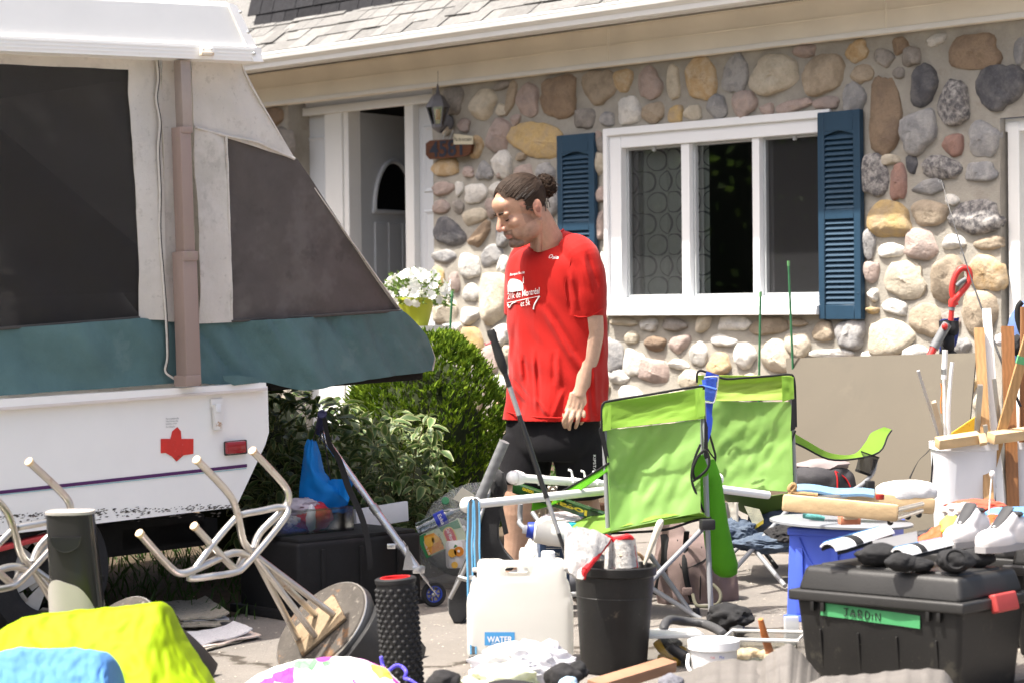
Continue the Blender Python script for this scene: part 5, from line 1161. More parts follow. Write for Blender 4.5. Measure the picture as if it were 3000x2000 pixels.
# header panel with pocket ends, sheer back panel
cloth((1763, 1180), (2062, 1134), (2066, 1225), (1766, 1258), (9.02, 9.1, 9.08, 9.0), 'back_header', M_lime, ch1, .02, .006, seed=1)
cloth((1766, 1184), (1790, 1180), (1790, 1258), (1766, 1262), (8.99, 8.99, 8.975, 8.975), 'post_pocket', M_lime, ch1, 0, .004, 6, 8, seed=2, thick=.006); cloth((2036, 1138), (2064, 1132), (2066, 1217), (2040, 1224), (9.07, 9.07, 9.05, 9.05), 'post_pocket', M_lime, ch1, 0, .004, 6, 8, seed=3, thick=.006)
cloth((1775, 1258), (2052, 1228), (2052, 1500), (1788, 1555), (9.0, 9.08, 8.96, 8.92), 'back_panel', M_limes, ch1, .05, .022, 30, 34, seed=4)
cloth((1788, 1552), (2058, 1500), (2080, 1520), (1760, 1562), (8.92, 8.96, 9.0, 8.95), 'seat_back_edge', M_lime, ch1, .03, .010, 16, 6, seed=5)
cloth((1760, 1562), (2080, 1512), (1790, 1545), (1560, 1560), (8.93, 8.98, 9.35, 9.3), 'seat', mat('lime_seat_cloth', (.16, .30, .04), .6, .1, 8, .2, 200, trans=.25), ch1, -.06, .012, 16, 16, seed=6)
# bindings
for pts in ([(1763, 1270), (1763, 1200), (1768, 1182), (1785, 1174), (1900, 1155), (2045, 1131), (2062, 1140)], [(1762, 1250), (1758, 1262), (1768, 1300), (1780, 1345), (1783, 1360)], [(1780, 1368), (1800, 1420), (1798, 1450), (1788, 1490), (1786, 1500)], [(2052, 1300), (2036, 1340), (2026, 1385), (2030, 1420), (2045, 1455), (2062, 1500)], [(1758, 1562), (1850, 1558), (1950, 1550), (2030, 1525), (2084, 1515)]):
    tube_part([V(x, y, 8.985) for x, y in pts], .0048, 'binding', M_tape, ch1, 6, 5)
cloth((1754, 1255), (1768, 1250), (1784, 1340), (1776, 1362), (8.98,)*4, 'strap', M_tape, ch1, 0, .002, 4, 8); cloth((2064, 1215), (2074, 1250), (2074, 1340), (2062, 1345), (9.0,)*4, 'strap', M_tape, ch1, 0, .002, 4, 8)
B().box(V(2072, 1535, 8.93), (.055, .045, .04), rotz(.2), .008).obj('joint_block', M_blkp, ch1)
# arm strap on the left going forward to the front post, and the small sling on the right
P = [(V(1784, 1355, 8.97), V(1781, 1378, 8.97)), (V(1720, 1395, 9.05), V(1714, 1425, 9.05)), (V(1640, 1440, 9.2), V(1636, 1470, 9.2)), (V(1560, 1468, 9.35), V(1556, 1496, 9.35))]
def ribbon(P, name, m, parent, thick=.003):
    A_, _ = spline([p[0] for p in P], 0, 5); C_, _ = spline([p[1] for p in P], 0, 5); n = len(A_)-1
    return B().sheet(lambda u, v: A_[int(round(u*n))].lerp(C_[int(round(u*n))], v), n, 4, thick).obj(name, m, parent)
ribbon(P, 'arm_strap', M_limed, ch1); tube_part([p[0]+Vector((0, -.003, 0)) for p in P], .004, 'binding', M_tape, ch1, 6, 4)
ribbon([(V(2046, 1335, 8.96), V(2060, 1330, 8.96)), (V(2030, 1370, 8.97), V(2075, 1372, 8.97)), (V(2030, 1410, 8.98), V(2072, 1392, 8.98))], 'arm_sling', M_limed, ch1)
tube_part([V(2036, 1405, 8.96), V(2030, 1375, 8.95), V(2044, 1338, 8.95), V(2066, 1318, 8.95), V(2078, 1345, 8.95), V(2070, 1375, 8.95), V(2030, 1408, 8.96)], .005, 'binding', M_tape, ch1, 6, 4)
# crossed legs
for k, (a, c) in enumerate((((2066, 1540, 8.96), (1760, 1850, 8.7)), ((1700, 1590, 9.1), (2068, 1822, 8.99)), ((1560, 1500, 9.55), (1700, 1700, 9.25)), ((1905, 1625, 9.25), (2040, 1815, 9.05)))):
    p, q = V(*a), V(*c); tube_part([p, q], .0098, 'cross_leg', M_tubeg, ch1)
tube_part([V(1525, 1475, 9.5), V(1524, 1520, 9.5), V(1540, 1550, 9.45), V(1720, 1700, 9.2)], .0105, 'front_post', M_tubeg, ch1, 10, 5)
for px, py, D in ((2083, 1824, 8.95), (2040, 1815, 9.05)): q = V(px, py, D); q.z = gz(q.x, q.y)+.008; B().lathe([(.014, -.008), (.016, 0), (.013, .02)], 12, Matrix.Translation(q), cap=True).obj('foot_cap', M_blkp, ch1)
# ---- farther chair
c2 = GP(2190, 10.1); ch2 = thing('camp_chair', 'lime green camp chair by the brown board with blue goggles hung on its back', 'camp chair', c2, group='green camp chairs')
D2 = 10.1
tube_part([V(2046, 1130, D2+.03), V(2062, 1420, D2), V(2068, 1560, D2-.02)], .0105, 'back_post', M_tubeg, ch2); tube_part([V(2316, 1140, D2-.03), V(2330, 1440, D2-.06)], .0105, 'back_post', M_tubeg, ch2)
cloth((2042, 1098), (2326, 1100), (2326, 1170), (2046, 1176), (D2+.02, D2-.04, D2-.04, D2+.02), 'back_header', mat('lime_nylon_sunlit', (.40, .56, .10), .55, .06, 7, .25, 220, trans=.45), ch2, .03, .010, seed=11)  # header nylon in a lighter tone, bright sunlight put into the colour
cloth((2290, 1100), (2325, 1103), (2326, 1166), (2292, 1176), (D2-.07,)*4, 'post_pocket', M_lime, ch2, 0, .006, 6, 8, seed=12, thick=.006)
cloth((2062, 1172), (2318, 1176), (2324, 1440), (2085, 1425), (D2+.02, D2-.04, D2-.1, D2-.06), 'back_panel', M_limes, ch2, .05, .022, 34, 36, seed=13)
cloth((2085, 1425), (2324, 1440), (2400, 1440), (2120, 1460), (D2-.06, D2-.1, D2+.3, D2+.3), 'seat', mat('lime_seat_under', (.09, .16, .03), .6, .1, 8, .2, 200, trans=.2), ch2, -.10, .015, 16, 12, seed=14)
for pts in ([(2042, 1120), (2043, 1092), (2060, 1086), (2120, 1108), (2180, 1106), (2260, 1100), (2312, 1096), (2326, 1108), (2330, 1160), (2332, 1250)], [(2330, 1260), (2316, 1300), (2312, 1340), (2322, 1390)], [(2075, 1260), (2090, 1310), (2096, 1340), (2088, 1375)]):
    tube_part([V(x, y, D2-.06) for x, y in pts], .0048, 'binding', M_tape, ch2, 6, 5)
cloth((2320, 1170), (2333, 1165), (2330, 1255), (2316, 1262), (D2-.08,)*4, 'strap', M_tape, ch2, 0, .002, 4, 8)
P = [(V(2316, 1262, D2-.05), V(2318, 1290, D2-.05)), (V(2360, 1288, D2+.02), V(2356, 1308, D2+.02)), (V(2430, 1326, D2+.12), V(2426, 1342, D2+.1)), (V(2500, 1330, D2+.22), V(2500, 1342, D2+.2)), (V(2535, 1295, D2+.3), V(2575, 1322, D2+.28)), (V(2552, 1268, D2+.34), V(2600, 1275, D2+.34)), (V(2590, 1250, D2+.36), V(2612, 1258, D2+.36))]
ribbon(P, 'arm_strap', M_lime, ch2); tube_part([p[1]+Vector((0, -.004, -.002)) for p in P], .0042, 'binding', M_tape, ch2, 6, 4)
# mesh cup holder in the arm
M_net = mat('black_net', (.02, .02, .02), .8, .1, 60, transp=.35)
cc = V(2548, 1330, D2+.26); b = B(); b.lathe([(.045, 0), (.040, -.05), (.036, -.085)], 20, Matrix.Translation(cc) @ Matrix.Rotation(.35, 4, 'Y')); b.obj('cup_net', M_net, ch2)
b = B(); b.lathe([(.046, .003), (.042, -.003)], 20, Matrix.Translation(cc) @ Matrix.Rotation(.35, 4, 'Y')); b.lathe([(.039, -.080), (.036, -.090)], 20, Matrix.Translation(cc) @ Matrix.Rotation(.35, 4, 'Y')); b.obj('cup_ring', M_tape, ch2)
tube_part([V(2565, 1345, D2+.3), V(2558, 1380, D2+.28), V(2530, 1415, D2+.2), V(2490, 1440, D2+.15)], .0105, 'front_post', M_tubeg, ch2, 10, 4); B().box(V(2546, 1420, D2+.2), (.04, .04, .04), rotz(.4), .008).obj('joint_block', M_blkp, ch2)
for a, c in (((2140, 1525, D2-.05), (2300, 1715, D2-.5)), ((2310, 1490, D2-.1), (2130, 1690, D2-.4)), ((2150, 1500, D2+.25), (2275, 1660, D2-.1)), ((2235, 1540, D2+.3), (2120, 1640, D2+.1))):
    tube_part([V(*a), V(*c)], .0098, 'cross_leg', M_tubeg if c[0] != 2275 else M_blkp, ch2)
# care label hanging below the seat
cloth((2180, 1480), (2225, 1490), (2237, 1520), (2208, 1540), (D2-.12,)*4, 'care_label', mat('care_label', (.55, .53, .38), .7, .05, 60, spots=[(220, .55, (.2, .2, .18), .6)]), ch2, 0, .004, 6, 6); cloth((2208, 1540), (2237, 1520), (2236, 1532), (2212, 1548), (D2-.12,)*4, 'care_label', mat('care_label_yellow', (.55, .42, .05), .7), ch2, 0, .002, 4, 4)
# ---- lime storage bag hung between the chairs
sb_ = V(2095, 1690, 9.15); bag = thing('chair_storage_bag', 'empty lime drawstring bag hanging behind the chair post', 'bag', sb_)
b = B(); rings = []
for k, (x0, x1, y, d) in enumerate(((2052, 2096, 1345, .015), (2050, 2112, 1400, .03), (2052, 2122, 1460, .035), (2058, 2135, 1530, .04), (2068, 2148, 1600, .05), (2080, 2160, 1650, .055), (2095, 2158, 1678, .05), (2110, 2145, 1688, .03))):
    a, c = V(x0, y, 9.12), V(x1, y, 9.12); rings.append(((a+c)/2, (c-a).length/2, d))
loft_b = loft(rings, 24, Vector((0, 1, 0)), Vector((1, 0, 0)), 2.2, True, lambda q, a, k: q+Vector((.006*noise.noise(q*14), .008*noise.noise(q*11), 0)))
loft_b.obj('bag_body', M_limed, bag, smooth=80); tube_part([V(2096, 1345, 9.1), V(2080, 1325, 9.1), V(2066, 1300, 9.1)], .003, 'drawstring', M_tape, bag, 6, 4)
# ---- blue goggles / mask straps hung over the farther chair
gl = V(2075, 1160, 9.98); gg = thing('goggle_straps', 'blue rubber straps with a steel buckle hung over the chair corner', 'straps', V(2072, 1400, 9.95))
M_bl = mat('blue_rubber', (.02, .06, .42), .45, .1, 14, coat=.2); M_bl2 = mat('blue_plastic_light', (.075, .16, .62), .4, .1, 14); M_steel = mat('bright_steel', (.72, .72, .70), .25, .08, 10, metal=.85)
cloth((2070, 1086), (2106, 1098), (2102, 1118), (2064, 1108), (9.97,)*4, 'strap', M_bl, gg, 0, .006, 6, 4, thick=.006)
cloth((2056, 1112), (2100, 1104), (2094, 1175), (2066, 1172), (9.95,)*4, 'buckle_plate', M_bl2, gg, 0, .004, 8, 10, thick=.010)
tube_part([V(x, y, 9.935) for x, y in ((2062, 1104), (2100, 1102), (2104, 1112), (2094, 1172), (2084, 1178), (2066, 1176))], .0035, 'steel_frame', M_steel, gg, 8, 4)
tube_part([V(x, y, 9.93) for x, y in ((2048, 1130), (2070, 1132), (2098, 1140))], .006, 'cross_band', M_bl2, gg, 8, 4)
for x, y in ((2072, 1115), (2088, 1112), (2086, 1126), (2070, 1124), (2072, 1165), (2082, 1164)): B().lathe([(.005, -.002), (.005, .002), (.003, .002), (.003, -.002)], 10, Matrix.Translation(V(x, y, 9.93)) @ Matrix.Rotation(1.57, 4, 'X')).obj('eyelet', M_bl, gg)
ribbon([(V(2066, 1176, 9.94), V(2090, 1176, 9.94)), (V(2064, 1210, 9.94), V(2086, 1212, 9.94)), (V(2062, 1225, 9.94), V(2088, 1228, 9.94)), (V(2068, 1260, 9.94), V(2084, 1262, 9.94)), (V(2066, 1295, 9.94), V(2074, 1296, 9.94))], 'strap_tail', M_bl, gg, .006)

# ================================================================== clutter, left side
def part_tube(pts, r, name, m, root, n=10, sm=5, **k): return B().tube(pts, r, n, smooth=sm, **k).obj(name, m, root)
def UV1(u, v): return (u/2.091, 1250+v/2.091)          # coordinates read off an enlarged tile
def UV2(u, v): return (750+u/2.613, 1400+v/2.613)
M_chr = mat('worn_chrome', (.60, .57, .53), .28, .12, 12, metal=.85, spots=[(14, .62, (.34, .17, .07), .7), (90, .62, (.30, .25, .2), .5)])
M_cap = mat('tube_end_rust', (.62, .46, .30), .6, .2, 50)
# ---- overturned bar stool
def stool(label):
    ax = Vector((-.57, -.48, .66)).normalized(); pc = V(935, 1832, 8.22); e1 = Vector((.75, -.02, .66)); e1 = (e1-ax*e1.dot(ax)).normalized(); e2 = ax.cross(e1)
    base = Vector((pc.x, pc.y, gz(pc.x, pc.y))); st = thing('bar_stool', label, 'stool', base, group='overturned bar stools')
    D0 = lambda u: 7.95
    L = {'A': [(1205, 200, 7.72), (1395, 400, 7.88), (1452, 520, 7.93), (1488, 690, 8.0), (1540, 760, 8.03)], 'B': [(1548, 145, 7.95), (1725, 335, 8.08), (1768, 420, 8.1), (1742, 495, 8.1), (1598, 640, 8.06), (1555, 740, 8.04)],
         'C': [(855, 650, 7.62), (1040, 855, 7.74), (1115, 895, 7.77), (1215, 862, 7.82), (1400, 778, 7.95), (1480, 772, 8.0), (1545, 800, 8.04)], 'D': [(1190, 605, 7.8), (1410, 842, 7.95), (1455, 862, 7.98), (1490, 800, 8.02), (1540, 770, 8.04)]}
    for k, pts in L.items():
        P = [V(*UV1(u, v), d) for u, v, d in pts]; part_tube(P, .0125, 'leg', M_chr, st, 12)
        t = (P[0]-P[1]).normalized(); B().lathe([(.0125, -.002), (.0145, 0), (.0145, .012), (.008, .0135)], 14, Matrix.Translation(P[0]-t*.008) @ t.to_track_quat('Z', 'Y').to_matrix().to_4x4(), cap=True).obj('foot_plug', M_cap, st)
    ring = [(1478, 536, 7.96), (1600, 512, 8.02), (1715, 490, 8.08), (1764, 522, 8.08), (1640, 690, 8.02), (1500, 850, 7.94), (1440, 888, 7.9), (1310, 910, 7.84), (1180, 925, 7.80), (1172, 900, 7.80), (1310, 710, 7.87), (1430, 570, 7.94)]
    B().tube([V(*UV1(u, v), d) for u, v, d in ring], .0115, 12, closed=True, smooth=4).obj('foot_ring', M_chr, st)
    hub = V(743, 1622, 8.04); B().blob(hub, (.018, .018, .018), 2).obj('hub_weld', M_chr, st)
    sc = pc
    for (u, v) in ((590, 1040), (455, 1045), (452, 1205), (320, 1225)):
        e = sc+ax*.012; d = ray(*UV2(u, v)); t = (e-CAMP).dot(ax)/d.dot(ax); q = CAMP+d*t
        part_tube([hub.lerp(q, .02), q], .0115, 'seat_tube', M_chr, st, 12, 0)
    # steel plate under the seat, seat board, cushion, low backrest
    M_rust = mat('rusty_plate', (.25, .19, .12), .6, .25, 30, metal=.3, spots=[(14, .55, (.11, .05, .02), .85)])
    Rm = axes(e1, e2, ax)
    B().box(sc+ax*.004, (.20, .17, .012), Rm, .003).obj('mount_plate', M_rust, st)
    M_sb = mat('scuffed_seat_board', (.060, .052, .044), .75, .35, 14, .4, 60, spots=[(8, .54, (.17, .085, .035), .8), (40, .6, (.30, .27, .23), .5)])
    M_vin = mat('black_vinyl', (.030, .030, .031), .42, .12, 20, .15, 90, spec=.4)
    Mx = Matrix.Translation(sc) @ Rm.to_4x4()
    B().lathe([(0, -.004), (.19, -.004), (.195, -.012), (.19, -.02)], 40, Mx).obj('seat_board', M_sb, st)
    B().lathe([(.193, -.010), (.200, -.016), (.205, -.040), (.19, -.075), (.13, -.092), (0, -.096)], 40, Mx).obj('seat_cushion', M_vin, st)
    part_tube([Mx @ Vector((.196*math.cos(a), .196*math.sin(a), -.013)) for a in [i*2*math.pi/40 for i in range(41)]], .0035, 'seat_piping', M_chr, st, 6, 0)
    b = B(); 
    def bk(u, v):
        a = -2.0+1.7*u; r = .20+.012*math.sin(math.pi*v); return Mx @ Vector((r*math.cos(a), r*math.sin(a), -.05-.26*v+.02*math.sin(math.pi*u)))
    b.sheet(bk, 24, 12, .03); b.obj('backrest', M_vin, st, smooth=60); return st
st1 = stool('chrome bar stool lying overturned beside the ribbed foam roller')
st2 = dup(st1); st2['label'] = 'chrome bar stool lying overturned behind the tower heater'
st2.location += V(85, 1378, 7.7)-V(740, 1319, 7.95); st2.location.z = st1.location.z-.012
# ---- tower heater
hb = GP(228, 7.55); ht = thing('tower_heater', 'black and grey tower heater with a half-round grip hollow', 'heater', hb)
M_hb = mat('glossy_black_shell', (.020, .020, .020), .2, .1, 4, spec=.3); M_hg = mat('heater_grey', (.33, .31, .29), .5, .06, 6)
tl, tr = V(134, 1500, 7.55), V(270, 1496, 7.55); bl_, br_ = V(158, 1930, 7.55), V(318, 1925, 7.55)
def sec(t, gx=0): a = tl.lerp(bl_, t); c = tr.lerp(br_, t); return (a+c)/2, (c-a).length/2+gx
def tower(t0, t1, grow, dep, n=10): return loft([(sec(t0+(t1-t0)*i/n)[0]+Vector((0, .02, 0)), sec(t0+(t1-t0)*i/n)[1]+grow, dep+grow) for i in range(n+1)], 40, Vector((0, 1, 0)), Vector((1, 0, 0)), 3)
tower(.012, 1, 0, .075).obj('shell', M_hb, ht, smooth=50); tower(-.004, .014, .002, .077, 2).obj('top_cap', M_hg, ht, smooth=50)
b = B(); 
def low(u, v):
    th = math.pi*(1.03+.94*u); top_t = min(.97, .45+.42*abs(2*u-.70)**2.0*.8); t = top_t+(1.0-top_t)*v; c, w = sec(min(1, t)); cs, sn = math.cos(th), math.sin(th)
    return c+Vector((math.copysign(abs(cs)**.67, cs)*(w+.004), .02+math.copysign(abs(sn)**.67, sn)*.079, 0))
b.sheet(low, 30, 10, .003); b.obj('lower_cover', M_hg, ht)
b = B(); c0 = V(203, 1567, 7.55)+Vector((0, -.060, 0)); hw = .048
b.prism([(hw*math.cos(a), hw*1.0*math.sin(a)) for a in [math.pi+math.pi*i/14 for i in range(15)]], 0, .012, lambda p, d: c0+Vector((p[0], -.004+d, p[1]))); b.obj('grip_shade', mat('grip_shade_black', (.006, .006, .007), .5), ht, smooth=30)  # dark half-disc on the shell, painted shade of the grip recess
part_tube([c0+Vector((hw*math.cos(a), -.003, hw*math.sin(a))) for a in [math.pi+math.pi*i/14 for i in range(15)]], .002, 'grip_rim', M_hb, ht, 6, 0)
b = B()
for i in range(16): c, w = sec(.78+i*.013); b.box(c+Vector((w-.004, -.02, 0)), (.012, .05, .004))
b.obj('side_grille', M_hg, ht)
# ---- neon yellow jacket draped over a crate, blue cloth in front
def drape(top, topD, bot, botD, name, label, cat, m, amp=.012, fr=9, seed=0, nu=110, nv=60, back=.35):
    P = [V(x, y, topD) for x, y in top]; Q = [V(x, y, botD) for x, y in bot]
    def fn(u, v):
        a = polyl(P, u); c = polyl(Q, u)
        if v < .25:
            k = v/.25; bk = a+Vector((0, back, -.02-.10*(1-k)**2)); p = bk.lerp(a, k)
        else:
            k = (v-.25)/.75; p = a.lerp(c, k); p += Vector((0, -.045*math.sin(math.pi*min(1, k*1.1))*0+0, .012*math.sin(k*3.1)))
        f = amp*(.5*noise.noise(Vector((u*fr*.6+seed, v*1.8, seed)))+.9*(.4-abs(noise.noise(Vector((u*fr*.9+v*3, v*3.5-u*4, seed+7)))))+.55*(.4-abs(noise.noise(Vector((u*fr*1.9-v*5, v*6+u*5, seed+2)))))+.18*noise.noise(Vector((u*fr*5, v*12, 3))))
        return p+Vector((f*.4, -f*1.3, f*.8))
    o = B().sheet(fn, nu, nv, .004).obj(name, m, None, smooth=70); return tag(o, label, cat)
M_neon = mat('neon_yellow_cloth', (.30, .43, .005), .6, .10, 5, .2, 300, spec=.2, trans=.25)
drape([(-60, 1880), (0, 1852), (25, 1832), (66, 1812), (180, 1800), (300, 1790), (400, 1780), (458, 1774), (474, 1786), (505, 1850), (612, 2020)], 7.05, [(-60, 2150), (120, 2140), (330, 2130), (520, 2110), (640, 2090)], 6.75, 'safety_jacket', 'neon yellow safety jacket draped over a low pile', 'jacket', M_neon, .014, 6, 2)
M_bluec = mat('sky_blue_cloth', (.10, .26, .56), .7, .08, 6, .25, 260, spec=.15, trans=.15)
drape([(-60, 1925), (0, 1915), (40, 1905), (110, 1912), (200, 1906), (290, 1918), (312, 1940), (322, 2010)], 6.55, [(-60, 2150), (100, 2140), (330, 2120)], 6.4, 'blue_towel', 'pale blue cloth lying in front of the neon jacket', 'cloth', M_bluec, .009, 7, 5, 80, 44, .3)
# printed pillow case
def quilt_mat():
    m = bpy.data.materials.new('patchwork_cloth'); m.use_nodes = True; nt = m.node_tree; bs = nt.nodes['Principled BSDF']; tc = nt.nodes.new('ShaderNodeTexCoord')
    v = nt.nodes.new('ShaderNodeTexVoronoi'); v.inputs['Scale'].default_value = 17; v.inputs['Randomness'].default_value = .55; nt.links.new(tc.outputs['Object'], v.inputs['Vector'])
    sx = nt.nodes.new('ShaderNodeSeparateColor'); nt.links.new(v.outputs['Color'], sx.inputs[0])
    r = _ramp(nt, sx.outputs[0], [(0, (.74, .74, .70)), (.42, (.76, .76, .73)), (.44, (.36, .045, .30)), (.60, (.40, .05, .32)), (.62, (.78, .78, .74)), (.80, (.78, .78, .74)), (.82, (.14, .42, .16)), (.88, (.16, .45, .18)), (.9, (.62, .48, .07)), (.95, (.08, .08, .10))]); r.color_ramp.interpolation = 'CONSTANT'
    ed = nt.nodes.new('ShaderNodeTexVoronoi'); ed.feature = 'DISTANCE_TO_EDGE'; ed.inputs['Scale'].default_value = 34; nt.links.new(tc.outputs['Object'], ed.inputs['Vector'])
    er = _ramp(nt, ed.outputs['Distance'], [(.02, (.10, .10, .11)), (.05, (1, 1, 1))]); mx = nt.nodes.new('ShaderNodeMixRGB'); mx.blend_type = 'MULTIPLY'; mx.inputs[0].default_value = .5
    nt.links.new(r.outputs[0], mx.inputs[1]); nt.links.new(er.outputs[0], mx.inputs[2]); nt.links.new(mx.outputs[0], bs.inputs['Base Color']); bs.inputs['Roughness'].default_value = .85; return m
drape([(690, 2030), (740, 1990), (800, 1962), (860, 1944), (940, 1930), (1010, 1932), (1070, 1945), (1120, 1965), (1165, 2010)], 7.3, [(690, 2150), (900, 2140), (1165, 2130)], 7.1, 'printed_pillow', 'white pillow printed with purple and green patches', 'pillow', quilt_mat(), .014, 7, 9, 80, 44, .30)
# purple-blue cord by the roller
M_cord = mat('violet_blue_cord', (.09, .07, .55), .8, .2, 200, .4, 300, spots=[(160, .55, (.35, .35, .7), .6)])
o = B().tube([V(x, y, d) for x, y, d in ((1116, 1922, 7.45), (1122, 1950, 7.45), (1126, 1965, 7.4), (1140, 1962, 7.4), (1160, 1948, 7.4), (1178, 1952, 7.4), (1190, 1968, 7.38), (1186, 1985, 7.38), (1200, 1990, 7.36), (1230, 2010, 7.35))], .006, 8, smooth=6).obj('cord', M_cord, None); tag(o, 'violet blue rope lying by the foot of the foam roller', 'rope')
# ---- foam roller
M_fr = mat('roller_black_foam', (.016, .016, .017), .62, .2, 20, spec=.3)
rb_ = GP(1170, 7.68); top_ = V(1158, 1690, 7.68); axr = (top_-rb_).normalized(); Lr = (top_-rb_).length; fr_ = thing('foam_roller', 'black knobbed foam roller with a red core standing on end', 'foam roller', rb_)
Mr = Matrix.Translation(rb_) @ axr.to_track_quat('Z', 'Y').to_matrix().to_4x4(); R0 = .063
B().lathe([(R0*.7, 0), (R0, 0), (R0, Lr-.02), (R0+.004, Lr-.016), (R0+.005, Lr-.004), (R0, Lr), (R0*.8, Lr), (R0*.78, Lr-.03), (R0*.74, .02)], 36, Mr).obj('foam_tube', M_fr, fr_)
B().lathe([(R0*.79, Lr-.002), (R0*.77, Lr+.002), (R0*.70, Lr+.001), (R0*.68, Lr-.12), (R0*.68, .02)], 32, Mr).obj('red_core', mat('red_core_plastic', (.55, .02, .02), .4, .06), fr_)
kn = B(); kn.blob((0, 0, 0), (.0085, .0085, .0075), 2); km = kn.mesh('knob'); km.materials.append(M_fr); km.shade_smooth(); k = 0
for i in range(20):
    for j in range(15):
        a = 2*math.pi*(j+.5*(i % 2))/15; p = Mr @ Vector((R0*math.cos(a), R0*math.sin(a), .012+i*(Lr-.05)/19)); o = bpy.data.objects.new('knob', km); COL.objects.link(o); o.parent = fr_; o.location = p-rb_
# ---- papers on the ground
M_pap = mat('newsprint', (.62, .61, .62), .9, .08, 60, .1, 50, spots=[(130, .54, (.30, .30, .31), .5)]); M_pape = mat('paper_edges', (.30, .27, .22), .95, .3, 90, spots=[(60, .55, (.08, .12, .10), .6)]); M_pcol = mat('colour_flyer', (.55, .40, .32), .8, .3, 30, col2=(.65, .62, .58))
def paperstack(name, label, corners, n, dz, seed, ms):
    C = [G(*c) for c in corners]; c0 = sum(C, Vector())/4; t = thing(name, label, 'papers', c0, group='papers on the ground'); r = random.Random(seed)
    for i in range(n):
        off = Vector((r.uniform(-.02, .02), r.uniform(-.02, .02), 0)); a = r.uniform(-.12, .12); Rz = rotz(a); k = r.uniform(.86, 1.04); z = .006+dz*i
        Q = [c0+Rz @ ((c-c0)*k)+off for c in C]
        def fn(u, v): p = Q[0].lerp(Q[1], u).lerp(Q[3].lerp(Q[2], u), v); return p+Vector((0, 0, z+.006*noise.noise(Vector((u*4+i, v*4, seed)))+(.02*u**6 if i == n-1 else 0)))
        B().sheet(fn, 12, 8, dz*.85).obj('sheet', ms[i % len(ms)], t, smooth=30)
paperstack('newspaper_pile', 'pile of weathered newspapers on the drive behind the neon jacket', [(470, 1792), (600, 1790), (668, 1840), (520, 1846)], 5, .008, 3, [M_pape, M_pape, M_pape, M_pap])
paperstack('newspaper_pile', 'thin spread of loose newspapers between jacket and overturned stool', [(520, 1872), (690, 1845), (772, 1868), (600, 1912)], 3, .006, 7, [M_pape, M_pcol, M_pap])
# ---- black trunk with flange
tc0 = GP(865, 9.22); tu = Vector((.75, .66, 0)).normalized(); tv = Vector((-.66, .75, 0)); tk = thing('storage_chest', 'big black plastic chest standing under the tent end', 'chest', tc0)
TR = axes(tu, tv, Vector((0, 0, 1))); M_tk = mat('trunk_black', (.013, .013, .014), .6, .25, 9, .12, 120, spec=.25, spots=[(40, .68, (.06, .06, .06), .4)])
hT = V(865, 1592, 9.22).z-tc0.z; wl, wd = .62, .40
cc_ = tc0+tu*wl/2+tv*wd/2
B().box(cc_+Vector((0, 0, hT/2)), (wl, wd, hT), TR, .018, 3).obj('chest_body', M_tk, tk, smooth=50)
B().box(cc_+Vector((0, 0, .018)), (wl+.06, wd+.06, .036), TR, .008).obj('base_flange', M_tk, tk)
B().box(cc_+Vector((0, 0, hT+.006)), (wl-.03, wd-.03, .02), TR, .008).obj('lid_panel', M_tk, tk)
for i in range(3): B().box(tc0+tu*(.12+.19*i)+Vector((0, 0, hT*.5))-tv*.002, (.02, .012, hT*.8), TR, .005).obj('rib', M_tk, tk)
zt_ = tc0.z+hT+.018
# clear tray with a red and white bag and odds and ends
M_clear = glass('clear_plastic', (.86, .87, .87), .03, .12)
tray0 = tc0+tu*.02+tv*.14; tr_ = thing('clear_tray', 'clear plastic tray of odds and ends on top of the black chest', 'tray', Vector((tray0.x, tray0.y, zt_)))
wL, wD, hh = .40, .20, .095
def trp(x, y, z): return tray0-tu*.04+tu*x+tv*y+Vector((0, 0, zt_-tray0.z+z))
for a, c, sz in (((wL/2, 0, hh/2), 0, (wL, .004, hh)), ((wL/2, wD, hh/2), 0, (wL, .004, hh)), ((0, wD/2, hh/2), 0, (.004, wD, hh)), ((wL, wD/2, hh/2), 0, (.004, wD, hh)), ((wL/2, wD/2, .002), 0, (wL, wD, .004))): B().box(trp(*a), sz, TR, 0).obj('tray_wall', M_clear, tr_, smooth=0)
part_tube([trp(0, 0, hh), trp(wL, 0, hh), trp(wL, wD, hh), trp(0, wD, hh), trp(0, 0, hh)], .004, 'tray_rim', M_clear, tr_, 6, 0)
M_lump = mat('grey_oddments', (.30, .30, .28), .7, .4, 25, spots=[(30, .55, (.08, .09, .08), .8)])
rq = random.Random(6)
for i in range(16):
    o = B().blob(trp(.03+rq.random()*.16, .03+rq.random()*.14, .03+.03*rq.random()), (.022, .018, .016), 2, .4, 3, i).obj('oddment', M_lump, None); tag(o, 'small grey oddments heaped in the clear tray', 'oddments', 'oddments in the clear tray')
rbag = thing('striped_bag', 'knotted red plastic bag with a white stripe in the clear tray', 'bag', trp(.27, .09, .006))
B().blob(trp(.26, .09, .060), (.085, .07, .058), 4, .18, 4, 3).obj('bag_body', mat('red_plastic_bag', (.52, .03, .04), .35, .1, 20, .4, 60, trans=.2), rbag, smooth=60)
B().blob(trp(.235, .06, .058), (.024, .055, .055), 3, .12, 4, 8).obj('white_stripe', mat('white_plastic_film', (.60, .60, .62), .35, .06, 20, .4, 60), rbag, smooth=60)
B().blob(trp(.225, .11, .095), (.075, .06, .04), 4, .35, 5, 5).obj('lilac_film', mat('lilac_film', (.48, .44, .50), .35, .1, 20, .5, 60, transp=.25), rbag, smooth=60)
o = B().box(V(795, 1460, 9.5), (.085, .08, .085), TR, .008).obj('grey_carton', mat('dark_grey_carton', (.09, .09, .10), .7, .1), None); tag(o, 'small dark grey carton standing behind the clear tray', 'carton'); o.location.z = zt_+.02
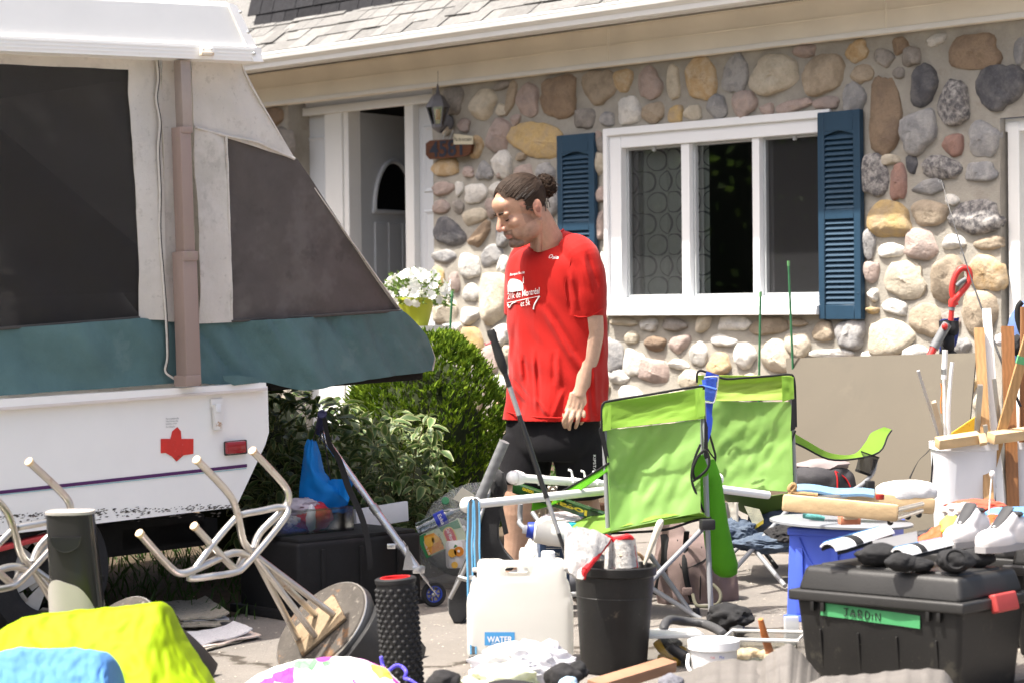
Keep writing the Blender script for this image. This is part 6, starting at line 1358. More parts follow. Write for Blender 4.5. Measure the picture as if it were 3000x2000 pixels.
# white board behind the trunk
o = B().bar(V(1040, 1520, 9.95), V(1192, 1495, 10.15), .02, .085, bev=.003).obj('white_board', M_vinyl, None); tag(o, 'white painted board lying behind the black chest', 'board')
# ---- scooter leaning on the trunk
sw = GP(1262, 9.5)+Vector((0, 0, .051)); sct = thing('kick_scooter', 'folding kick scooter with silver stem and blue wheel leaning over the black chest', 'scooter', GP(1262, 9.5))
M_sil = mat('silver_alloy', (.66, .66, .68), .25, .06, 8, metal=.8); M_bw = mat('blue_wheel', (.03, .07, .42), .4, .1)
Wm = Matrix.Translation(sw) @ rotz(.35).to_4x4() @ Matrix.Rotation(math.pi/2, 4, 'X')
wh_ = B().lathe([(.034, -.012), (.046, -.013), (.051, -.006), (.051, .006), (.046, .013), (.034, .012), (.034, -.012)], 32, Wm).obj('front_wheel', M_tyre, sct)
b = B(); b.lathe([(.036, -.010), (.036, .010), (.030, .010), (.030, -.010), (.036, -.010)], 28, Wm); b.lathe([(.012, -.012), (.012, .012), (.004, .012)], 16, Wm)
for k in range(8): a = k*math.pi/4; b.tube([Wm @ Vector((.01*math.cos(a), .01*math.sin(a), 0)), Wm @ Vector((.033*math.cos(a), .033*math.sin(a), 0))], .0028, 6)
b.obj('rim', M_bw, wh_)
s0, s1 = V(937, 1262, 9.55), V(1228, 1672, 9.48)
part_tube([s0, s0.lerp(s1, .62)], .0135, 'stem_upper', M_sil, sct, 14, 0); part_tube([s0.lerp(s1, .55), s1], .0165, 'stem_lower', M_sil, sct, 14, 0)
part_tube([s0.lerp(s1, .53), s0.lerp(s1, .585)], .019, 'clamp_collar', M_hinge, sct, 14, 0); part_tube([s0.lerp(s1, .80), s0.lerp(s1, .83)], .021, 'clamp_collar', M_sil, sct, 14, 0)
B().box(s0.lerp(s1, .81)+Vector((-.035, -.01, -.005)), (.035, .018, .022), None, .003).obj('clamp_lever', M_sil, sct)
b = B(); d = (s1-s0).normalized(); f0 = s1-d*.01
for y in (-.02, .02): b.bar(f0+Vector((0, y, 0)), sw+Vector((.012, y, .0)), .004, .03, (0, 1, 0), .001)
b.box(f0, (.05, .055, .03), rotz(.2), .004); b.obj('fork', M_sil, sct)
B().blob(sw+Vector((.0, -.026, 0)), (.009, .006, .009), 2).obj('axle_nut', M_hinge, sct)
part_tube([V(935, 1262, 9.55), V(940, 1238, 9.47), V(944, 1212, 9.38)], .0175, 'grip', mat('navy_grip', (.02, .02, .06), .7, .1), sct, 16, 0)
B().lathe([(.0185, -.004), (.019, 0), (.015, .004), (.009, .002), (.009, -.02)], 16, Matrix.Translation(V(944, 1212, 9.38)) @ Vector((.03, -.9, .25)).normalized().to_track_quat('Z', 'Y').to_matrix().to_4x4()).obj('grip_end', mat('navy_grip', (.02, .02, .06)), sct)
b = B(); b.prism([(0, 0), (.02, .10), (.05, 0)], -.004, .004, lambda p, q: V(1180, 1668, 9.47)+Vector((p[0], q, p[1]))); b.obj('deck_bracket', M_sil, sct)
ribbon([(V(944, 1225, 9.36), V(956, 1222, 9.36)), (V(958, 1300, 9.4), V(972, 1296, 9.4)), (V(986, 1350, 9.42), V(1002, 1345, 9.42)), (V(1012, 1430, 9.42), V(1030, 1424, 9.42)), (V(1045, 1500, 9.4), V(1062, 1495, 9.4)), (V(1066, 1570, 9.38), V(1082, 1562, 9.38)), (V(1076, 1640, 9.36), V(1092, 1638, 9.36)), (V(1074, 1668, 9.36), V(1090, 1668, 9.36))], 'carry_strap', M_tape, sct, .003)
# blue bag hanging on the grip
bb_ = V(950, 1490, 9.62); bbg = thing('blue_sack', 'bright blue nylon sack hanging from the scooter grip', 'sack', bb_)
M_bs = mat('bright_blue_nylon', (.005, .20, .62), .5, .08, 8, .3, 200, spec=.3, trans=.15)
b = B(); lf = [(900, 1285), (892, 1310), (884, 1370), (878, 1420), (876, 1470), (882, 1500)]; rt = [(926, 1290), (940, 1330), (950, 1380), (975, 1408), (1030, 1440), (1010, 1500)]
def bs(side):
    def fn(u, v):
        a = polyl(lf, v); c = polyl(rt, v); p = a.lerp(c, u); bul = math.sin(math.pi*u)*(.03+.04*math.sin(math.pi*v)); q = V(p.x, p.y, 9.62+side*bul)
        n = .012*noise.noise(Vector((u*4, v*5, side)))+.006*noise.noise(Vector((u*9+v*6, v*9, 4))); return q+Vector((0, n*side if side > 0 else -n, n*.5))
    return fn
b.sheet(bs(-1), 20, 24); b.sheet(bs(1), 20, 24); b.obj('sack_body', M_bs, bbg, smooth=80)
b = B(); b.sheet(lambda u, v: V(*(lambda p: (p.x, p.y))(polyl([(960, 1402), (1000, 1402), (1036, 1405)], u).lerp(polyl([(965, 1440), (1000, 1450), (1020, 1470)], u), v)), 9.57+.02*math.sin(u*5)), 14, 8, .003); b.obj('sack_flap', M_bs, bbg, smooth=80)
for pts in ([(918, 1290), (925, 1260), (936, 1235)], [(936, 1300), (940, 1270), (940, 1235)], [(968, 1405), (962, 1360), (952, 1300), (942, 1240)]): part_tube([V(x, y, 9.5) for x, y in pts], .003, 'cord', M_tape, bbg, 6, 4)
# ---- clear recycling bag full of bottles
rb2 = GP(1340, 10.1); rec = thing('recycling_bag', 'clear bin bag stuffed with bottles and cartons beside the cedar', 'bin bag', rb2)
M_bag = mat('clear_film', (.62, .64, .64), .22, .1, 12, .6, 26, spec=.5, transp=.80)
b = B(); prof = [(1275, 1430, 1690), (1225, 1418, 1600), (1240, 1455, 1520), (1290, 1470, 1450), (1360, 1460, 1415)]
rings = [(V((a+c)/2, y, 10.1), (V(c, y, 10.1)-V(a, y, 10.1)).length/2, w) for a, c, y, w in ((1240, 1430, 1700, .10), (1226, 1440, 1650, .15), (1226, 1446, 1590, .16), (1238, 1455, 1530, .15), (1270, 1465, 1470, .12), (1320, 1470, 1435, .08), (1370, 1460, 1412, .04))]
loft(rings, 40, Vector((0, 1, 0)), Vector((1, 0, 0)), 2.3, True, lambda q, a, k: q+Vector((.014*noise.noise(q*16), .02*noise.noise(q*13), .006*noise.noise(q*20)))).obj('film', M_bag, rec, smooth=50)
B().blob(V(1335, 1600, 10.22), (.13, .06, .12), 3, .2, 4).obj('bag_contents', mat('dim_contents', (.11, .125, .11), .6, .4, 12, col2=(.24, .25, .24)), rec)
def rot2(cx, cy, ang, D, dy=0):        # local photo-plane frame: x along ang, y up, z towards camera
    ex = (V(cx+math.cos(ang)*100, cy-math.sin(ang)*100, D)-V(cx, cy, D)).normalized(); ez = Vector((0, -1, 0)); ey = ez.cross(ex); return Matrix.Translation(V(cx, cy, D)) @ axes(ex, ey, ez).to_4x4()
sP = 10.02/6940
def flat(Mx, poly, z, name, m, root, th=.0015): b = B(); b.prism(poly, z, z+th, lambda p, d: Mx @ Vector((p[0], p[1], d))); return b.obj(name, m, root, smooth=0)
def boxl(Mx, x0, x1, y0, y1, z0, z1, bev=.002): b = B(); b.bm(_bmbox(x0, x1, y0, y1, z0, z1, bev), Mx); return b
# juice carton
ca_ = math.radians(24); Mc = rot2(1296, 1576, ca_, 9.98); L2, H2 = 66*sP, 34*sP
crt = thing('juice_carton', 'green and white orange juice carton inside the clear bag', 'carton', Mc.translation)
boxl(Mc, -L2, L2, -H2, H2, -.06, 0, .003).obj('carton', mat('carton_pale_green', (.52, .60, .40), .45, .1, 8), crt)
flat(Mc, [(-L2, -H2), (-L2+.02, -H2), (-L2+.04, H2), (-L2, H2)], .0006, 'green_panel', mat('print_green', (.03, .20, .07), .4), crt); flat(Mc, [(.01, H2*.55), (L2-.005, H2*.2), (L2-.004, H2-.002), (.004, H2-.002)], .0006, 'green_panel', mat('print_green', (.03, .20, .07)), crt)
flat(Mc, [(-L2*.86, -H2*.85), (-L2*.10, -H2*.85), (-L2*.05, 0), (-L2*.25, H2*.75), (-L2*.7, H2*.85), (-L2*.86, 0)], .0012, 'orange_picture', mat('print_orange', (.62, .20, .02), .4, .3, 60, col2=(.70, .36, .05)), crt)
for cx, rr_ in ((-.055, .022), (-.028, .016)): flat(Mc, [(cx+rr_*math.cos(a), .010+rr_*math.sin(a)) for a in [i*math.pi/8 for i in range(16)]], .003, 'orange_slice', mat('print_slice', (.75, .42, .06), .4, .1, 90), crt)
flat(Mc, [(.035+.030*math.cos(a)*(1-.2*math.cos(2*a)), -.003+.040*math.sin(a)) for a in [i*math.pi/10 for i in range(20)]], .003, 'logo_border', mat('print_gold', (.62, .48, .10), .4), crt); flat(Mc, [(.035+.025*math.cos(a)*(1-.2*math.cos(2*a)), -.003+.035*math.sin(a)) for a in [i*math.pi/10 for i in range(20)]], .0048, 'logo_shield', mat('print_red', (.48, .02, .03), .4), crt)
def tl_(Mx, s, x0, x1, y0, y1, z, m, root, rot=False): return text_fit(s, (lambda u, v: Mx @ Vector((x0+(x1-x0)*u, y0+(y1-y0)*v, z))) if not rot else (lambda u, v: Mx @ Vector((x0+(x1-x0)*v, y1-(y1-y0)*u, z))), 'lettering', m, root, .01)
tl_(Mc, 'Del Monte', .028, .044, -.034, .030, .0066, M_prt, crt, True); tl_(Mc, 'Orange', -.012, -.002, -.030, .026, .003, mat('print_dark_green', (.02, .09, .03), .5), crt, True); tl_(Mc, '100% JUS', -.082, -.072, -.040, .020, .004, M_prt, crt, True)
boxl(Mc, L2-.012, L2+.012, -.012, .012, -.035, -.010, .004).obj('white_spout', M_vinyl, crt)
# water bottle
Mb = rot2(1285, 1522, math.radians(25), 10.0); bot = thing('water_bottle', 'crushed clear water bottle with a blue label in the bin bag', 'bottle', Mb.translation)
Rb = Matrix.Rotation(math.pi/2, 4, 'Y'); B().lathe([(.024, -.10), (.032, -.095), (.031, -.07), (.033, -.06), (.031, -.045), (.033, -.03), (.033, .03), (.030, .06), (.014, .09), (.013, .11)], 20, Mb @ Rb, cap=True).obj('bottle', glass('clear_bottle', (.80, .86, .92), .12, .06), bot)
B().lathe([(.0335, -.012), (.0338, .036)], 24, Mb @ Rb).obj('blue_label', mat('blue_label', (.02, .04, .38), .4, .1), bot); tl_(Mb, 'Eska', .006, .022, -.022, .024, .0345, M_prt, bot, True)
gc = V(1305, 1466, 9.97); o = B().lathe([(.017, -.008), (.018, 0), (.016, .008), (0, .009)], 20, Matrix.Translation(gc) @ Vector((-.1, -1, .35)).to_track_quat('Z', 'Y').to_matrix().to_4x4(), cap=True).obj('bottle_cap', mat('green_cap', (.03, .20, .08), .4), None); tag(o, 'round green bottle cap showing through the clear bag', 'bottle cap')
Mg = rot2(1357, 1447, math.radians(8), 9.97); o = flat(Mg, [(-.045, -.012), (0, -.04), (.048, -.010), (0, .032)], 0, 'folded_carton_top', mat('carton_white_yellow', (.66, .64, .52), .5, .1), None, .012); tag(o, 'white square carton end with yellow edge in the bag', 'carton')
# white tub with oranges
My = rot2(1338, 1622, math.radians(22), 9.97); tub = thing('orange_tub', 'white drink tub printed with oranges inside the clear bag', 'tub', My.translation)
b = B(); b.lathe([(.043, -.065), (.050, -.05), (.054, .05), (.05, .06)], 26, My @ Matrix.Rotation(-.3, 4, 'Z') @ Matrix.Rotation(math.pi/2, 4, 'X') @ Matrix.Scale(.9, 4), cap=True); b.obj('tub', mat('tub_white', (.66, .65, .64), .4, .05), tub)
for cx, cy, r, c in ((-.012, .016, .018, (.68, .36, .05)), (.016, .012, .021, (.66, .24, .03)), (-.022, -.034, .014, (.70, .42, .08))): flat(My, [(cx+r*math.cos(a), cy+r*math.sin(a)) for a in [i*math.pi/8 for i in range(16)]], .0505, 'orange_print', mat('orange_print_%d' % int(r*1000), c, .4, .1, 60), tub)
flat(My, [(.0, .033), (.02, .035), (.012, .046)], .0515, 'leaf_print', mat('print_green', (.03, .20, .07)), tub); flat(My, [(.016+.006*math.cos(a), .014+.006*math.sin(a)) for a in [i*math.pi/6 for i in range(12)]], .0525, 'orange_print', mat('tub_white', (.66, .65, .64)), tub)
# ---- black folded carrier with a grey padded bar
fc = GP(1345, 9.05); car = thing('folded_carrier', 'folded black fabric child carrier with a grey padded bar', 'carrier', fc)
M_bf = mat('black_fabric', (.016, .016, .017), .85, .25, 14, .3, 200, spec=.2, sheen=.2)
po = [(1425, 1470), (1470, 1470), (1474, 1500), (1462, 1535), (1462, 1575), (1478, 1608), (1512, 1648), (1500, 1668), (1400, 1660), (1392, 1715), (1378, 1790), (1352, 1824), (1330, 1818), (1314, 1788), (1312, 1755), (1335, 1700), (1372, 1610), (1398, 1540)]
b = B(); b.prism([(p[0], p[1]) for p in po], -.05, .05, lambda p, d: V(p[0], p[1], 9.08)+Vector((0, d, 0)))
q = remesh(b, .006, 'carrier', 8); q.v = [tuple(Vector(p)+Vector((0, .012*noise.noise(Vector(p)*9), 0))) for p in q.v]; q.obj('fabric_body', M_bf, car, smooth=180)
part_tube([V(1478, 1292, 9.0), V(1440, 1380, 9.02), V(1398, 1478, 9.04)], .020, 'padded_bar', mat('grey_foam_bar', (.17, .175, .18), .6, .1, 14, .1, 60, wave=(9, .35, 'Z', .4)), car, 16, 0)
part_tube([V(1456, 1380, 9.1), V(1430, 1450, 9.06), V(1405, 1520, 9.02), V(1388, 1600, 9.0), V(1360, 1670, 9.0), V(1318, 1752, 9.0)], .009, 'frame_tube', mat('dull_alloy', (.34, .33, .32), .35, .1, 10, metal=.7), car, 10, 5)
cloth((1462, 1492), (1474, 1486), (1490, 1560), (1476, 1566), (8.98,)*4, 'strap', M_tape, car, 0, .003, 4, 10, thick=.004)
B().blob(V(1455, 1420, 9.1), (.04, .05, .06), 3, .3, 3, 2).obj('fabric_fold', M_bf, car); part_tube([V(1346, 1690, 8.98), V(1372, 1698, 8.95)], .010, 'hinge_pin', M_hinge, car, 12, 0)

# ================================================================== clutter, middle
# ---- white rods with ball finials laid across the chairs
M_rod = mat('white_enamel_rod', (.78, .78, .76), .3, .03, 6, coat=.2)
def rod(label, a, c, r, balls, clips=()):
    p, q = V(*a), V(*c); t = thing('curtain_rod', label, 'rod', p.lerp(q, .5)); part_tube([p, q], r, 'rod', M_rod, t, 14, 0); d = (q-p).normalized()
    if balls[0]: B().blob(p-d*.018, (balls[0],)*3, 3).obj('ball_finial', M_rod, t); B().lathe([(r*1.6, -.01), (r*1.8, 0), (r*1.5, .03), (r*1.1, .035)], 16, Matrix.Translation(p) @ d.to_track_quat('Z', 'Y').to_matrix().to_4x4()).obj('finial_collar', M_rod, t)
    if balls[1]: B().blob(q+d*.018, (balls[1],)*3, 3).obj('ball_finial', M_rod, t)
    for k in clips:
        c0 = p.lerp(q, k); b = B(); b.tube([c0+Vector((0, 0, -r*1.2)), c0+Vector((.008, -r*1.1, 0)), c0+Vector((.004, 0, r*1.6)), c0+Vector((.0, 0, r*2.6)), c0+Vector((-.012, 0, r*2.9))], .0045, 8, smooth=4); b.tube([c0+d*.002, c0+d*.022], r*1.18, 12); b.obj('clip', M_rod, t)
    return t
rod('long white rod with a ball end lying over the near chair arm', (1380, 1477, 8.62), (2095, 1403, 9.75), .0165, (.030, .026))
rod('white rod with plastic clips lying behind the first white rod', (1512, 1398, 9.05), (1800, 1420, 9.45), .0165, (.026, 0), (.22, .55, .68, .8))
rod('short white tube lying under the farther green chair', (2100, 1430, 9.5), (2250, 1449, 9.7), .0165, (0, 0))
# ---- water jug
jb = GP(1520, 8.12); jug = thing('water_jug', 'translucent white water jug with a moulded handle and blue label', 'water jug', jb)
M_jug = mat('milky_plastic', (.84, .83, .79), .38, .03, 4, .03, 60, spec=.4, trans=.5)
sj = 8.0/6940
def jx(px): return V(px, 1800, 8.05).x
zj = lambda py: V(1520, py, 8.05).z
hole = [(1474, 1668), (1480, 1662), (1492, 1664), (1505, 1660), (1518, 1664), (1530, 1660), (1552, 1666), (1556, 1678), (1540, 1684), (1480, 1690)]
def jbox(x0, x1, y0, y1, dep, bev): 
    a, c = V(x0, y1, 8.02), V(x1, y0, 8.02); return B().box(((a.x+c.x)/2, 8.02+dep/2, (a.z+c.z)/2), (c.x-a.x, dep, c.z-a.z), None, bev, 4)
b = jbox(1368, 1680, 1740, 1940, .19, .035); k2 = jbox(1376, 1672, 1700, 1800, .19, .04); b.add(k2.v, k2.f)
k2 = jbox(1398, 1478, 1644, 1760, .13, .022); b.add(k2.v, k2.f); k2 = jbox(1552, 1660, 1642, 1760, .15, .03); b.add(k2.v, k2.f); k2 = jbox(1430, 1620, 1646, 1663, .10, .010); b.add(k2.v, k2.f); k2 = jbox(1440, 1600, 1686, 1760, .15, .02); b.add(k2.v, k2.f)
jm = remesh(b, .006, 'jug', 6); jm.obj('jug_body', M_jug, jug, smooth=180)
jb2 = bvh(jm); bn = lambda u, v: V(1421+86*u, 1887-37*v+3*u*0, 8.0)
lbl = B().sheet(lambda u, v: onto(jb2, 1420+88*u, 1889-39*v, .0012, 8.02), 10, 6, .0008).obj('blue_label', mat('label_blue', (.07, .30, .60), .4, .05), jug)
text_fit('WATER', lambda u, v: onto(jb2, 1427+74*u, 1880-18*v, .0030, 8.02), 'lettering', M_prt, lbl, .02); text_fit('POTABLE WATER ONLY', lambda u, v: onto(jb2, 1440+60*u, 1887-5*v, .0030, 8.02), 'lettering', M_prt, lbl)
B().lathe([(.022, 0), (.024, .004), (.024, .03), (.02, .034), (0, .034)], 20, Matrix.Translation(V(1606, 1642, 8.1))).obj('cap', M_vinyl, jug)
# ---- blue and black strap looped over the rod end
stp = thing('luggage_strap', 'blue and black webbing strap looped over the white rod end', 'strap', V(1385, 1930, 8.3))
M_sb1 = mat('strap_blue', (.030, .13, .23), .7, .1, 60, .2, 300); M_sb2 = mat('strap_black', (.02, .022, .025), .8, .1, 60)
for pts in ([(1388, 1464, 8.57), (1396, 1474, 8.55), (1398, 1540, 8.5), (1397, 1600, 8.42), (1399, 1668, 8.28)], [(1386, 1464, 8.57), (1379, 1478, 8.55), (1378, 1540, 8.5), (1375, 1600, 8.42), (1377, 1680, 8.28), (1379, 1760, 8.2), (1385, 1840, 8.08), (1387, 1915, 8.0)]):
    P = [V(*p) for p in pts]; B().tube(P, .0105, 10, smooth=5, flat=.16, up=(0, -1, 0)).obj('webbing', M_sb2, stp)
    for sx_ in (-1, 1): B().tube([p+Vector((sx_*.0085, -.0012, 0)) for p in P], .0036, 8, smooth=5, flat=.45, up=(0, -1, 0)).obj('blue_border', M_sb1, stp)
for x, y, D in ((1384, 1690, 8.22), (1380, 1790, 8.1)): B().box(V(x, y, D)+Vector((0, -.004, 0)), (.022, .008, .014), None, .002).obj('buckle', M_steel if y < 1700 else M_blkp, stp)
part_tube([V(1386, 1915, 8.04), V(1376, 1925, 8.03), V(1368, 1938, 8.02), V(1378, 1930, 8.02), V(1386, 1918, 8.03)], .004, 'hook', M_blkp, stp, 8, 4)
B().box(V(1395, 1668, 8.27), (.026, .01, .016), None, .004).obj('buckle', mat('pale_buckle', (.62, .56, .52), .4), stp); B().box(V(1394, 1720, 8.2), (.012, .008, .03), None, .003).obj('buckle', M_vinyl, stp)
# ---- black bin with mitts and a wooden paddle
bb0 = GP(1808, 7.9); bn_ = thing('black_bin', 'tall black plastic bin holding red trimmed oven mitts', 'bin', bb0)
M_bin = mat('bin_black', (.012, .0115, .011), .5, .3, 7, .15, 60, spots=[(10, .64, (.14, .11, .08), .5), (60, .66, (.2, .18, .15), .5)])
zt2 = V(1790, 1652, 7.9).z; Hb = zt2-bb0.z; r1 = (V(1907, 1650, 7.9).x-V(1672, 1650, 7.9).x)/2; r0_ = r1*.80; cb_ = Vector(((V(1907, 1650, 7.9).x+V(1672, 1650, 7.9).x)/2+.006, 7.9, bb0.z))
tilt = Matrix.Translation(cb_) @ Matrix.Rotation(.02, 4, 'Y')
B().lathe([(0, .004), (r0_, 0), (r0_+.003, .01), (r1*.985, Hb-.035), (r1, Hb-.035), (r1+.006, Hb-.03), (r1+.007, Hb-.004), (r1+.002, Hb), (r1-.006, Hb-.002), (r1-.012, Hb-.03), (r0_-.004, .012), (0, .014)], 48, tilt).obj('bin_body', M_bin, bn_)
B().lathe([(r1*.93, Hb*.70), (r1*.937+.003, Hb*.705), (r1*.94, Hb*.715)], 48, tilt).obj('moulded_line', M_bin, bn_)
M_mit = mat('quilted_mitt', (.50, .485, .46), .95, .14, 40, .6, 90, spots=[(55, .52, (.26, .25, .245), .7), (22, .63, (.45, .02, .02), .9)]); M_rt = mat('red_trim', (.55, .015, .02), .8, .1, 60, .3, 120)
mi = thing('oven_mitt', 'grey quilted oven mitt with red edging hanging over the bin rim', 'oven mitt', V(1700, 1640, 7.7))
b = B(); topc = [(1655, 1555), (1690, 1548), (1740, 1560), (1780, 1582)]; botc = [(1652, 1668), (1680, 1690), (1705, 1698), (1712, 1670)]
def mf(u, v):
    p = polyl(topc, u).lerp(polyl(botc, u), v); d = 7.78-.10*v+.10*(u-.3)*(1-v); n = .004*noise.noise(Vector((u*5, v*5, 1))); return V(p.x, p.y, d)+Vector((0, -n-.02*math.sin(math.pi*u)*math.sin(math.pi*v), n))
b.sheet(mf, 24, 24, .016); b.obj('mitt', M_mit, mi, smooth=60)
part_tube([mf(1, v/10)+Vector((0, -.006, 0)) for v in range(11)], .012, 'red_edge', M_rt, mi, 8, 3); part_tube([mf(u/8, 1) for u in range(6, 9)]+[mf(1, .9)], .011, 'red_edge', M_rt, mi, 8, 3)
mi2 = thing('oven_mitt', 'second grey oven mitt with red checks standing inside the bin', 'oven mitt', V(1830, 1630, 7.92))
def mf2(u, v): p = polyl([(1775, 1572), (1800, 1580), (1838, 1570), (1850, 1578)], u).lerp(polyl([(1770, 1665), (1862, 1660)], u), v); return V(p.x, p.y, 7.93+.02*math.sin(u*6))+Vector((0, 0, .008*noise.noise(Vector((u*6, v*4, 8)))))
B().sheet(mf2, 20, 16, .016).obj('mitt', M_mit, mi2, smooth=60); part_tube([mf2(u/10, 0)+Vector((0, -.01, 0)) for u in range(11)], .011, 'red_edge', M_rt, mi2, 8, 3); part_tube([mf2(1, v/6)+Vector((0, -.01, 0)) for v in range(7)], .010, 'red_edge', M_rt, mi2, 8, 3)
for i in range(9): p = mf2(.35+.09*(i % 3), .35+.2*(i//3)); B().box(p+Vector((0, -.013, 0)), (.010, .004, .018), None, .002).obj('red_check', M_rt, mi2)
M_wd = mat('pale_paddle_wood', (.58, .54, .45), .6, .08, 10, wave=(10, .2, 'Z', 4))
pdl = thing('paddle', 'worn white wooden paddle handle standing in the bin', 'paddle', V(1893, 1640, 7.95))
b = B(); P = [V(1888, 1650, 7.95), V(1900, 1620, 7.94), V(1915, 1580, 7.92), V(1932, 1535, 7.9), V(1940, 1522, 7.9)]; b.tube(P, [.010, .016, .021, .024, .012], 14, flat=.5, smooth=4); b.obj('handle', M_wd, pdl)
o = B().tube([V(1850+34*math.cos(a), 1640-24*math.sin(a), 7.95+.05*math.cos(a)) for a in [.1*i for i in range(0, 28)]], .006, 8).obj('wooden_hoop', mat('hoop_wood', (.50, .33, .18), .6, .1), None); tag(o, 'thin wooden hoop standing inside the black bin', 'hoop')
# ---- walking pole
pol = thing('walking_pole', 'telescopic walking pole with black grip standing in the bin', 'pole', V(1660, 1630, 7.95))
a0, a1 = V(1437, 966, 7.95), V(1660, 1630, 7.95); ln = lambda t: a0.lerp(a1, t)
b = B(); b.tube([ln(0), ln(.02), ln(.05), ln(.12), ln(.165), ln(.19)], [.013, .016, .013, .017, .015, .010], 12); b.obj('grip', mat('black_cork_grip', (.018, .018, .018), .8, .2, 60, .4, 100), pol)
M_shaft = mat('black_shaft', (.02, .02, .021), .3, .1, 10, spec=.5); M_shaftg = mat('grey_shaft', (.36, .36, .36), .35, .1, 10, metal=.4)
for t0_, t1_, r, m in ((.18, .25, .009, M_shaft), (.25, .375, .0085, M_shaftg), (.375, .74, .0088, M_shaft), (.74, .895, .0075, M_shaftg), (.895, 1.02, .007, M_shaft)): part_tube([ln(t0_), ln(t1_)], r, 'shaft_section', m, pol, 10, 0)
part_tube([ln(.05), ln(.05)+Vector((-.03, -.005, -.012)), ln(.05)+Vector((-.032, -.005, -.004))], .003, 'wrist_tab', mat('pink_tab', (.55, .10, .12), .6), pol, 6, 0)
# ---- black and green racket bag pole with yellow lettering
M_gk = mat('dark_green_lacquer', (.012, .045, .012), .25, .2, 6, spec=.5, coat=.3); M_yel = mat('yellow_print', (.55, .43, .02), .5)
rk = thing('racket_frame', 'dark green racket frame with yellow lettering across the chair seat', 'racket', V(1640, 1475, 9.25))
r0p, r1p = V(1505, 1425, 9.35), V(1772, 1516, 9.12); B().bar(r0p, r1p, .026, .046, (0, -.3, 1), .009).obj('frame_bar', M_gk, rk)
dd = (r1p-r0p); uu = Vector((0, -.3, 1)).normalized(); uu = (uu-dd.normalized()*uu.dot(dd.normalized())).normalized(); nn = dd.normalized().cross(uu); nn = nn if nn.y < 0 else -nn
def rkf(t0, t1, h0, h1): return lambda u, v: r0p+dd*(t1-(t1-t0)*u)+uu*(h1-(h1-h0)*v)+nn*.0145
text_fit('logar', rkf(.44, .83, -.010, .020), 'lettering', M_yel, rk, .03); text_fit('nouvo', rkf(.12, .24, .006, .020), 'lettering', M_yel, rk, .02)
# ---- things heaped on the chair seat and under it
wb_ = thing('detergent_bottle', 'white squeeze bottle with a blue cap lying on the chair seat', 'bottle', V(1610, 1575, 9.2))
Mw = rot2(1615, 1560, math.radians(-8), 9.15); B().lathe([(.030, -.07), (.046, -.06), (.05, .0), (.048, .06), (.035, .075)], 24, Mw @ Matrix.Rotation(math.pi/2, 4, 'Y'), cap=True).obj('bottle', mat('bottle_white', (.72, .70, .66), .4, .05), wb_)
B().lathe([(.028, -.095), (.030, -.09), (.034, -.07), (.030, -.066)], 20, Mw @ Matrix.Rotation(math.pi/2, 4, 'Y'), cap=True).obj('cap', mat('cap_blue', (.03, .06, .40), .35, .1), wb_); B().lathe([(.016, -.112), (.018, -.095)], 16, Mw @ Matrix.Rotation(math.pi/2, 4, 'Y'), cap=True).obj('nozzle', M_vinyl, wb_)
o = B().box(V(1692, 1545, 9.2), (.09, .09, .045), rotz(.3), .01).obj('teal_box', mat('teal_plastic', (.03, .30, .38), .3, .1, coat=.2), None); tag(o, 'small teal plastic box lying on the chair seat', 'box')
o = B().blob(V(1712, 1575, 9.12), (.075, .05, .045), 4, .3, 5, 4).obj('blue_pouch', mat('sky_blue_film', (.12, .42, .60), .25, .15, 12, .5, 40, trans=.2), None, smooth=60); tag(o, 'crumpled sky blue plastic pouch beside the oven mitt', 'pouch')
M_hang = mat('pale_wire', (.64, .58, .60), .4, .08)
for i in range(5):
    pts = [(1582+i*4, 1520+i*5), (1600, 1508+i*4), (1650+i*4, 1500+i*5), (1690+i*5, 1508+i*5), (1688, 1522+i*4), (1640, 1528+i*4), (1590, 1528+i*3)]
    o = B().tube([V(x, y, 9.3-.02*i) for x, y in pts], .0042, 6, smooth=4).obj('hanger', M_hang, None); tag(o, 'pale plastic coat hanger heaped on the green chair seat', 'hanger', 'coat hangers on the chair')
o = B().sheet(lambda u, v: V(1690+95*u, 1508+50*v+12*u, 9.35-.05*v)+Vector((0, 0, .01*noise.noise(Vector((u*5, v*5, 2))))), 14, 10, .006).obj('dark_cloth', mat('dark_violet_cloth', (.03, .022, .04), .9, .3, 30), None); tag(o, 'dark violet cloth under the coat hangers on the chair', 'cloth')
# cream toadstool ornaments
M_orn = mat('cream_resin', (.60, .53, .42), .7, .12, 30, .3, 60)
for k, (x, y, s) in enumerate(((1590, 1488, .9), (1602, 1478, 1.0), (1618, 1492, .8), (1632, 1482, .9), (1645, 1492, .7), (1582, 1500, .7))):
    c = V(x, y, 9.8+.05*(k % 3)); b = B(); b.tube([c+Vector((0, 0, -.09*s)), c+Vector((.004, 0, -.04*s)), c], [.012*s, .008*s, .008*s], 8, smooth=3); b.lathe([(0, .018*s), (.012*s, .016*s), (.022*s, .004*s), (.024*s, -.004*s), (.008*s, -.002*s)], 16, Matrix.Translation(c)); o = b.obj('toadstool_ornament', M_orn, None); tag(o, 'cream toadstool figure standing among garden ornaments behind the chair', 'ornament', 'cream toadstool ornaments')
tbl = thing('ornament_table', 'low stone topped table with a scalloped cream edge behind the chair', 'table', GP(1625, 9.95))
tz = V(1620, 1432, 9.95).z; c = GP(1640, 9.98)
B().box((c.x, c.y, tz-.006), (.26, .22, .02), None, .004).obj('table_top', mat('speckled_stone', (.42, .38, .33), .8, .2, 60, spots=[(120, .55, (.2, .18, .16), .6)]), tbl)
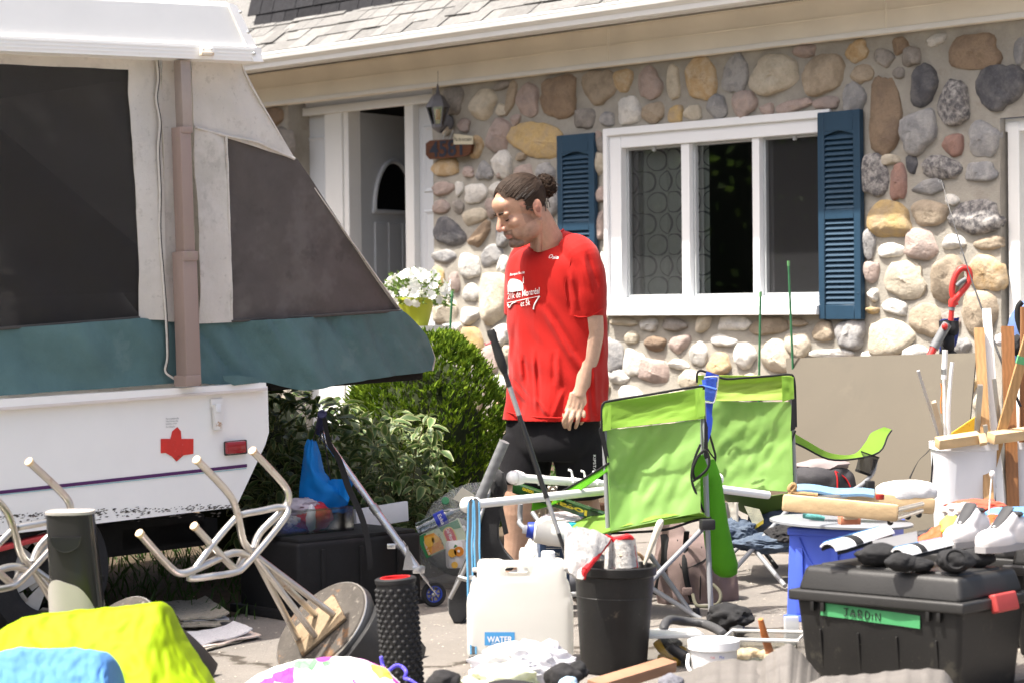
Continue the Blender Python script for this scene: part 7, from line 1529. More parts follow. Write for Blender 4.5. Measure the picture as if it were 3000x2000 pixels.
for i in range(7): B().lathe([(.017, -.004), (.019, .0), (.012, .005), (.008, 0), (.017, -.004)], 14, Matrix.Translation((c.x-.11+.036*i, c.y-.115, tz+.004)) @ Matrix.Rotation(math.pi/2, 4, 'X')).obj('scallop', M_orn, tbl)
for sx_ in (-1, 1):
    for sy_ in (-1, 1): part_tube([(c.x+sx_*.11, c.y+sy_*.09, gz(c.x, c.y)), (c.x+sx_*.11, c.y+sy_*.09, tz-.01)], .010, 'leg', M_orn, tbl, 8, 0)
o = B().box(V(1755, 1465, 9.9), (.16, .12, .10), rotz(.2), .005).obj('cardboard_box', mat('brown_card', (.20, .10, .05), .85, .12, 10), None); tag(o, 'brown cardboard box standing behind the near chair post', 'box'); o.location.z = gz(o.location.x, 9.9)+.25
# caution box under the chair
cx0 = GP(1622, 9.3); cbx = thing('caution_box', 'navy blue carton marked caution under the near chair', 'carton', cx0)
Mk = Matrix.Translation(V(1622, 1620, 9.28)) @ axes(Vector((1, .1, 0)).normalized(), Vector((0, 0, 1)), Vector((.1, -1, 0)).normalized()).to_4x4()
boxl(Mk, -.055, .062, -.14, .055, -.10, 0, .002).obj('carton', mat('navy_carton', (.030, .055, .115), .5, .1, 8), cbx)
tl_(Mk, 'CAUTION', -.032, .022, -.010, .004, .0025, M_prt, cbx); tl_(Mk, 'PRIMER', -.026, .036, .040, .052, .0025, M_prt, cbx); tl_(Mk, 'HOT', -.012, .004, -.022, -.014, .0025, M_prt, cbx)
for yy in (.02, .03): boxl(Mk, -.03, .03, yy, yy+.0016, 0, .002, 0).obj('print_rule', M_prt, cbx)
o = B().blob(V(1560, 1640, 9.4), (.06, .08, .12), 4, .25, 5, 7).obj('white_bag', mat('white_bag_film', (.68, .68, .66), .35, .06, 10, .5, 40, trans=.25), None, smooth=70); tag(o, 'crumpled white plastic bag standing by the man\'s leg', 'bag'); o.location.z = gz(o.location.x, 9.4)
# ---- pinkish backpack under the near chair
pb0 = GP(2030, 9.35); bp_ = thing('backpack', 'dusty mauve backpack with black straps standing under the near chair', 'backpack', pb0)
M_bp = mat('mauve_canvas', (.185, .135, .125), .85, .12, 9, .3, 200, spec=.15)
b = B(); b.blob(V(2020, 1690, 9.42), (.145, .09, .17), 4, .10, 3, 2, pw=.8); b.blob(V(2090, 1720, 9.45), (.10, .08, .13), 4, .10, 3, 5, pw=.8); b.blob(V(1975, 1640, 9.45), (.08, .06, .16), 3, .1, 3, 4); q = remesh(b, .008, 'pack', 4)
q.v = [tuple(Vector(p)+Vector((.0, .012*noise.noise(Vector(p)*14), .010*noise.noise(Vector(p)*11+Vector((4, 0, 0)))))) for p in q.v]; q.obj('pack_body', M_bp, bp_, smooth=180); bt_ = bvh(q)
for pts, w in (([(1948, 1565), (1950, 1600), (1945, 1660), (1925, 1740)], .016), ([(2012, 1555), (2008, 1600), (2006, 1660), (2016, 1720), (2030, 1760)], .011)):
    P = [onto(bt_, x, y, .004, 9.3) for x, y in pts]; B().tube(P, w, 8, flat=.25, smooth=5, up=(0, -1, 0)).obj('strap', M_tape, bp_)
part_tube([V(2030, 1740, 9.3), V(2040, 1770, 9.25), V(2070, 1775, 9.22), V(2105, 1765, 9.22), V(2110, 1735, 9.25), V(2088, 1710, 9.28)], .007, 'loose_webbing', mat('olive_webbing', (.09, .085, .06), .9, .1), bp_, 8, 4)
B().box(onto(bt_, 2012, 1730, .008, 9.3), (.04, .012, .03), None, .004).obj('buckle', M_bp, bp_)
for pts in ([(1985, 1580), (1995, 1660), (2045, 1650), (2075, 1630)], [(2055, 1600), (2052, 1700), (2050, 1790)]):
    P = [onto(bt_, x, y, .001, 9.3) for x, y in pts]; B().tube(P, .0025, 6, smooth=4).obj('seam', M_tape, bp_)
# ---- jeans heap behind the farther chair
M_jean = mat('denim', (.045, .065, .105), .9, .2, 14, .35, 260, col2=(.09, .115, .15)); M_jd = mat('dark_clothes', (.018, .017, .018), .9, .3, 14, .3, 120)
for k, (x, y, D, r, m, lb, nm) in enumerate(((2275, 1525, 10.2, (.12, .1, .07), M_jean, 'faded blue jeans rolled up on the heap of clothes', 'jeans'), (2160, 1560, 10.0, (.09, .1, .06), M_jean, 'dark blue jeans lying behind the crossed chair legs', 'jeans'), (2300, 1570, 9.9, (.09, .1, .05), M_jd, 'black trousers at the bottom of the clothes heap', 'trousers'), (2250, 1590, 9.9, (.14, .1, .04), M_jean, 'crumpled jeans spread on the drive beneath the clothes heap', 'jeans'))):
    o = B().blob(V(x, y, D), r, 5, .3, 3, k+3).obj(nm, m, None, smooth=80); tag(o, lb, 'clothes')
o = B().sheet(lambda u, v: V(2118+45*u, 1470+90*v, 10.0+.03*math.sin(u*5))+Vector((.006*noise.noise(Vector((u*4, v*6, 0))), 0, 0)), 10, 14, .004).obj('grey_cloth', mat('grey_beige_cloth', (.38, .36, .32), .9, .1, 10, .2), None); tag(o, 'grey beige cloth hanging beneath the farther chair seat', 'cloth')
# dark backpack behind the farther chair
db = GP(2430, 10.6); dbp = thing('backpack', 'dark grey backpack with red piping behind the farther chair', 'backpack', db)
M_db = mat('charcoal_nylon', (.035, .033, .038), .75, .15, 10, .25, 180); b = B(); b.blob(V(2400, 1420, 10.6), (.13, .10, .10), 4, .1, 3, 2, pw=.75); b.blob(V(2400, 1540, 10.62), (.15, .11, .16), 4, .1, 3, 3, pw=.75); b.blob(V(2470, 1420, 10.6), (.06, .07, .08), 3, .1, 3, 4); q = remesh(b, .008, 'pk', 4); q.obj('pack_body', M_db, dbp, smooth=180); bt_ = bvh(q)
for pts in ([(2446, 1380), (2452, 1400), (2452, 1440)], [(2446, 1380), (2475, 1400), (2490, 1425)]): P = [onto(bt_, x, y, .004, 10.5) for x, y in pts]; B().tube(P, .0035, 6, smooth=4).obj('red_piping', mat('red_piping', (.50, .015, .02), .6), dbp)
B().blob(V(2410, 1362, 10.62), (.12, .09, .03), 3, .2, 3, 6).obj('top_flap', mat('mauve_grey_flap', (.23, .19, .19), .8, .1), dbp)

# ================================================================== clutter, right side
# ---- brown board leaning against the wall
M_bd = mat('brown_hardboard', (.074, .061, .041), .62, .09, 2.2, .06, 120, spec=.3, spots=[(26, .70, (.03, .025, .018), .8), (1.2, .55, (.060, .05, .034), .6), (70, .66, (.12, .10, .07), .5), (3, .6, (.092, .078, .053), .4)])
b0, b1 = GP(2330, 11.15), GP(2800, 10.6); t0, t1 = V(2302, 1049, 11.75), V(2860, 1033, 11.2)
o = B().sheet(lambda u, v: b0.lerp(b1, u).lerp(t0.lerp(t1, u), v)+Vector((0, .02*math.sin(math.pi*u), 0)), 12, 8, .012).obj('brown_board', M_bd, None, smooth=30); tag(o, 'large tan board leaning against the stone wall', 'board')
# ---- snow brush with red loop handle, and black and blue cloth next to it
M_rd = mat('red_plastic', (.52, .035, .03), .4, .06, 8, spec=.4); M_gg = mat('grey_grip', (.15, .155, .16), .6, .1, 20)
D5 = 11.95; sbx = thing('snow_shovel', 'snow shovel with a red loop handle standing behind the board', 'shovel', GP(2775, D5))
loop = [(2800, 895), (2790, 860), (2792, 830), (2804, 800), (2820, 786), (2836, 790), (2842, 812), (2834, 835), (2818, 855), (2803, 872)]
B().tube([V(x, y, D5) for x, y in loop], .016, 12, smooth=5).obj('loop_handle', M_rd, sbx); part_tube([V(2803, 838, D5-.01), V(2816, 826, D5-.01), V(2830, 818, D5-.01)], .012, 'hand_bar', M_gg, sbx, 12, 4)
part_tube([V(2803, 870, D5), V(2791, 885, D5), V(2789, 900, D5)], [.022, .022, .018], 'handle_neck', M_rd, sbx, 12, 0); part_tube([V(2789, 896, D5), V(2788, 910, D5)], .016, 'grey_sleeve', M_gg, sbx, 12, 0); part_tube([V(2788, 908, D5), V(2786, 940, D5), V(2775, 1060, D5), V(2765, 1400, D5-.3)], .014, 'shaft', M_rd, sbx, 12, 0)
sb3 = thing('ice_scraper', 'grey and red ice scraper handle leaning out behind the board', 'ice scraper', GP(2725, 11.8)); part_tube([V(2775, 950, 11.85), V(2760, 975, 11.84), V(2735, 1020, 11.82)], .024, 'grip', M_gg, sb3, 14, 0); part_tube([V(2737, 1016, 11.82), V(2715, 1062, 11.8), V(2640, 1300, 11.7)], .019, 'red_shaft', M_rd, sb3, 12, 0); B().blob(V(2768, 957, 11.81), (.016, .012, .018), 2).obj('red_button', M_rd, sb3)
o = B().sheet(lambda u, v: V(2758+38*u, 940+105*v, 11.9)+Vector((0, .02*noise.noise(Vector((u*3, v*4, 1))), 0)), 8, 12, .03).obj('brush_head', mat('black_brush', (.02, .02, .022), .8, .3, 60), None); tag(o, 'black brush head hung by the red loop handled shovel', 'brush')
o = B().sheet(lambda u, v: V(2752+34*u+22*(1-v)*u, 940+108*v-10*u, 11.98)+Vector((0, .02*noise.noise(Vector((u*4, v*4, 5))), 0)), 8, 12, .02).obj('blue_cloth', mat('deep_blue_cloth', (.012, .025, .16), .8, .2, 20), None); tag(o, 'deep blue cloth behind the black brush head', 'cloth')
# ---- white bins holding offcuts and tubes
M_wb = mat('white_tub_plastic', (.72, .72, .745), .4, .03, 5, trans=.08)
def tubbin(px0, px1, pyt, D, label):
    a, c = V(px0, pyt, D), V(px1, pyt, D); x = (a.x+c.x)/2; w = (c.x-a.x)/2; z1 = a.z; z0 = gz(x, D+.13); t = thing('white_tub', label, 'tub', (x, D+.13, z0), group='white tubs of offcuts')
    rg = [(Vector((x, D+.13, z0)), w*.82, .10), (Vector((x, D+.13, z0+.02)), w*.84, .105), (Vector((x, D+.13, z1-.03)), w*.97, .128), (Vector((x, D+.13, z1-.028)), w*1.02, .136), (Vector((x, D+.13, z1)), w*1.02, .136), (Vector((x, D+.13, z1)), w*.93, .122), (Vector((x, D+.13, z0+.03)), w*.8, .095)]
    loft(rg, 40, Vector((0, 1, 0)), Vector((1, 0, 0)), 5).obj('tub_body', M_wb, t, smooth=40); return t, x, w, z0, z1
t1b, x1b, w1b, z01, z11 = tubbin(2748, 2932, 1300, 9.75, 'white plastic tub crammed with rods and offcuts by the brown board'); t2b, x2b, w2b, z02, z12 = tubbin(2952, 3110, 1296, 9.85, 'second white tub of timber lengths beside the first tub')
M_oak = mat('oak_moulding', (.42, .25, .11), .5, .14, 7, wave=(16, .35, 'X', 5)); M_cherry = mat('dark_moulding', (.27, .12, .045), .45, .14, 7, wave=(18, .35, 'X', 5)); M_pine = mat('pine_offcut', (.60, .43, .24), .65, .10, 8, .2, 60, wave=(7, .30, 'Z', 5), spots=[(24, .68, (.22, .11, .05), .8)]); M_wpl = mat('white_painted_strip', (.76, .75, .72), .5, .05)
def strip(name, label, cat, a, c, w, th, m, D, prof=None, grp='lengths sticking out of the tubs'):
    p, q = V(*a, D[0]), V(*c, D[1]); d = (q-p).normalized(); s = Vector((1, 0, 0)); s = (s-d*s.dot(d)).normalized(); n = d.cross(s)
    q2 = p+d*((z01+.04-p.z)/d.z); b = B(); poly = prof or [(-.5, -.5), (.5, -.5), (.5, .5), (-.5, .5)]
    b.prism([(x*w, y*th) for x, y in poly], 0, 1, lambda k, t: p.lerp(q2, t)+s*k[0]+n*k[1]); o = b.obj(name, m, None, smooth=20); return tag(o, label, cat, grp)
MP = [(-.5, .5), (-.5, -.35), (-.35, -.5), (-.12, -.5), (-.02, -.1), (.1, -.15), (.28, -.5), (.42, -.5), (.5, -.3), (.5, .5)]
strip('timber_moulding', 'light oak moulding standing between white strip and board', 'moulding', (2868, 962), (2888, 1320), .040, .028, M_oak, (9.95, 9.8), MP); strip('timber_moulding', 'dark brown moulding standing behind the taped batten', 'moulding', (2951, 957), (2962, 1330), .050, .030, M_cherry, (9.95, 9.85), MP)
strip('white_strip', 'tall white painted strip standing among the timber lengths', 'strip', (2890, 905), (2918, 1310), .034, .02, M_wpl, (10.0, 9.85)); batten = strip('timber_batten', 'slanting wooden batten wrapped with a band of green tape', 'batten', (3014, 985), (2930, 1275), .038, .022, M_oak, (9.72, 9.80))
p, q = V(3014, 985, 9.72), V(2930, 1275, 9.80); B().bar(p.lerp(q, .20), p.lerp(q, .275), .042, .024, (0, -1, 0)).obj('green_tape', mat('green_tape', (.10, .34, .15), .6, .1), batten)
strip('timber_moulding', 'dark brown strip at the far side of the second tub', 'moulding', (3008, 900), (3004, 1330), .05, .03, M_cherry, (10.0, 9.95), MP); strip('metal_channel', 'dull metal channel leaning in front of the white strip', 'channel', (2912, 1108), (2928, 1240), .016, .014, M_hinge, (9.82, 9.84)); strip('metal_channel', 'scratched metal tube standing in the first tub', 'tube', (2872, 1126), (2860, 1290), .020, .020, M_hinge, (9.78, 9.85)); strip('metal_channel', 'short stub of metal tube at the tub rim', 'tube', (2886, 1244), (2894, 1300), .017, .017, M_hinge, (9.74, 9.76))
strip('plastic_channel', 'grey plastic channel leaning out to the side of the tub', 'channel', (2690, 1085), (2755, 1290), .012, .012, mat('grey_channel', (.46, .46, .46), .4, .1, metal=.4), (9.78, 9.9)); strip('plastic_channel', 'beige plastic channel leaning out beside the grey one', 'channel', (2735, 1176), (2764, 1290), .020, .02, mat('beige_channel', (.50, .40, .28), .5, .08), (9.8, 9.88))
def tubeT(label, cat, pts, r, m, D): o = B().tube([V(x, y, D) for x, y in pts], r, 12, smooth=4).obj('plastic_tube', m, None); return tag(o, label, cat, 'lengths sticking out of the tubs')
thick_t = tubeT('thick white tube with a grey joint standing in the tub', 'tube', [(2769, 1024), (2766, 1095), (2765, 1110)], .0115, M_wpl, 9.82); tubeT('thin white pipe rising from the tub into the thick tube', 'tube', [(2766, 1090), (2767, 1200), (2770, 1320), (2772, 1500)], .0065, M_wpl, 9.84); tubeT('bent white foam tube standing beside the thin pipe', 'tube', [(2790, 1060), (2784, 1110), (2779, 1200), (2780, 1280), (2784, 1480)], .0090, M_wpl, 9.82)
B().tube([V(2766, 1080, 9.82), V(2766, 1096, 9.82)], .0122, 12).obj('tube_joint', M_hinge, thick_t)
o = B().tube([V(x, y, 9.8) for x, y in ((2756, 1122), (2760, 1145), (2756, 1180), (2758, 1210))], .0025, 6, smooth=4).obj('orange_string', mat('orange_string', (.62, .20, .03), .7), None); tag(o, 'orange string tied to the thin white pipe', 'string')
# pine planks laid over the rims, yellow perforated tray
o = B().bar(V(2745, 1298, 9.70), V(2868, 1280, 9.74), .05, .042, (0, -.3, 1), .003).obj('pine_plank', M_pine, None); tag(o, 'short charred pine plank laid across the first tub rim', 'plank'); o = B().bar(V(2902, 1282, 9.72), V(3080, 1258, 9.9), .05, .042, (0, -.3, 1), .003).obj('pine_plank', M_pine, None); tag(o, 'longer pine plank laid across both tub rims', 'plank')
o = B().bar(V(2875, 1272, 9.72), V(2882, 1300, 9.70), .03, .03, (0, -1, 0), .003).obj('wood_block', M_pine, None); tag(o, 'small pine block between the two rim planks', 'block')
b = B(); b.prism([(2788, 1268), (2870, 1212), (2920, 1226), (2922, 1262), (2900, 1275), (2800, 1290)], 0, .02, lambda p, d: V(p[0], p[1], 9.92)+Vector((0, d, 0))); o = b.obj('yellow_tray', mat('yellow_perforated', (.62, .36, .03), .5, .08, 6, spots=[(45, .60, (.42, .22, .02), .7)]), None, smooth=0); tag(o, 'orange yellow plastic tray standing in the first tub', 'tray')
# cobwebby black strap, fishing rod
rodf = thing('fishing_rod', 'thin black fishing rod leaning diagonally before the stones', 'fishing rod', V(2965, 1300, 9.95))
P = [V(2758, 530, 11.0), V(2790, 640, 10.85), V(2830, 770, 10.6), V(2880, 915, 10.3), V(2935, 1060, 10.0), V(2990, 1190, 9.9)]; part_tube(P, [.0016, .0025, .0032, .004, .005, .006], 'blank', M_shaft, rodf, 8, 5)
for x, y, D in ((2758, 531, 11.0), (2822, 742, 10.62), (2895, 950, 10.22), (2924, 1030, 10.05)): B().lathe([(.007, -.001), (.008, 0), (.007, .001), (.006, 0), (.007, -.001)], 12, Matrix.Translation(V(x, y, D)+Vector((-.007, -.004, 0))) @ Matrix.Rotation(.9, 4, 'X')).obj('line_guide', M_hinge, rodf)
o = B().tube([V(x, y, 10.3) for x, y in ((2742, 1285), (2720, 1320), (2690, 1350), (2665, 1400))], [.002, .006, .003, .012], 8, flat=.3, smooth=4).obj('black_ribbon', M_tape, None); tag(o, 'torn black ribbon hanging from the tub towards the board', 'ribbon')
o = B().tube([V(x, y, 9.9) for x, y in ((2738, 1300), (2732, 1360), (2728, 1420))], .004, 8).obj('black_rope', M_tape, None); tag(o, 'straight black cord hanging down beside the white tub', 'cord')
# dark blue holdall hanging by the garage door
hd_ = thing('holdall', 'blue holdall with a dark curved strap beside the garage door', 'bag', V(3010, 1150, 11.2)); B().blob(V(3012, 1000, 11.3), (.10, .1, .2), 4, .15, 3, 2).obj('bag_body', mat('holdall_blue', (.10, .16, .34), .7, .1), hd_); part_tube([V(2994, 885, 11.15), V(2983, 900, 11.15), V(2981, 930, 11.15), V(2990, 965, 11.15), V(3000, 985, 11.15)], .014, 'strap', M_tape, hd_, 10, 4)
o = B().blob(V(2935, 995, 11.0), (.035, .04, .03), 3, .4, 3, 5).obj('white_rag', mat('rag_white', (.6, .58, .6), .9, .1), None); tag(o, 'bundled white rag behind the dark brown moulding', 'rag'); o = B().blob(V(2978, 1010, 10.9), (.035, .04, .045), 3, .4, 3, 8).obj('black_rag', M_jd, None); tag(o, 'black rag bundled beside the garage frame', 'rag')
# ---- blue step bin
bb1 = GP(2480, 8.75); bx = thing('blue_crate', 'upturned blue plastic crate with an arched front', 'crate', bb1)
M_bx = mat('blue_crate_plastic', (.07, .125, .60), .38, .06, 6, .05, 60, spec=.4)
u1 = Vector((.865, -.502, 0)).normalized(); v1 = Vector((.502, .865, 0)).normalized(); RX = axes(u1, v1, Vector((0, 0, 1))); c0 = GP(2304, 8.85); zt3 = V(2304, 1545, 8.85).z; hX = zt3-c0.z; WX, DX_ = .27, .50
cX = c0+u1*WX/2+v1*DX_/2
def tap(b, k):                         # taper towards the top
    out = []
    for p in b.v:
        q = Vector(p)-cX; h = (q.z)/hX; q.x *= 1-k*h; q.y *= 1-k*h; out.append(tuple(q+cX))
    b.v = out; return b
tap(B().box(cX+Vector((0, 0, hX/2)), (WX*1.05, DX_*1.05, hX), RX, .012, 3), .06).obj('crate_body', M_bx, bx, smooth=45)
tap(B().box(cX+Vector((0, 0, hX-.012)), (WX*1.09, DX_*1.09, .03), RX, .010, 3), .06).obj('top_rim', M_bx, bx, smooth=45); tap(B().box(cX+Vector((0, 0, .012)), (WX*1.10, DX_*1.10, .024), RX, .006), .06).obj('foot_flange', M_bx, bx, smooth=45)
b = B(); fy = -DX_*.5*1.03-.004
for i in (.10, .62): b.box(cX+u1*(WX*(i-.42))+v1*(fy+.004)+Vector((0, 0, hX*.44)), (.030, .014, hX*.72), RX, .006)
b.obj('moulded_rib', M_bx, bx)
P = [cX+u1*(WX*(-.34+.70*t))+v1*(fy+.006)+Vector((0, 0, hX*(.90-.36*math.sin(math.pi*t)))) for t in [i/16 for i in range(17)]]; B().tube(P, .0045, 8).obj('arched_moulding', M_bx, bx)
# grey turntable disc, wooden hand sledge frame with steel rods
dc = V(2510, 1508, 8.75); zD = zt3+.006; o = B().lathe([(0, .012), (.26, .012), (.27, .008), (.27, .0), (0, 0)], 48, Matrix.Translation((dc.x-.03, 8.95, zD)) @ Matrix.Rotation(.04, 4, 'Y')).obj('grey_disc', mat('grey_disc_plastic', (.22, .23, .25), .35, .12, 9, spec=.5), None); tag(o, 'round grey board lying on the blue crate', 'board')
sl_ = thing('wooden_rack', 'rack of two pine bars joined by steel rods on the grey disc', 'rack', (dc.x, 8.95, zD+.012))
def wbar(a, c, h, d, nm):
    p, q = V(*a), V(*c); B().bar(p, q, d, h, (0, 0, 1), .012).obj(nm, M_pine, sl_)
wbar((2292, 1470, 8.55), (2632, 1502, 8.5), .062, .035, 'pine_bar'); wbar((2460, 1455, 8.95), (2738, 1482, 8.95), .060, .035, 'pine_bar')
for a, c in (((2612, 1496, 8.55), (2702, 1474, 8.85)), ((2612, 1522, 8.5), (2700, 1494, 8.85)), ((2330, 1462, 8.6), (2480, 1452, 8.9))): part_tube([V(*a), V(*c)], .0085, 'steel_rod', M_chr, sl_, 12, 0)
B().lathe([(.014, 0), (.016, .005), (.016, .018), (.010, .02), (0, .02)], 16, Matrix.Translation(V(2578, 1462, 8.55))).obj('red_knob', mat('dark_red_knob', (.25, .02, .02), .3), sl_)
for x, y, D in ((2608, 1528, 8.52), (2660, 1512, 8.7), (2692, 1506, 8.85)): B().blob(V(x, y, D), (.012, .012, .012), 2).obj('rubber_foot', M_blkp, sl_)
M_rope = mat('hemp_rope', (.42, .27, .13), .95, .2, 90, .5, 120, wave=(60, .4, 'X', 1)); o = B().tube([V(x, y, 8.6) for x, y in ((2310, 1455), (2318, 1440), (2330, 1425), (2322, 1418), (2312, 1432), (2330, 1444), (2360, 1446), (2395, 1450))], .0085, 8, smooth=5).obj('hemp_rope', M_rope, None); tag(o, 'brown hemp rope wound at the end of the pine bar', 'rope')
o = B().sheet(lambda u, v: V(2335+225*u, 1424+16*u+18*v, 8.95-.1*v)+Vector((0, 0, .004*math.sin(u*9))), 14, 4, .010).obj('blue_platter', mat('pale_blue_film', (.24, .42, .60), .25, .08, 6, transp=.25), None); tag(o, 'translucent pale blue platter lying behind the pine bar', 'platter')
o = B().blob(V(2655, 1440, 9.0), (.115, .07, .045), 4, .08, 3, 2, pw=.75).obj('white_cushion', mat('off_white_foam', (.62, .62, .62), .9, .08, 30, .3, 120), None, smooth=80); tag(o, 'off white foam cushion lying behind the pine bars', 'cushion')
o = B().tube([V(2355, 1508, 8.62), V(2385, 1512, 8.6), V(2415, 1518, 8.6)], [.011, .013, .008], 10, smooth=4).obj('teal_cord_bundle', mat('teal_cord', (.10, .32, .32), .9, .3, 90, .4, 150), None); tag(o, 'bundle of teal cord lying on the grey disc', 'cord')
o = B().box(V(2488, 1522, 8.6), (.075, .05, .03), rotz(.1), .004).obj('orange_pad', mat('salmon_pad', (.62, .24, .15), .6, .1), None); tag(o, 'orange pad lying under the pine bar on the disc', 'pad'); o = B().box(V(2492, 1512, 8.56), (.05, .035, .02), rotz(.1), .006).obj('cream_block', mat('cream_block', (.62, .52, .40), .6), None); tag(o, 'cream block resting on the orange pad', 'block')
o = B().box(V(2700, 1540, 9.3), (.10, .1, .12), rotz(.2), .006).obj('clear_box', mat('tan_clear_box', (.52, .44, .26), .3, .1, transp=.2), None); tag(o, 'tan translucent box between crate and white tub', 'box'); o.location.z = gz(o.location.x, 9.3)+.12
# ---- large black tote marked JARDIN
M_tote = mat('tote_black', (.013, .0125, .012), .42, .2, 6, .1, 70, spec=.4, spots=[(9, .60, (.05, .046, .036), .6), (30, .66, (.17, .155, .11), .5), (110, .67, (.30, .27, .21), .6)]); M_lid = mat('tote_lid_grey', (.025, .0245, .024), .45, .15, 8, .12, 120, spots=[(40, .66, (.16, .15, .13), .4)])
A_ = V(2308, 1728, 7.55); C_ = V(2822, 1785, 7.12); E_ = V(2985, 1728, 7.55)      # lid rim corners: front left, front right, back right
A_.z = C_.z = E_.z = (A_.z+C_.z+E_.z)/3
ux = (C_-A_); Lx = ux.length; ux.normalize(); uy = Vector((-ux.y, ux.x, 0)); Ly = .42; ZL = A_.z
def tote(root, org, ux, uy, Lx, Ly, zl, zg_, parts=True):
    R = axes(ux, uy, Vector((0, 0, 1))); c = org+ux*Lx/2+uy*Ly/2; hb = zl-zg_
    def frus(w0, d0, z0_, w1, d1, z1_, bev):
        bm = _bmbox(-.5, .5, -.5, .5, 0, 1, 0)
        for v in bm.verts: k = v.co.z; v.co = Vector((v.co.x*(w0+(w1-w0)*k), v.co.y*(d0+(d1-d0)*k), z0_+(z1_-z0_)*k))
        if bev: bmesh.ops.bevel(bm, geom=bm.edges[:], offset=bev, segments=3, profile=.6, affect='EDGES')
        return B().bm(bm, Matrix.Translation((c.x, c.y, 0)) @ R.to_4x4())
    frus(Lx*.86, Ly*.82, zg_, Lx*.94, Ly*.92, zl-.01, .02).obj('tote_body', M_tote, root, smooth=45)
    frus(Lx, Ly, zl-.022, Lx*1.0, Ly, zl+.012, .008).obj('lid_rim', M_lid, root, smooth=45)
    lid = frus(Lx*.94, Ly*.90, zl+.008, Lx*.88, Ly*.80, zl+.085, .018).obj('lid', M_lid, root, smooth=45)
    frus(Lx*.46, Ly*.84, zl+.03, Lx*.42, Ly*.82, zl+.070, .012).obj('lid_panel', M_lid, lid, smooth=45)
    frus(Lx*.80, Ly*.60, zl+.080, Lx*.78, Ly*.58, zl+.092, .005).obj('lid_plateau', M_lid, lid, smooth=45)
    for i in range(4):
        k = .17+.22*i; p = org+ux*(Lx*k)+uy*(Ly*.055)+Vector((0, 0, 0)); B().bar(Vector((p.x, p.y, zg_+.05))+uy*.018, Vector((p.x, p.y, zl-.11)), .008, .014, tuple(uy), .003).obj('body_rib', M_tote, root)
    for k in (.14, .2, .80, .86): p = org+ux*(Lx*k)+uy*.008; B().box((p.x, p.y, zl-.036), (.014, .012, .03), R, .003).obj('rim_web', M_tote, root)
    return R
tz0 = gz(*(A_+ux*.3).xy)-.0; ttl = thing('storage_tote', 'large black lidded tote with a green tape label and red latch', 'tote', Vector((A_.x, A_.y, tz0))+ux*Lx/2+uy*Ly/2)
RT = tote(ttl, A_, ux, uy, Lx, Ly, ZL, tz0)
p = A_+ux*(Lx*1.0+.004)+uy*(Ly*.55)+Vector((0, 0, -.005)); lat = B().box(p, (.028, .13, .058), RT @ Matrix.Rotation(-.25, 3, 'Y'), .008, 3).obj('red_latch', mat('faded_red_plastic', (.42, .055, .05), .5, .1, 12), ttl)
# tape with handwriting, laid on the front face
frontn = -uy; f00 = A_+uy*.020
def tapef(u, v): px = 2406+292*u; py = 1762+40*u+38*(1-v); d = ray(px, py); t = (f00-CAMP).dot(frontn)/d.dot(frontn); return CAMP+d*t+frontn*.004
tpe = B().sheet(lambda u, v: tapef(u, v)+frontn*.002*math.sin(u*14), 20, 3, .001).obj('green_tape', mat('green_masking_tape', (.055, .26, .10), .6, .08, 30), ttl)
M_pen = mat('black_marker', (.02, .025, .022), .7)
def stroke(pts): B().tube([tapef(.24+.40*x, .18+.64*y)+frontn*.003 for x, y in pts], .0016, 6, smooth=3).obj('handwriting', M_pen, tpe)
for s_ in ([(0, .95), (.11, .98)], [(.06, .95), (.06, .2), (.03, .05), (0, .15)], [(.16, .05), (.22, .95), (.28, .05)], [(.18, .4), (.26, .42)], [(.36, .0), (.36, .95), (.44, .85), (.44, .6), (.37, .5), (.46, .02)], [(.54, .02), (.54, .95), (.63, .75), (.63, .3), (.54, .02)], [(.71, .0), (.71, .65)], [(.80, .0), (.80, .9), (.90, .05), (.91, .92)]): stroke(s_)
# second tote to the right and behind
o2 = E_+Vector((-.02, .05, 0)); org2 = V(2935, 1700, 7.9); org2.z = ZL+.02; tt2 = thing('storage_tote', 'second black tote behind the one with the green label', 'tote', org2+ux*.2+uy*.2); tote(tt2, org2, ux, uy, .6, .4, ZL+.03, gz(org2.x+.2, org2.y)); tt2.location.z = gz(org2.x+.2, org2.y) if False else tt2.location.z
org3 = V(2640, 1640, 8.35); org3.z = ZL+.03; tt3 = thing('storage_tote', 'third black tote mostly hidden behind the shin guards', 'tote', org3+ux*.2+uy*.2); tote(tt3, org3, ux, uy, .55, .36, ZL+.03, gz(org3.x+.2, org3.y))
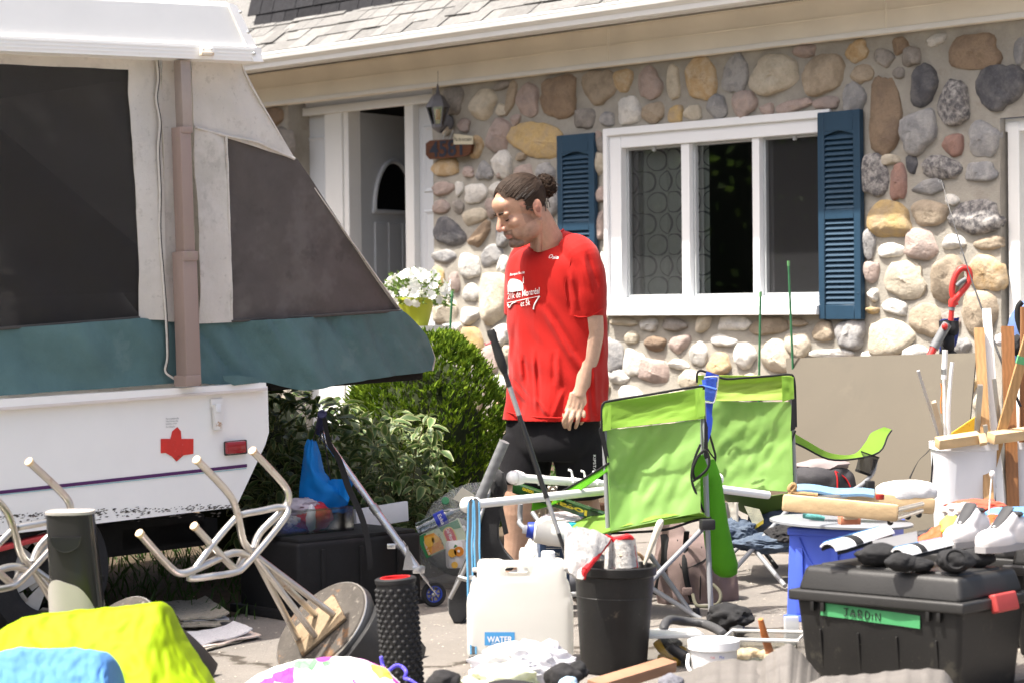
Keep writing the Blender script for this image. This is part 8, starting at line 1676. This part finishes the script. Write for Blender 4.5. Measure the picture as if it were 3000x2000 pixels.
# ---- sports gear on the tote lid
ZT = ZL+.094
def tl3(px, py, h=0.0):                # point on the lid plane under a pixel, raised by h
    d = ray(px, py); t = (ZT-CAM_Z)/d.z; return CAMP+d*t+Vector((0, 0, h))
M_sg = mat('shin_guard_white', (.76, .76, .77), .35, .04, 10, coat=.2); M_sgb = mat('shin_guard_blue', (.10, .34, .68), .4, .08); M_blkc = mat('black_neoprene', (.014, .014, .015), .85, .3, 24, .3, 140)
def shin(a, c, w, label):
    p, q = V(*a), V(*c); t = thing('shin_guard', label, 'shin guard', p.lerp(q, .5)); d = (q-p); n = d.normalized(); s = n.cross(Vector((0, 0, 1))).normalized(); s = s if s.y < 0 else -s; up = Vector((0, 0, 1)); up = (up-n*up.dot(n)).normalized()
    def fn(u, v): a_ = (u-.42)*2.3; k = 1-.15*v; e = 1-.25*max(0, .12-v)*8; return p+d*v+s*math.sin(a_)*w*k*e+up*(math.cos(a_)*w*.75*k)
    B().sheet(fn, 16, 16, .006).obj('shell', M_sg, t, smooth=60)
    B().sheet(lambda u, v: fn(.10+.20*u, .05+.92*v)+up*.003-s*.002, 8, 12, .002).obj('blue_stripe', M_sgb, t, smooth=60); B().sheet(lambda u, v: fn(u, .30+.12*v)+(up+s)*.002, 14, 3, .002).obj('strap', M_blkc, t, smooth=60); B().sheet(lambda u, v: fn(u*1.05-.02, .03+.94*v)-up*.010, 12, 8, .008).obj('padding', M_blkc, t, smooth=60); return t
shin((2425, 1618, 7.45), (2592, 1565, 7.75), .045, 'white and blue shin guard lying across the tote lid end'); shin((2630, 1632, 7.35), (2770, 1598, 7.5), .042, 'white and blue shin guard between black gloves on the tote')
for k, (x, y, D, r, lb) in enumerate(((2575, 1608, 7.45, (.075, .05, .035), 'black padded glove lying between the two shin guards'), (2640, 1640, 7.3, (.05, .035, .028), 'black neoprene strap curled at the tote edge'), (2800, 1645, 7.25, (.06, .045, .035), 'rolled black sock with an open cuff on the tote'), (2860, 1625, 7.4, (.06, .045, .03), 'black strap heap beside the pale shoe'), (2690, 1650, 7.3, (.05, .03, .022), 'flat black strap lying on the tote lid'))):
    o = B().blob(V(x, y, D), r, 4, .22, 2.2, k+2).obj('black_glove', M_blkc, None, smooth=70); tag(o, lb, 'sports gear')
    o.location.z = ZT-.004
    if k == 2: sock = o
b = B(); c = V(2798, 1640, 7.22); b.lathe([(.030, -.012), (.036, 0), (.030, .012), (.022, .004), (.018, -.03)], 20, Matrix.Translation(c+Vector((0, 0, .0))) @ Matrix.Rotation(1.2, 4, 'X')); b.obj('sock_cuff', M_blkc, sock)
o = B().sheet(lambda u, v: V(2560+130*u, 1600-28*u+32*v, 7.6-.1*v)+Vector((0, 0, .012*math.sin(math.pi*v))), 10, 8, .02).obj('grey_pad', mat('grey_pad', (.13, .13, .135), .6, .1), None); tag(o, 'dark grey foam pad lying under the orange flag', 'pad')
o = B().sheet(lambda u, v: V(2674+85*u, 1588-52*u+42*v, 7.7-.08*v)+Vector((0, 0, .010*noise.noise(Vector((u*5, v*4, 2))))), 12, 10, .006).obj('orange_glove', mat('safety_orange', (.66, .10, .03), .5, .08, 9, trans=.15), None); tag(o, 'bright orange cloth flap beside the yellow band', 'cloth')
o = B().sheet(lambda u, v: V(2756+45*u, 1532-22*u+34*v+2*v, 7.72-.06*v)+Vector((0, 0, .008*math.sin(u*4))), 10, 8, .008).obj('yellow_band', mat('neon_yellow_band', (.62, .72, .06), .6, .08), None); tag(o, 'neon yellow cuff between orange cloth and shoe', 'band')
# pair of pale sports shoes
M_sho = mat('white_leather_shoe', (.66, .63, .62), .5, .08, 14, .15, 60); M_shd = mat('shoe_black_panel', (.03, .03, .032), .6, .2, 20); M_shs = mat('shoe_sole_grey', (.30, .29, .29), .7, .1)
def shoe(px, py, D, hdg, label):
    c = V(px, py, D); c.z = max(c.z, ZT); k = Vector((math.cos(hdg), math.sin(hdg), 0)); s = Vector((-k.y, k.x, 0)); R = axes(k, s, Vector((0, 0, 1))); t = thing('sports_shoe', label, 'shoe', c, group='white sports shoes')
    b = B(); b.blob(c+k*.055+Vector((0, 0, .036)), (.085, .046, .040), 4, pw=.85, R=R); b.blob(c-k*.045+Vector((0, 0, .055)), (.070, .043, .055), 4, pw=.85, R=R); b.tube([c+k*.06+Vector((0, 0, .04)), c+k*.01+Vector((0, 0, .075)), c-k*.03+Vector((0, 0, .105))], [.035, .036, .034], 14); q = remesh(b, .005, 'sh', 4); q.obj('upper', M_sho, t, smooth=180); tr = bvh(q)
    sole = B(); rg = [(c+k*x+Vector((0, 0, z)), .001+w, .01) for x, w, z in ()]
    pts = [(-.115, 0), (-.10, .034), (-.04, .040), (.04, .046), (.10, .042), (.14, .020), (.145, 0), (.14, -.020), (.10, -.042), (.04, -.046), (-.04, -.040), (-.10, -.034)]
    sole.prism(pts, 0, .020, lambda p, d: c+k*p[0]+s*p[1]+Vector((0, 0, d+.004))); sole.obj('sole', M_shs, t, smooth=30)
    for i in range(6):
        x = .065-.018*i; z = .062+.0095*i
        B().tube([c+k*x+s*(-.024)+Vector((0, 0, z)), c+k*(x-.004)+Vector((0, 0, z+.018)), c+k*x+s*.024+Vector((0, 0, z))], .0042, 6, smooth=3).obj('lace', M_shd if i % 2 else M_sg, t)
    B().tube([c+k*.075+Vector((0, 0, .070)), c+k*.03+Vector((0, 0, .098)), c-k*.02+Vector((0, 0, .135))], [.010, .020, .022], 10, flat=.3, up=(0, 0, 1), smooth=3).obj('tongue', M_shd, t)
    B().lathe([(.030, 0), (.034, .006), (.028, .012), (.022, -.004)], 20, Matrix.Translation(c-k*.04+Vector((0, 0, .108))) @ R.to_4x4(), sx=1.4).obj('collar', M_shd, t); return t
shoe(2838, 1598, 7.62, -2.2, 'white lace-up sports shoe beside the orange cloth'); shoe(2945, 1612, 7.45, -2.35, 'white lace-up sports shoe with grey sole on the second tote')
# further gear behind the shoes
M_og = mat('orange_knit_glove', (.66, .085, .02), .8, .1, 40, .4, 120)
og = thing('orange_glove', 'orange knitted glove heaped between the two white shoes', 'glove', V(2910, 1560, 7.9)); b = B()
for i in range(6): b.tube([V(2890+8*i, 1555-10*(i % 3), 7.85), V(2900+7*i, 1530+6*(i % 2), 7.83), V(2912+5*i, 1548+8*(i % 3), 7.8)], .012, 8, smooth=4)
b.blob(V(2910, 1530, 7.9), (.04, .03, .03), 3, .2); remesh(b, .004, 'g', 3).obj('glove', M_og, og, smooth=180)
o = B().blob(V(2860, 1485, 8.4), (.11, .06, .028), 4, .35, 4, 3).obj('red_garment', mat('coral_cloth', (.60, .09, .05), .8, .12, 14, .3), None, smooth=70); tag(o, 'coral red garment heaped behind the white shoes', 'garment'); o = B().blob(V(2815, 1500, 8.2), (.06, .05, .035), 4, .4, 4, 6).obj('patterned_shoe', mat('mottled_shoe', (.30, .26, .24), .7, .4, 40, col2=(.60, .52, .48)), None, smooth=70); tag(o, 'mottled grey shoe lying before the coral garment', 'shoe')
o = B().lathe([(.0, .02), (.10, .018), (.12, .006), (.12, 0), (0, 0)], 30, Matrix.Translation(V(2990, 1505, 8.1))).obj('blue_disc', mat('blue_disc', (.13, .36, .66), .4, .06), None); tag(o, 'round light blue plastic disc beyond the white shoes', 'disc')
o = B().tube([V(2895, 1530, 8.0), V(2900, 1460, 8.0), V(2905, 1395, 8.0)], .0025, 6).obj('thin_wand', M_wpl, None); tag(o, 'thin white wand with a bead end rising behind the shoes', 'wand'); B().blob(V(2907, 1388, 8.0), (.010, .010, .014), 2).obj('bead_tip', M_wpl, o)
# ---- small things in front: hose, tubs, mats, planks, bags
M_hose = mat('corrugated_hose', (.06, .06, .062), .45, .1, 10, spec=.4); hs_ = thing('vacuum_hose', 'coiled grey corrugated vacuum hose with black end', 'hose', G(1990, 1900))
P, _ = spline([V(x, y, D) for x, y, D in ((1990, 1890, 8.0), (1955, 1860, 8.05), (1945, 1835, 8.1), (1962, 1815, 8.2), (2000, 1818, 8.3), (2060, 1826, 8.3), (2100, 1842, 8.2), (2120, 1858, 8.1))], 0, 22); B().tube(P, [.0165 if i % 2 else .0140 for i in range(len(P))], 12).obj('hose', M_hose, hs_, smooth=80)
part_tube([V(1942, 1868, 8.0), V(1965, 1895, 7.95), V(2010, 1925, 7.9)], .019, 'hose_end', M_blkp, hs_, 14, 3)
yb = thing('clear_caddy', 'clear lidded caddy with yellow clamps inside', 'caddy', G(1970, 1940)); M_cl2 = glass('clear_caddy_plastic', (.88, .89, .88), .06, .15)
Rz = rotz(.12); c = V(1970, 1900, 7.95); B().box(c+Vector((0, .06, .045)), (.20, .16, .012), Rz, .004).obj('white_rim', mat('frosted_rim', (.66, .66, .64), .4, transp=.15), yb); B().box(c+Vector((0, .06, -.01)), (.19, .15, .11), Rz, .006).obj('clear_wall', M_cl2, yb)
o = B().tube([V(1925, 1880, 7.98), V(1945, 1905, 7.96), V(1985, 1925, 7.95), V(2000, 1900, 7.98)], .016, 10, smooth=4).tube([V(1930, 1930, 7.98), V(1990, 1935, 7.95)], .018, 10).obj('yellow_clamp', mat('yellow_plastic', (.62, .36, .015), .4, .1), None); tag(o, 'yellow plastic clamp lying inside the clear caddy', 'clamp')
wt = thing('white_pail', 'small white lidded pail with a printed label', 'pail', G(2092, 1985)); c = V(2092, 1985, 7.75); zb_ = gz(c.x, 7.75); zt4 = V(2092, 1870, 7.75).z; Mt = Matrix.Translation((c.x, 7.75, 0)); rw = .080
B().lathe([(0, zb_), (rw*.9, zb_), (rw*.97, zt4-.03)], 36, Mt).obj('pail', mat('pail_white', (.72, .72, .72), .35, .03, trans=.1), wt); B().lathe([(rw*.99, zt4-.034), (rw*1.07, zt4-.03), (rw*1.07, zt4-.004), (rw*1.0, zt4), (rw*.95, zt4-.008), (0, zt4-.006)], 36, Mt).obj('lid', M_vinyl, wt); part_tube([(c.x-rw*1.05, 7.74, zt4-.05), (c.x-rw*1.12, 7.70, zt4-.08), (c.x-rw*.9, 7.67, zt4-.105), (c.x-rw*.6, 7.66, zt4-.1)], .006, 'handle', M_vinyl, wt, 8, 4)
text_fit('Fresh', lambda u, v: V(2082+12*u, 1928-7*v, 7.668), 'lettering', mat('print_red2', (.5, .05, .06), .5), wt); text_fit('Mix', lambda u, v: V(2108+14*u, 1928-8*v, 7.672), 'lettering', mat('print_blue2', (.05, .09, .4), .5), wt)
cl = thing('clear_container', 'low clear container holding an orange handled trowel', 'container', G(2235, 1950)); c = V(2240, 1900, 7.9); Rz = rotz(-.25)
for a, sz in (((0, -.10, 0), (.24, .004, .09)), ((0, .10, 0), (.24, .004, .09)), ((-.12, 0, 0), (.004, .2, .09)), ((.12, 0, 0), (.004, .2, .09)), ((0, 0, -.045), (.24, .2, .004))): B().box(c+Rz @ Vector(a), sz, Rz, 0).obj('wall', M_cl2, cl, smooth=0)
part_tube([c+Rz @ Vector(q) for q in ((-.125, -.105, .045), (.125, -.105, .045), (.125, .105, .045), (-.125, .105, .045), (-.125, -.105, .045))], .006, 'rim', mat('frosted_rim', (.66, .66, .64)), cl, 8, 0)
rq = random.Random(12)
for i in range(9): o = B().blob(c+Rz @ Vector((rq.uniform(-.09, .09), rq.uniform(-.07, .07), -.02)), (.025, .022, .016), 2, .3, 3, i).obj('bulb', mat('onion_bulb', (.58, .46, .30), .5, .2, 20), None); tag(o, 'cream bulbs lying loose in the clear container', 'bulb', 'bulbs in the clear container')
tw_ = thing('trowel', 'garden tool with an orange wooden handle in the clear container', 'trowel', V(2252, 1910, 7.85)); part_tube([V(2228, 1812, 7.82), V(2240, 1860, 7.84), V(2256, 1912, 7.86)], [.009, .0125, .0145], 'handle', mat('orange_handle', (.52, .17, .05), .45, .08), tw_, 14, 4); part_tube([V(2256, 1912, 7.86), V(2240, 1922, 7.86)], .006, 'tang', M_hinge, tw_, 8, 0)
o = B().blob(G(2140, 1845)+Vector((0, 0, .05)), (.085, .07, .045), 4, .4, 2.6, 4).obj('black_beanie', M_blkc, None, smooth=70); tag(o, 'crumpled black knit cap on the drive by the chair foot', 'cap'); o = B().blob(G(2160, 1862)+Vector((0, -.02, .02)), (.03, .03, .022), 3, .3, 3, 2).obj('black_cup', M_blkp, None); tag(o, 'small black cup rolled against the knit cap', 'cup')
o = B().box(V(2318, 1818, 8.3), (.05, .03, .10), rotz(.1), .006).obj('clear_tub', mat('frosted_tub', (.55, .57, .58), .3, .08, transp=.35), None); tag(o, 'small frosted tub standing between crate and tote', 'tub'); o.location.z = gz(o.location.x, 8.3)
# rubber mats with moulded pattern
M_mat = mat('grey_rubber_mat', (.115, .105, .095), .6, .15, 8, .2, 60, spots=[(22, .62, (.2, .19, .17), .5)])
def rmat(label, top, topD, bot, botD, seed):
    P = [V(x, y, topD) for x, y in top]; Q = [V(x, y, botD) for x, y in bot]
    t = B().sheet(lambda u, v: polyl(P, u).lerp(polyl(Q, u), v)+Vector((0, 0, .010*noise.noise(Vector((u*4, v*3, seed)))+.012*math.sin(u*7+seed)*(1-v)+.003*abs(math.sin(u*26))**6+.003*abs(math.sin(v*16))**6)), 120, 50, .012).obj('rubber_mat', M_mat, None, smooth=70); return tag(t, label, 'car mat')
rmat('grey rubber car mat heaped before the white pail', [(1930, 2030), (2010, 1975), (2080, 1938), (2140, 1932), (2200, 1945), (2290, 1965), (2330, 2020)], 7.35, [(1930, 2130), (2120, 2110), (2330, 2120)], 6.9, 2); rmat('grey rubber car mat with a raised ridge against the tote', [(2210, 1965), (2260, 1925), (2310, 1908), (2350, 1930), (2390, 1970), (2430, 2020)], 7.3, [(2210, 2120), (2430, 2130)], 6.9, 5); rmat('flat grey car mat lying below the tote', [(2330, 2040), (2420, 1990), (2520, 1970), (2640, 1972), (2760, 1985), (2800, 2040)], 6.75, [(2330, 2160), (2800, 2160)], 6.4, 8)
o = B().bar(V(1740, 2012, 7.35), V(1962, 1945, 7.62), .06, .036, (0, -.25, 1), .004).obj('brown_plank', mat('red_brown_plank', (.30, .165, .10), .6, .12, 7, wave=(9, .25, 'Z', 4)), None); tag(o, 'red brown timber plank lying in front of the bin', 'plank')
# clear bags of clothes, gloves
M_cbag = mat('crumpled_clear_bag', (.74, .73, .76), .25, .08, 9, .7, 30, spec=.5, trans=.3)
o = B().blob(V(1540, 1960, 7.5), (.17, .10, .085), 5, .38, 4, 3).obj('plastic_bag', M_cbag, None, smooth=60); tag(o, 'crumpled white plastic bag in front of the water jug', 'bag'); o = B().blob(V(1470, 2000, 7.35), (.11, .08, .06), 4, .35, 4, 8).obj('plastic_bag', mat('yellowish_bag', (.72, .74, .56), .3, .08, 9, .6, 30, trans=.3), None, smooth=60); tag(o, 'pale yellow plastic bag lying beside the crumpled white one', 'bag')
for k, (x, y, D, r, m, lb, nm) in enumerate(((1650, 1985, 7.25, (.055, .05, .045), M_jd, 'black work glove beside the crumpled white bag', 'work_glove'), (1690, 1965, 7.3, (.035, .03, .03), M_blkc, 'black strap end lying against the bin', 'strap_end'), (1300, 1995, 7.3, (.05, .05, .035), M_jd, 'black cloth lying beside the foam roller', 'cloth'), (1500, 2020, 7.1, (.09, .05, .03), M_jd, 'black cloth lying under the pale yellow bag', 'cloth'), (1665, 2010, 7.15, (.03, .03, .03), mat('pale_blue_plastic', (.40, .56, .72), .4), 'pale blue plastic dome before the black work glove', 'plastic_dome'), (1965, 2000, 7.25, (.04, .04, .03), mat('grey_fuzz', (.14, .14, .16), .95, .4, 60, .6, 80), 'grey fuzzy glove lying before the plank end', 'glove'))):
    o = B().blob(V(x, y, D), r, 4, .25, 2.4, k+1).obj(nm, m, None, smooth=70); tag(o, lb, 'plastic dome' if nm == 'plastic_dome' else 'oddment')
# ---- wall lantern and carved house number
lp = V(1285, 320, 1); lw_ = H.pix(1283, 330, -.16); L0 = H.w(lw_.x, -.16, lw_.z)
lan = thing('wall_lantern', 'grey metal wall lantern with glass panes on the stone corner', 'lantern', H.w(lw_.x, -.02, lw_.z-.2)); M_lan = mat('lantern_grey', (.12, .12, .135), .55, .15, 14, .2, 80)
zl = lambda py: H.pix(1283, py, -.16).z-lw_.z
ML = Matrix.Translation(L0)
B().lathe([(.0, zl(245)), (.006, zl(250)), (.008, zl(262)), (.014, zl(268)), (.012, zl(274)), (.045, zl(284)), (.066, zl(300)), (.084, zl(312)), (.086, zl(316)), (.07, zl(316))], 6, ML).obj('lantern_cap', M_lan, lan, smooth=20)
B().lathe([(.074, zl(316)), (.040, zl(366))], 6, ML).obj('glass_pane', glass('lantern_glass', (.85, .86, .82), .12, .08), lan, smooth=0)
b = B()
for k in range(6): a = k*math.pi/3; b.tube([ML @ Vector((.075*math.cos(a), .075*math.sin(a), zl(316))), ML @ Vector((.041*math.cos(a), .041*math.sin(a), zl(366)))], .005, 6)
b.lathe([(.03, zl(364)), (.046, zl(366)), (.044, zl(374)), (.02, zl(384)), (0, zl(390))], 6, ML); b.obj('lantern_cage', M_lan, lan, smooth=20)
B().tube([ML @ Vector((0, 0, zl(352))), ML @ Vector((0, 0, zl(322)))], .016, 10).obj('bulb', mat('red_bulb', (.45, .10, .08), .3), lan)
p0 = H.pix(1312, 360, -.02); part_tube([H.w(p0.x, -.02, p0.z), H.w(p0.x-.01, -.07, p0.z-.06), H.w(lw_.x, -.15, lw_.z+zl(386)), L0+Vector((0, 0, zl(380)))], .010, 'bracket_arm', M_lan, lan, 10, 5); B().lathe([(.055, 0), (.05, .012), (.02, .02)], 20, Matrix.Translation(H.w(p0.x, -.012, p0.z)) @ (H.m.to_4x4() @ Matrix.Rotation(math.pi/2, 4, 'X')), cap=True).obj('back_plate', M_lan, lan)
part_tube([L0+Vector((0, 0, zl(246))), L0+Vector((.004, 0, zl(225))), L0+Vector((.002, .0, zl(208)))], .0012, 'wire', M_lan, lan, 5, 0)
sgx0, sgx1 = H.pix(1252, 435, -.06).x, H.pix(1386, 435, -.06).x; sz0, sz1 = H.pix(1310, 464, -.06).z, H.pix(1310, 408, -.06).z
sg = thing('house_number', 'carved brown wooden plaque with the number 4581', 'house sign', H.w((sgx0+sgx1)/2, -.06, sz0)); pol_ = [(0, .25), (.08, .0), (.85, .0), (.97, .15), (1, .5), (.97, .9), (.10, 1), (0, .85)]
b = B(); b.prism([(sgx0+(sgx1-sgx0)*x, sz0+(sz1-sz0)*z) for x, z in pol_], -.075, -.05, lambda p, d: H.w(p[0], d, p[1])); b.obj('plaque', mat('varnished_plaque', (.095, .032, .011), .4, .3, 12, .3, 60, wave=(14, .35, 'Z', 5)), sg, smooth=20)
text_fit('4581', lambda u, v: H.w(sgx0+(sgx1-sgx0)*(.09+.72*u), -.078, sz0+(sz1-sz0)*(.08+.84*v)), 'numerals', mat('dark_blue_numeral', (.016, .02, .034), .5), sg, .02)
a, c = H.pix(1332, 405, -.07), H.pix(1388, 402, -.07); b = B(); b.prism([(a.x, a.z-.045), (c.x, c.z-.05), (c.x, c.z+.005), (a.x, a.z+.03)], -.08, -.072, lambda p, d: H.w(p[0], d, p[1])); b.obj('small_notice', mat('pale_notice', (.50, .46, .34), .6), sg, smooth=0)
text_fit('Pas de circulaire', lambda u, v: H.w(a.x+(c.x-a.x)*(.05+.9*u), -.0815, a.z-.022+.026*v-(.01)*u), 'lettering', M_pen, sg)
for dx in (.35, .5): part_tube([H.w(sgx0+(sgx1-sgx0)*dx, -.06, sz1), H.w(sgx0+(sgx1-sgx0)*(dx+.05), -.05, sz1+.06)], .003, 'hook', M_hinge, sg, 6, 0)
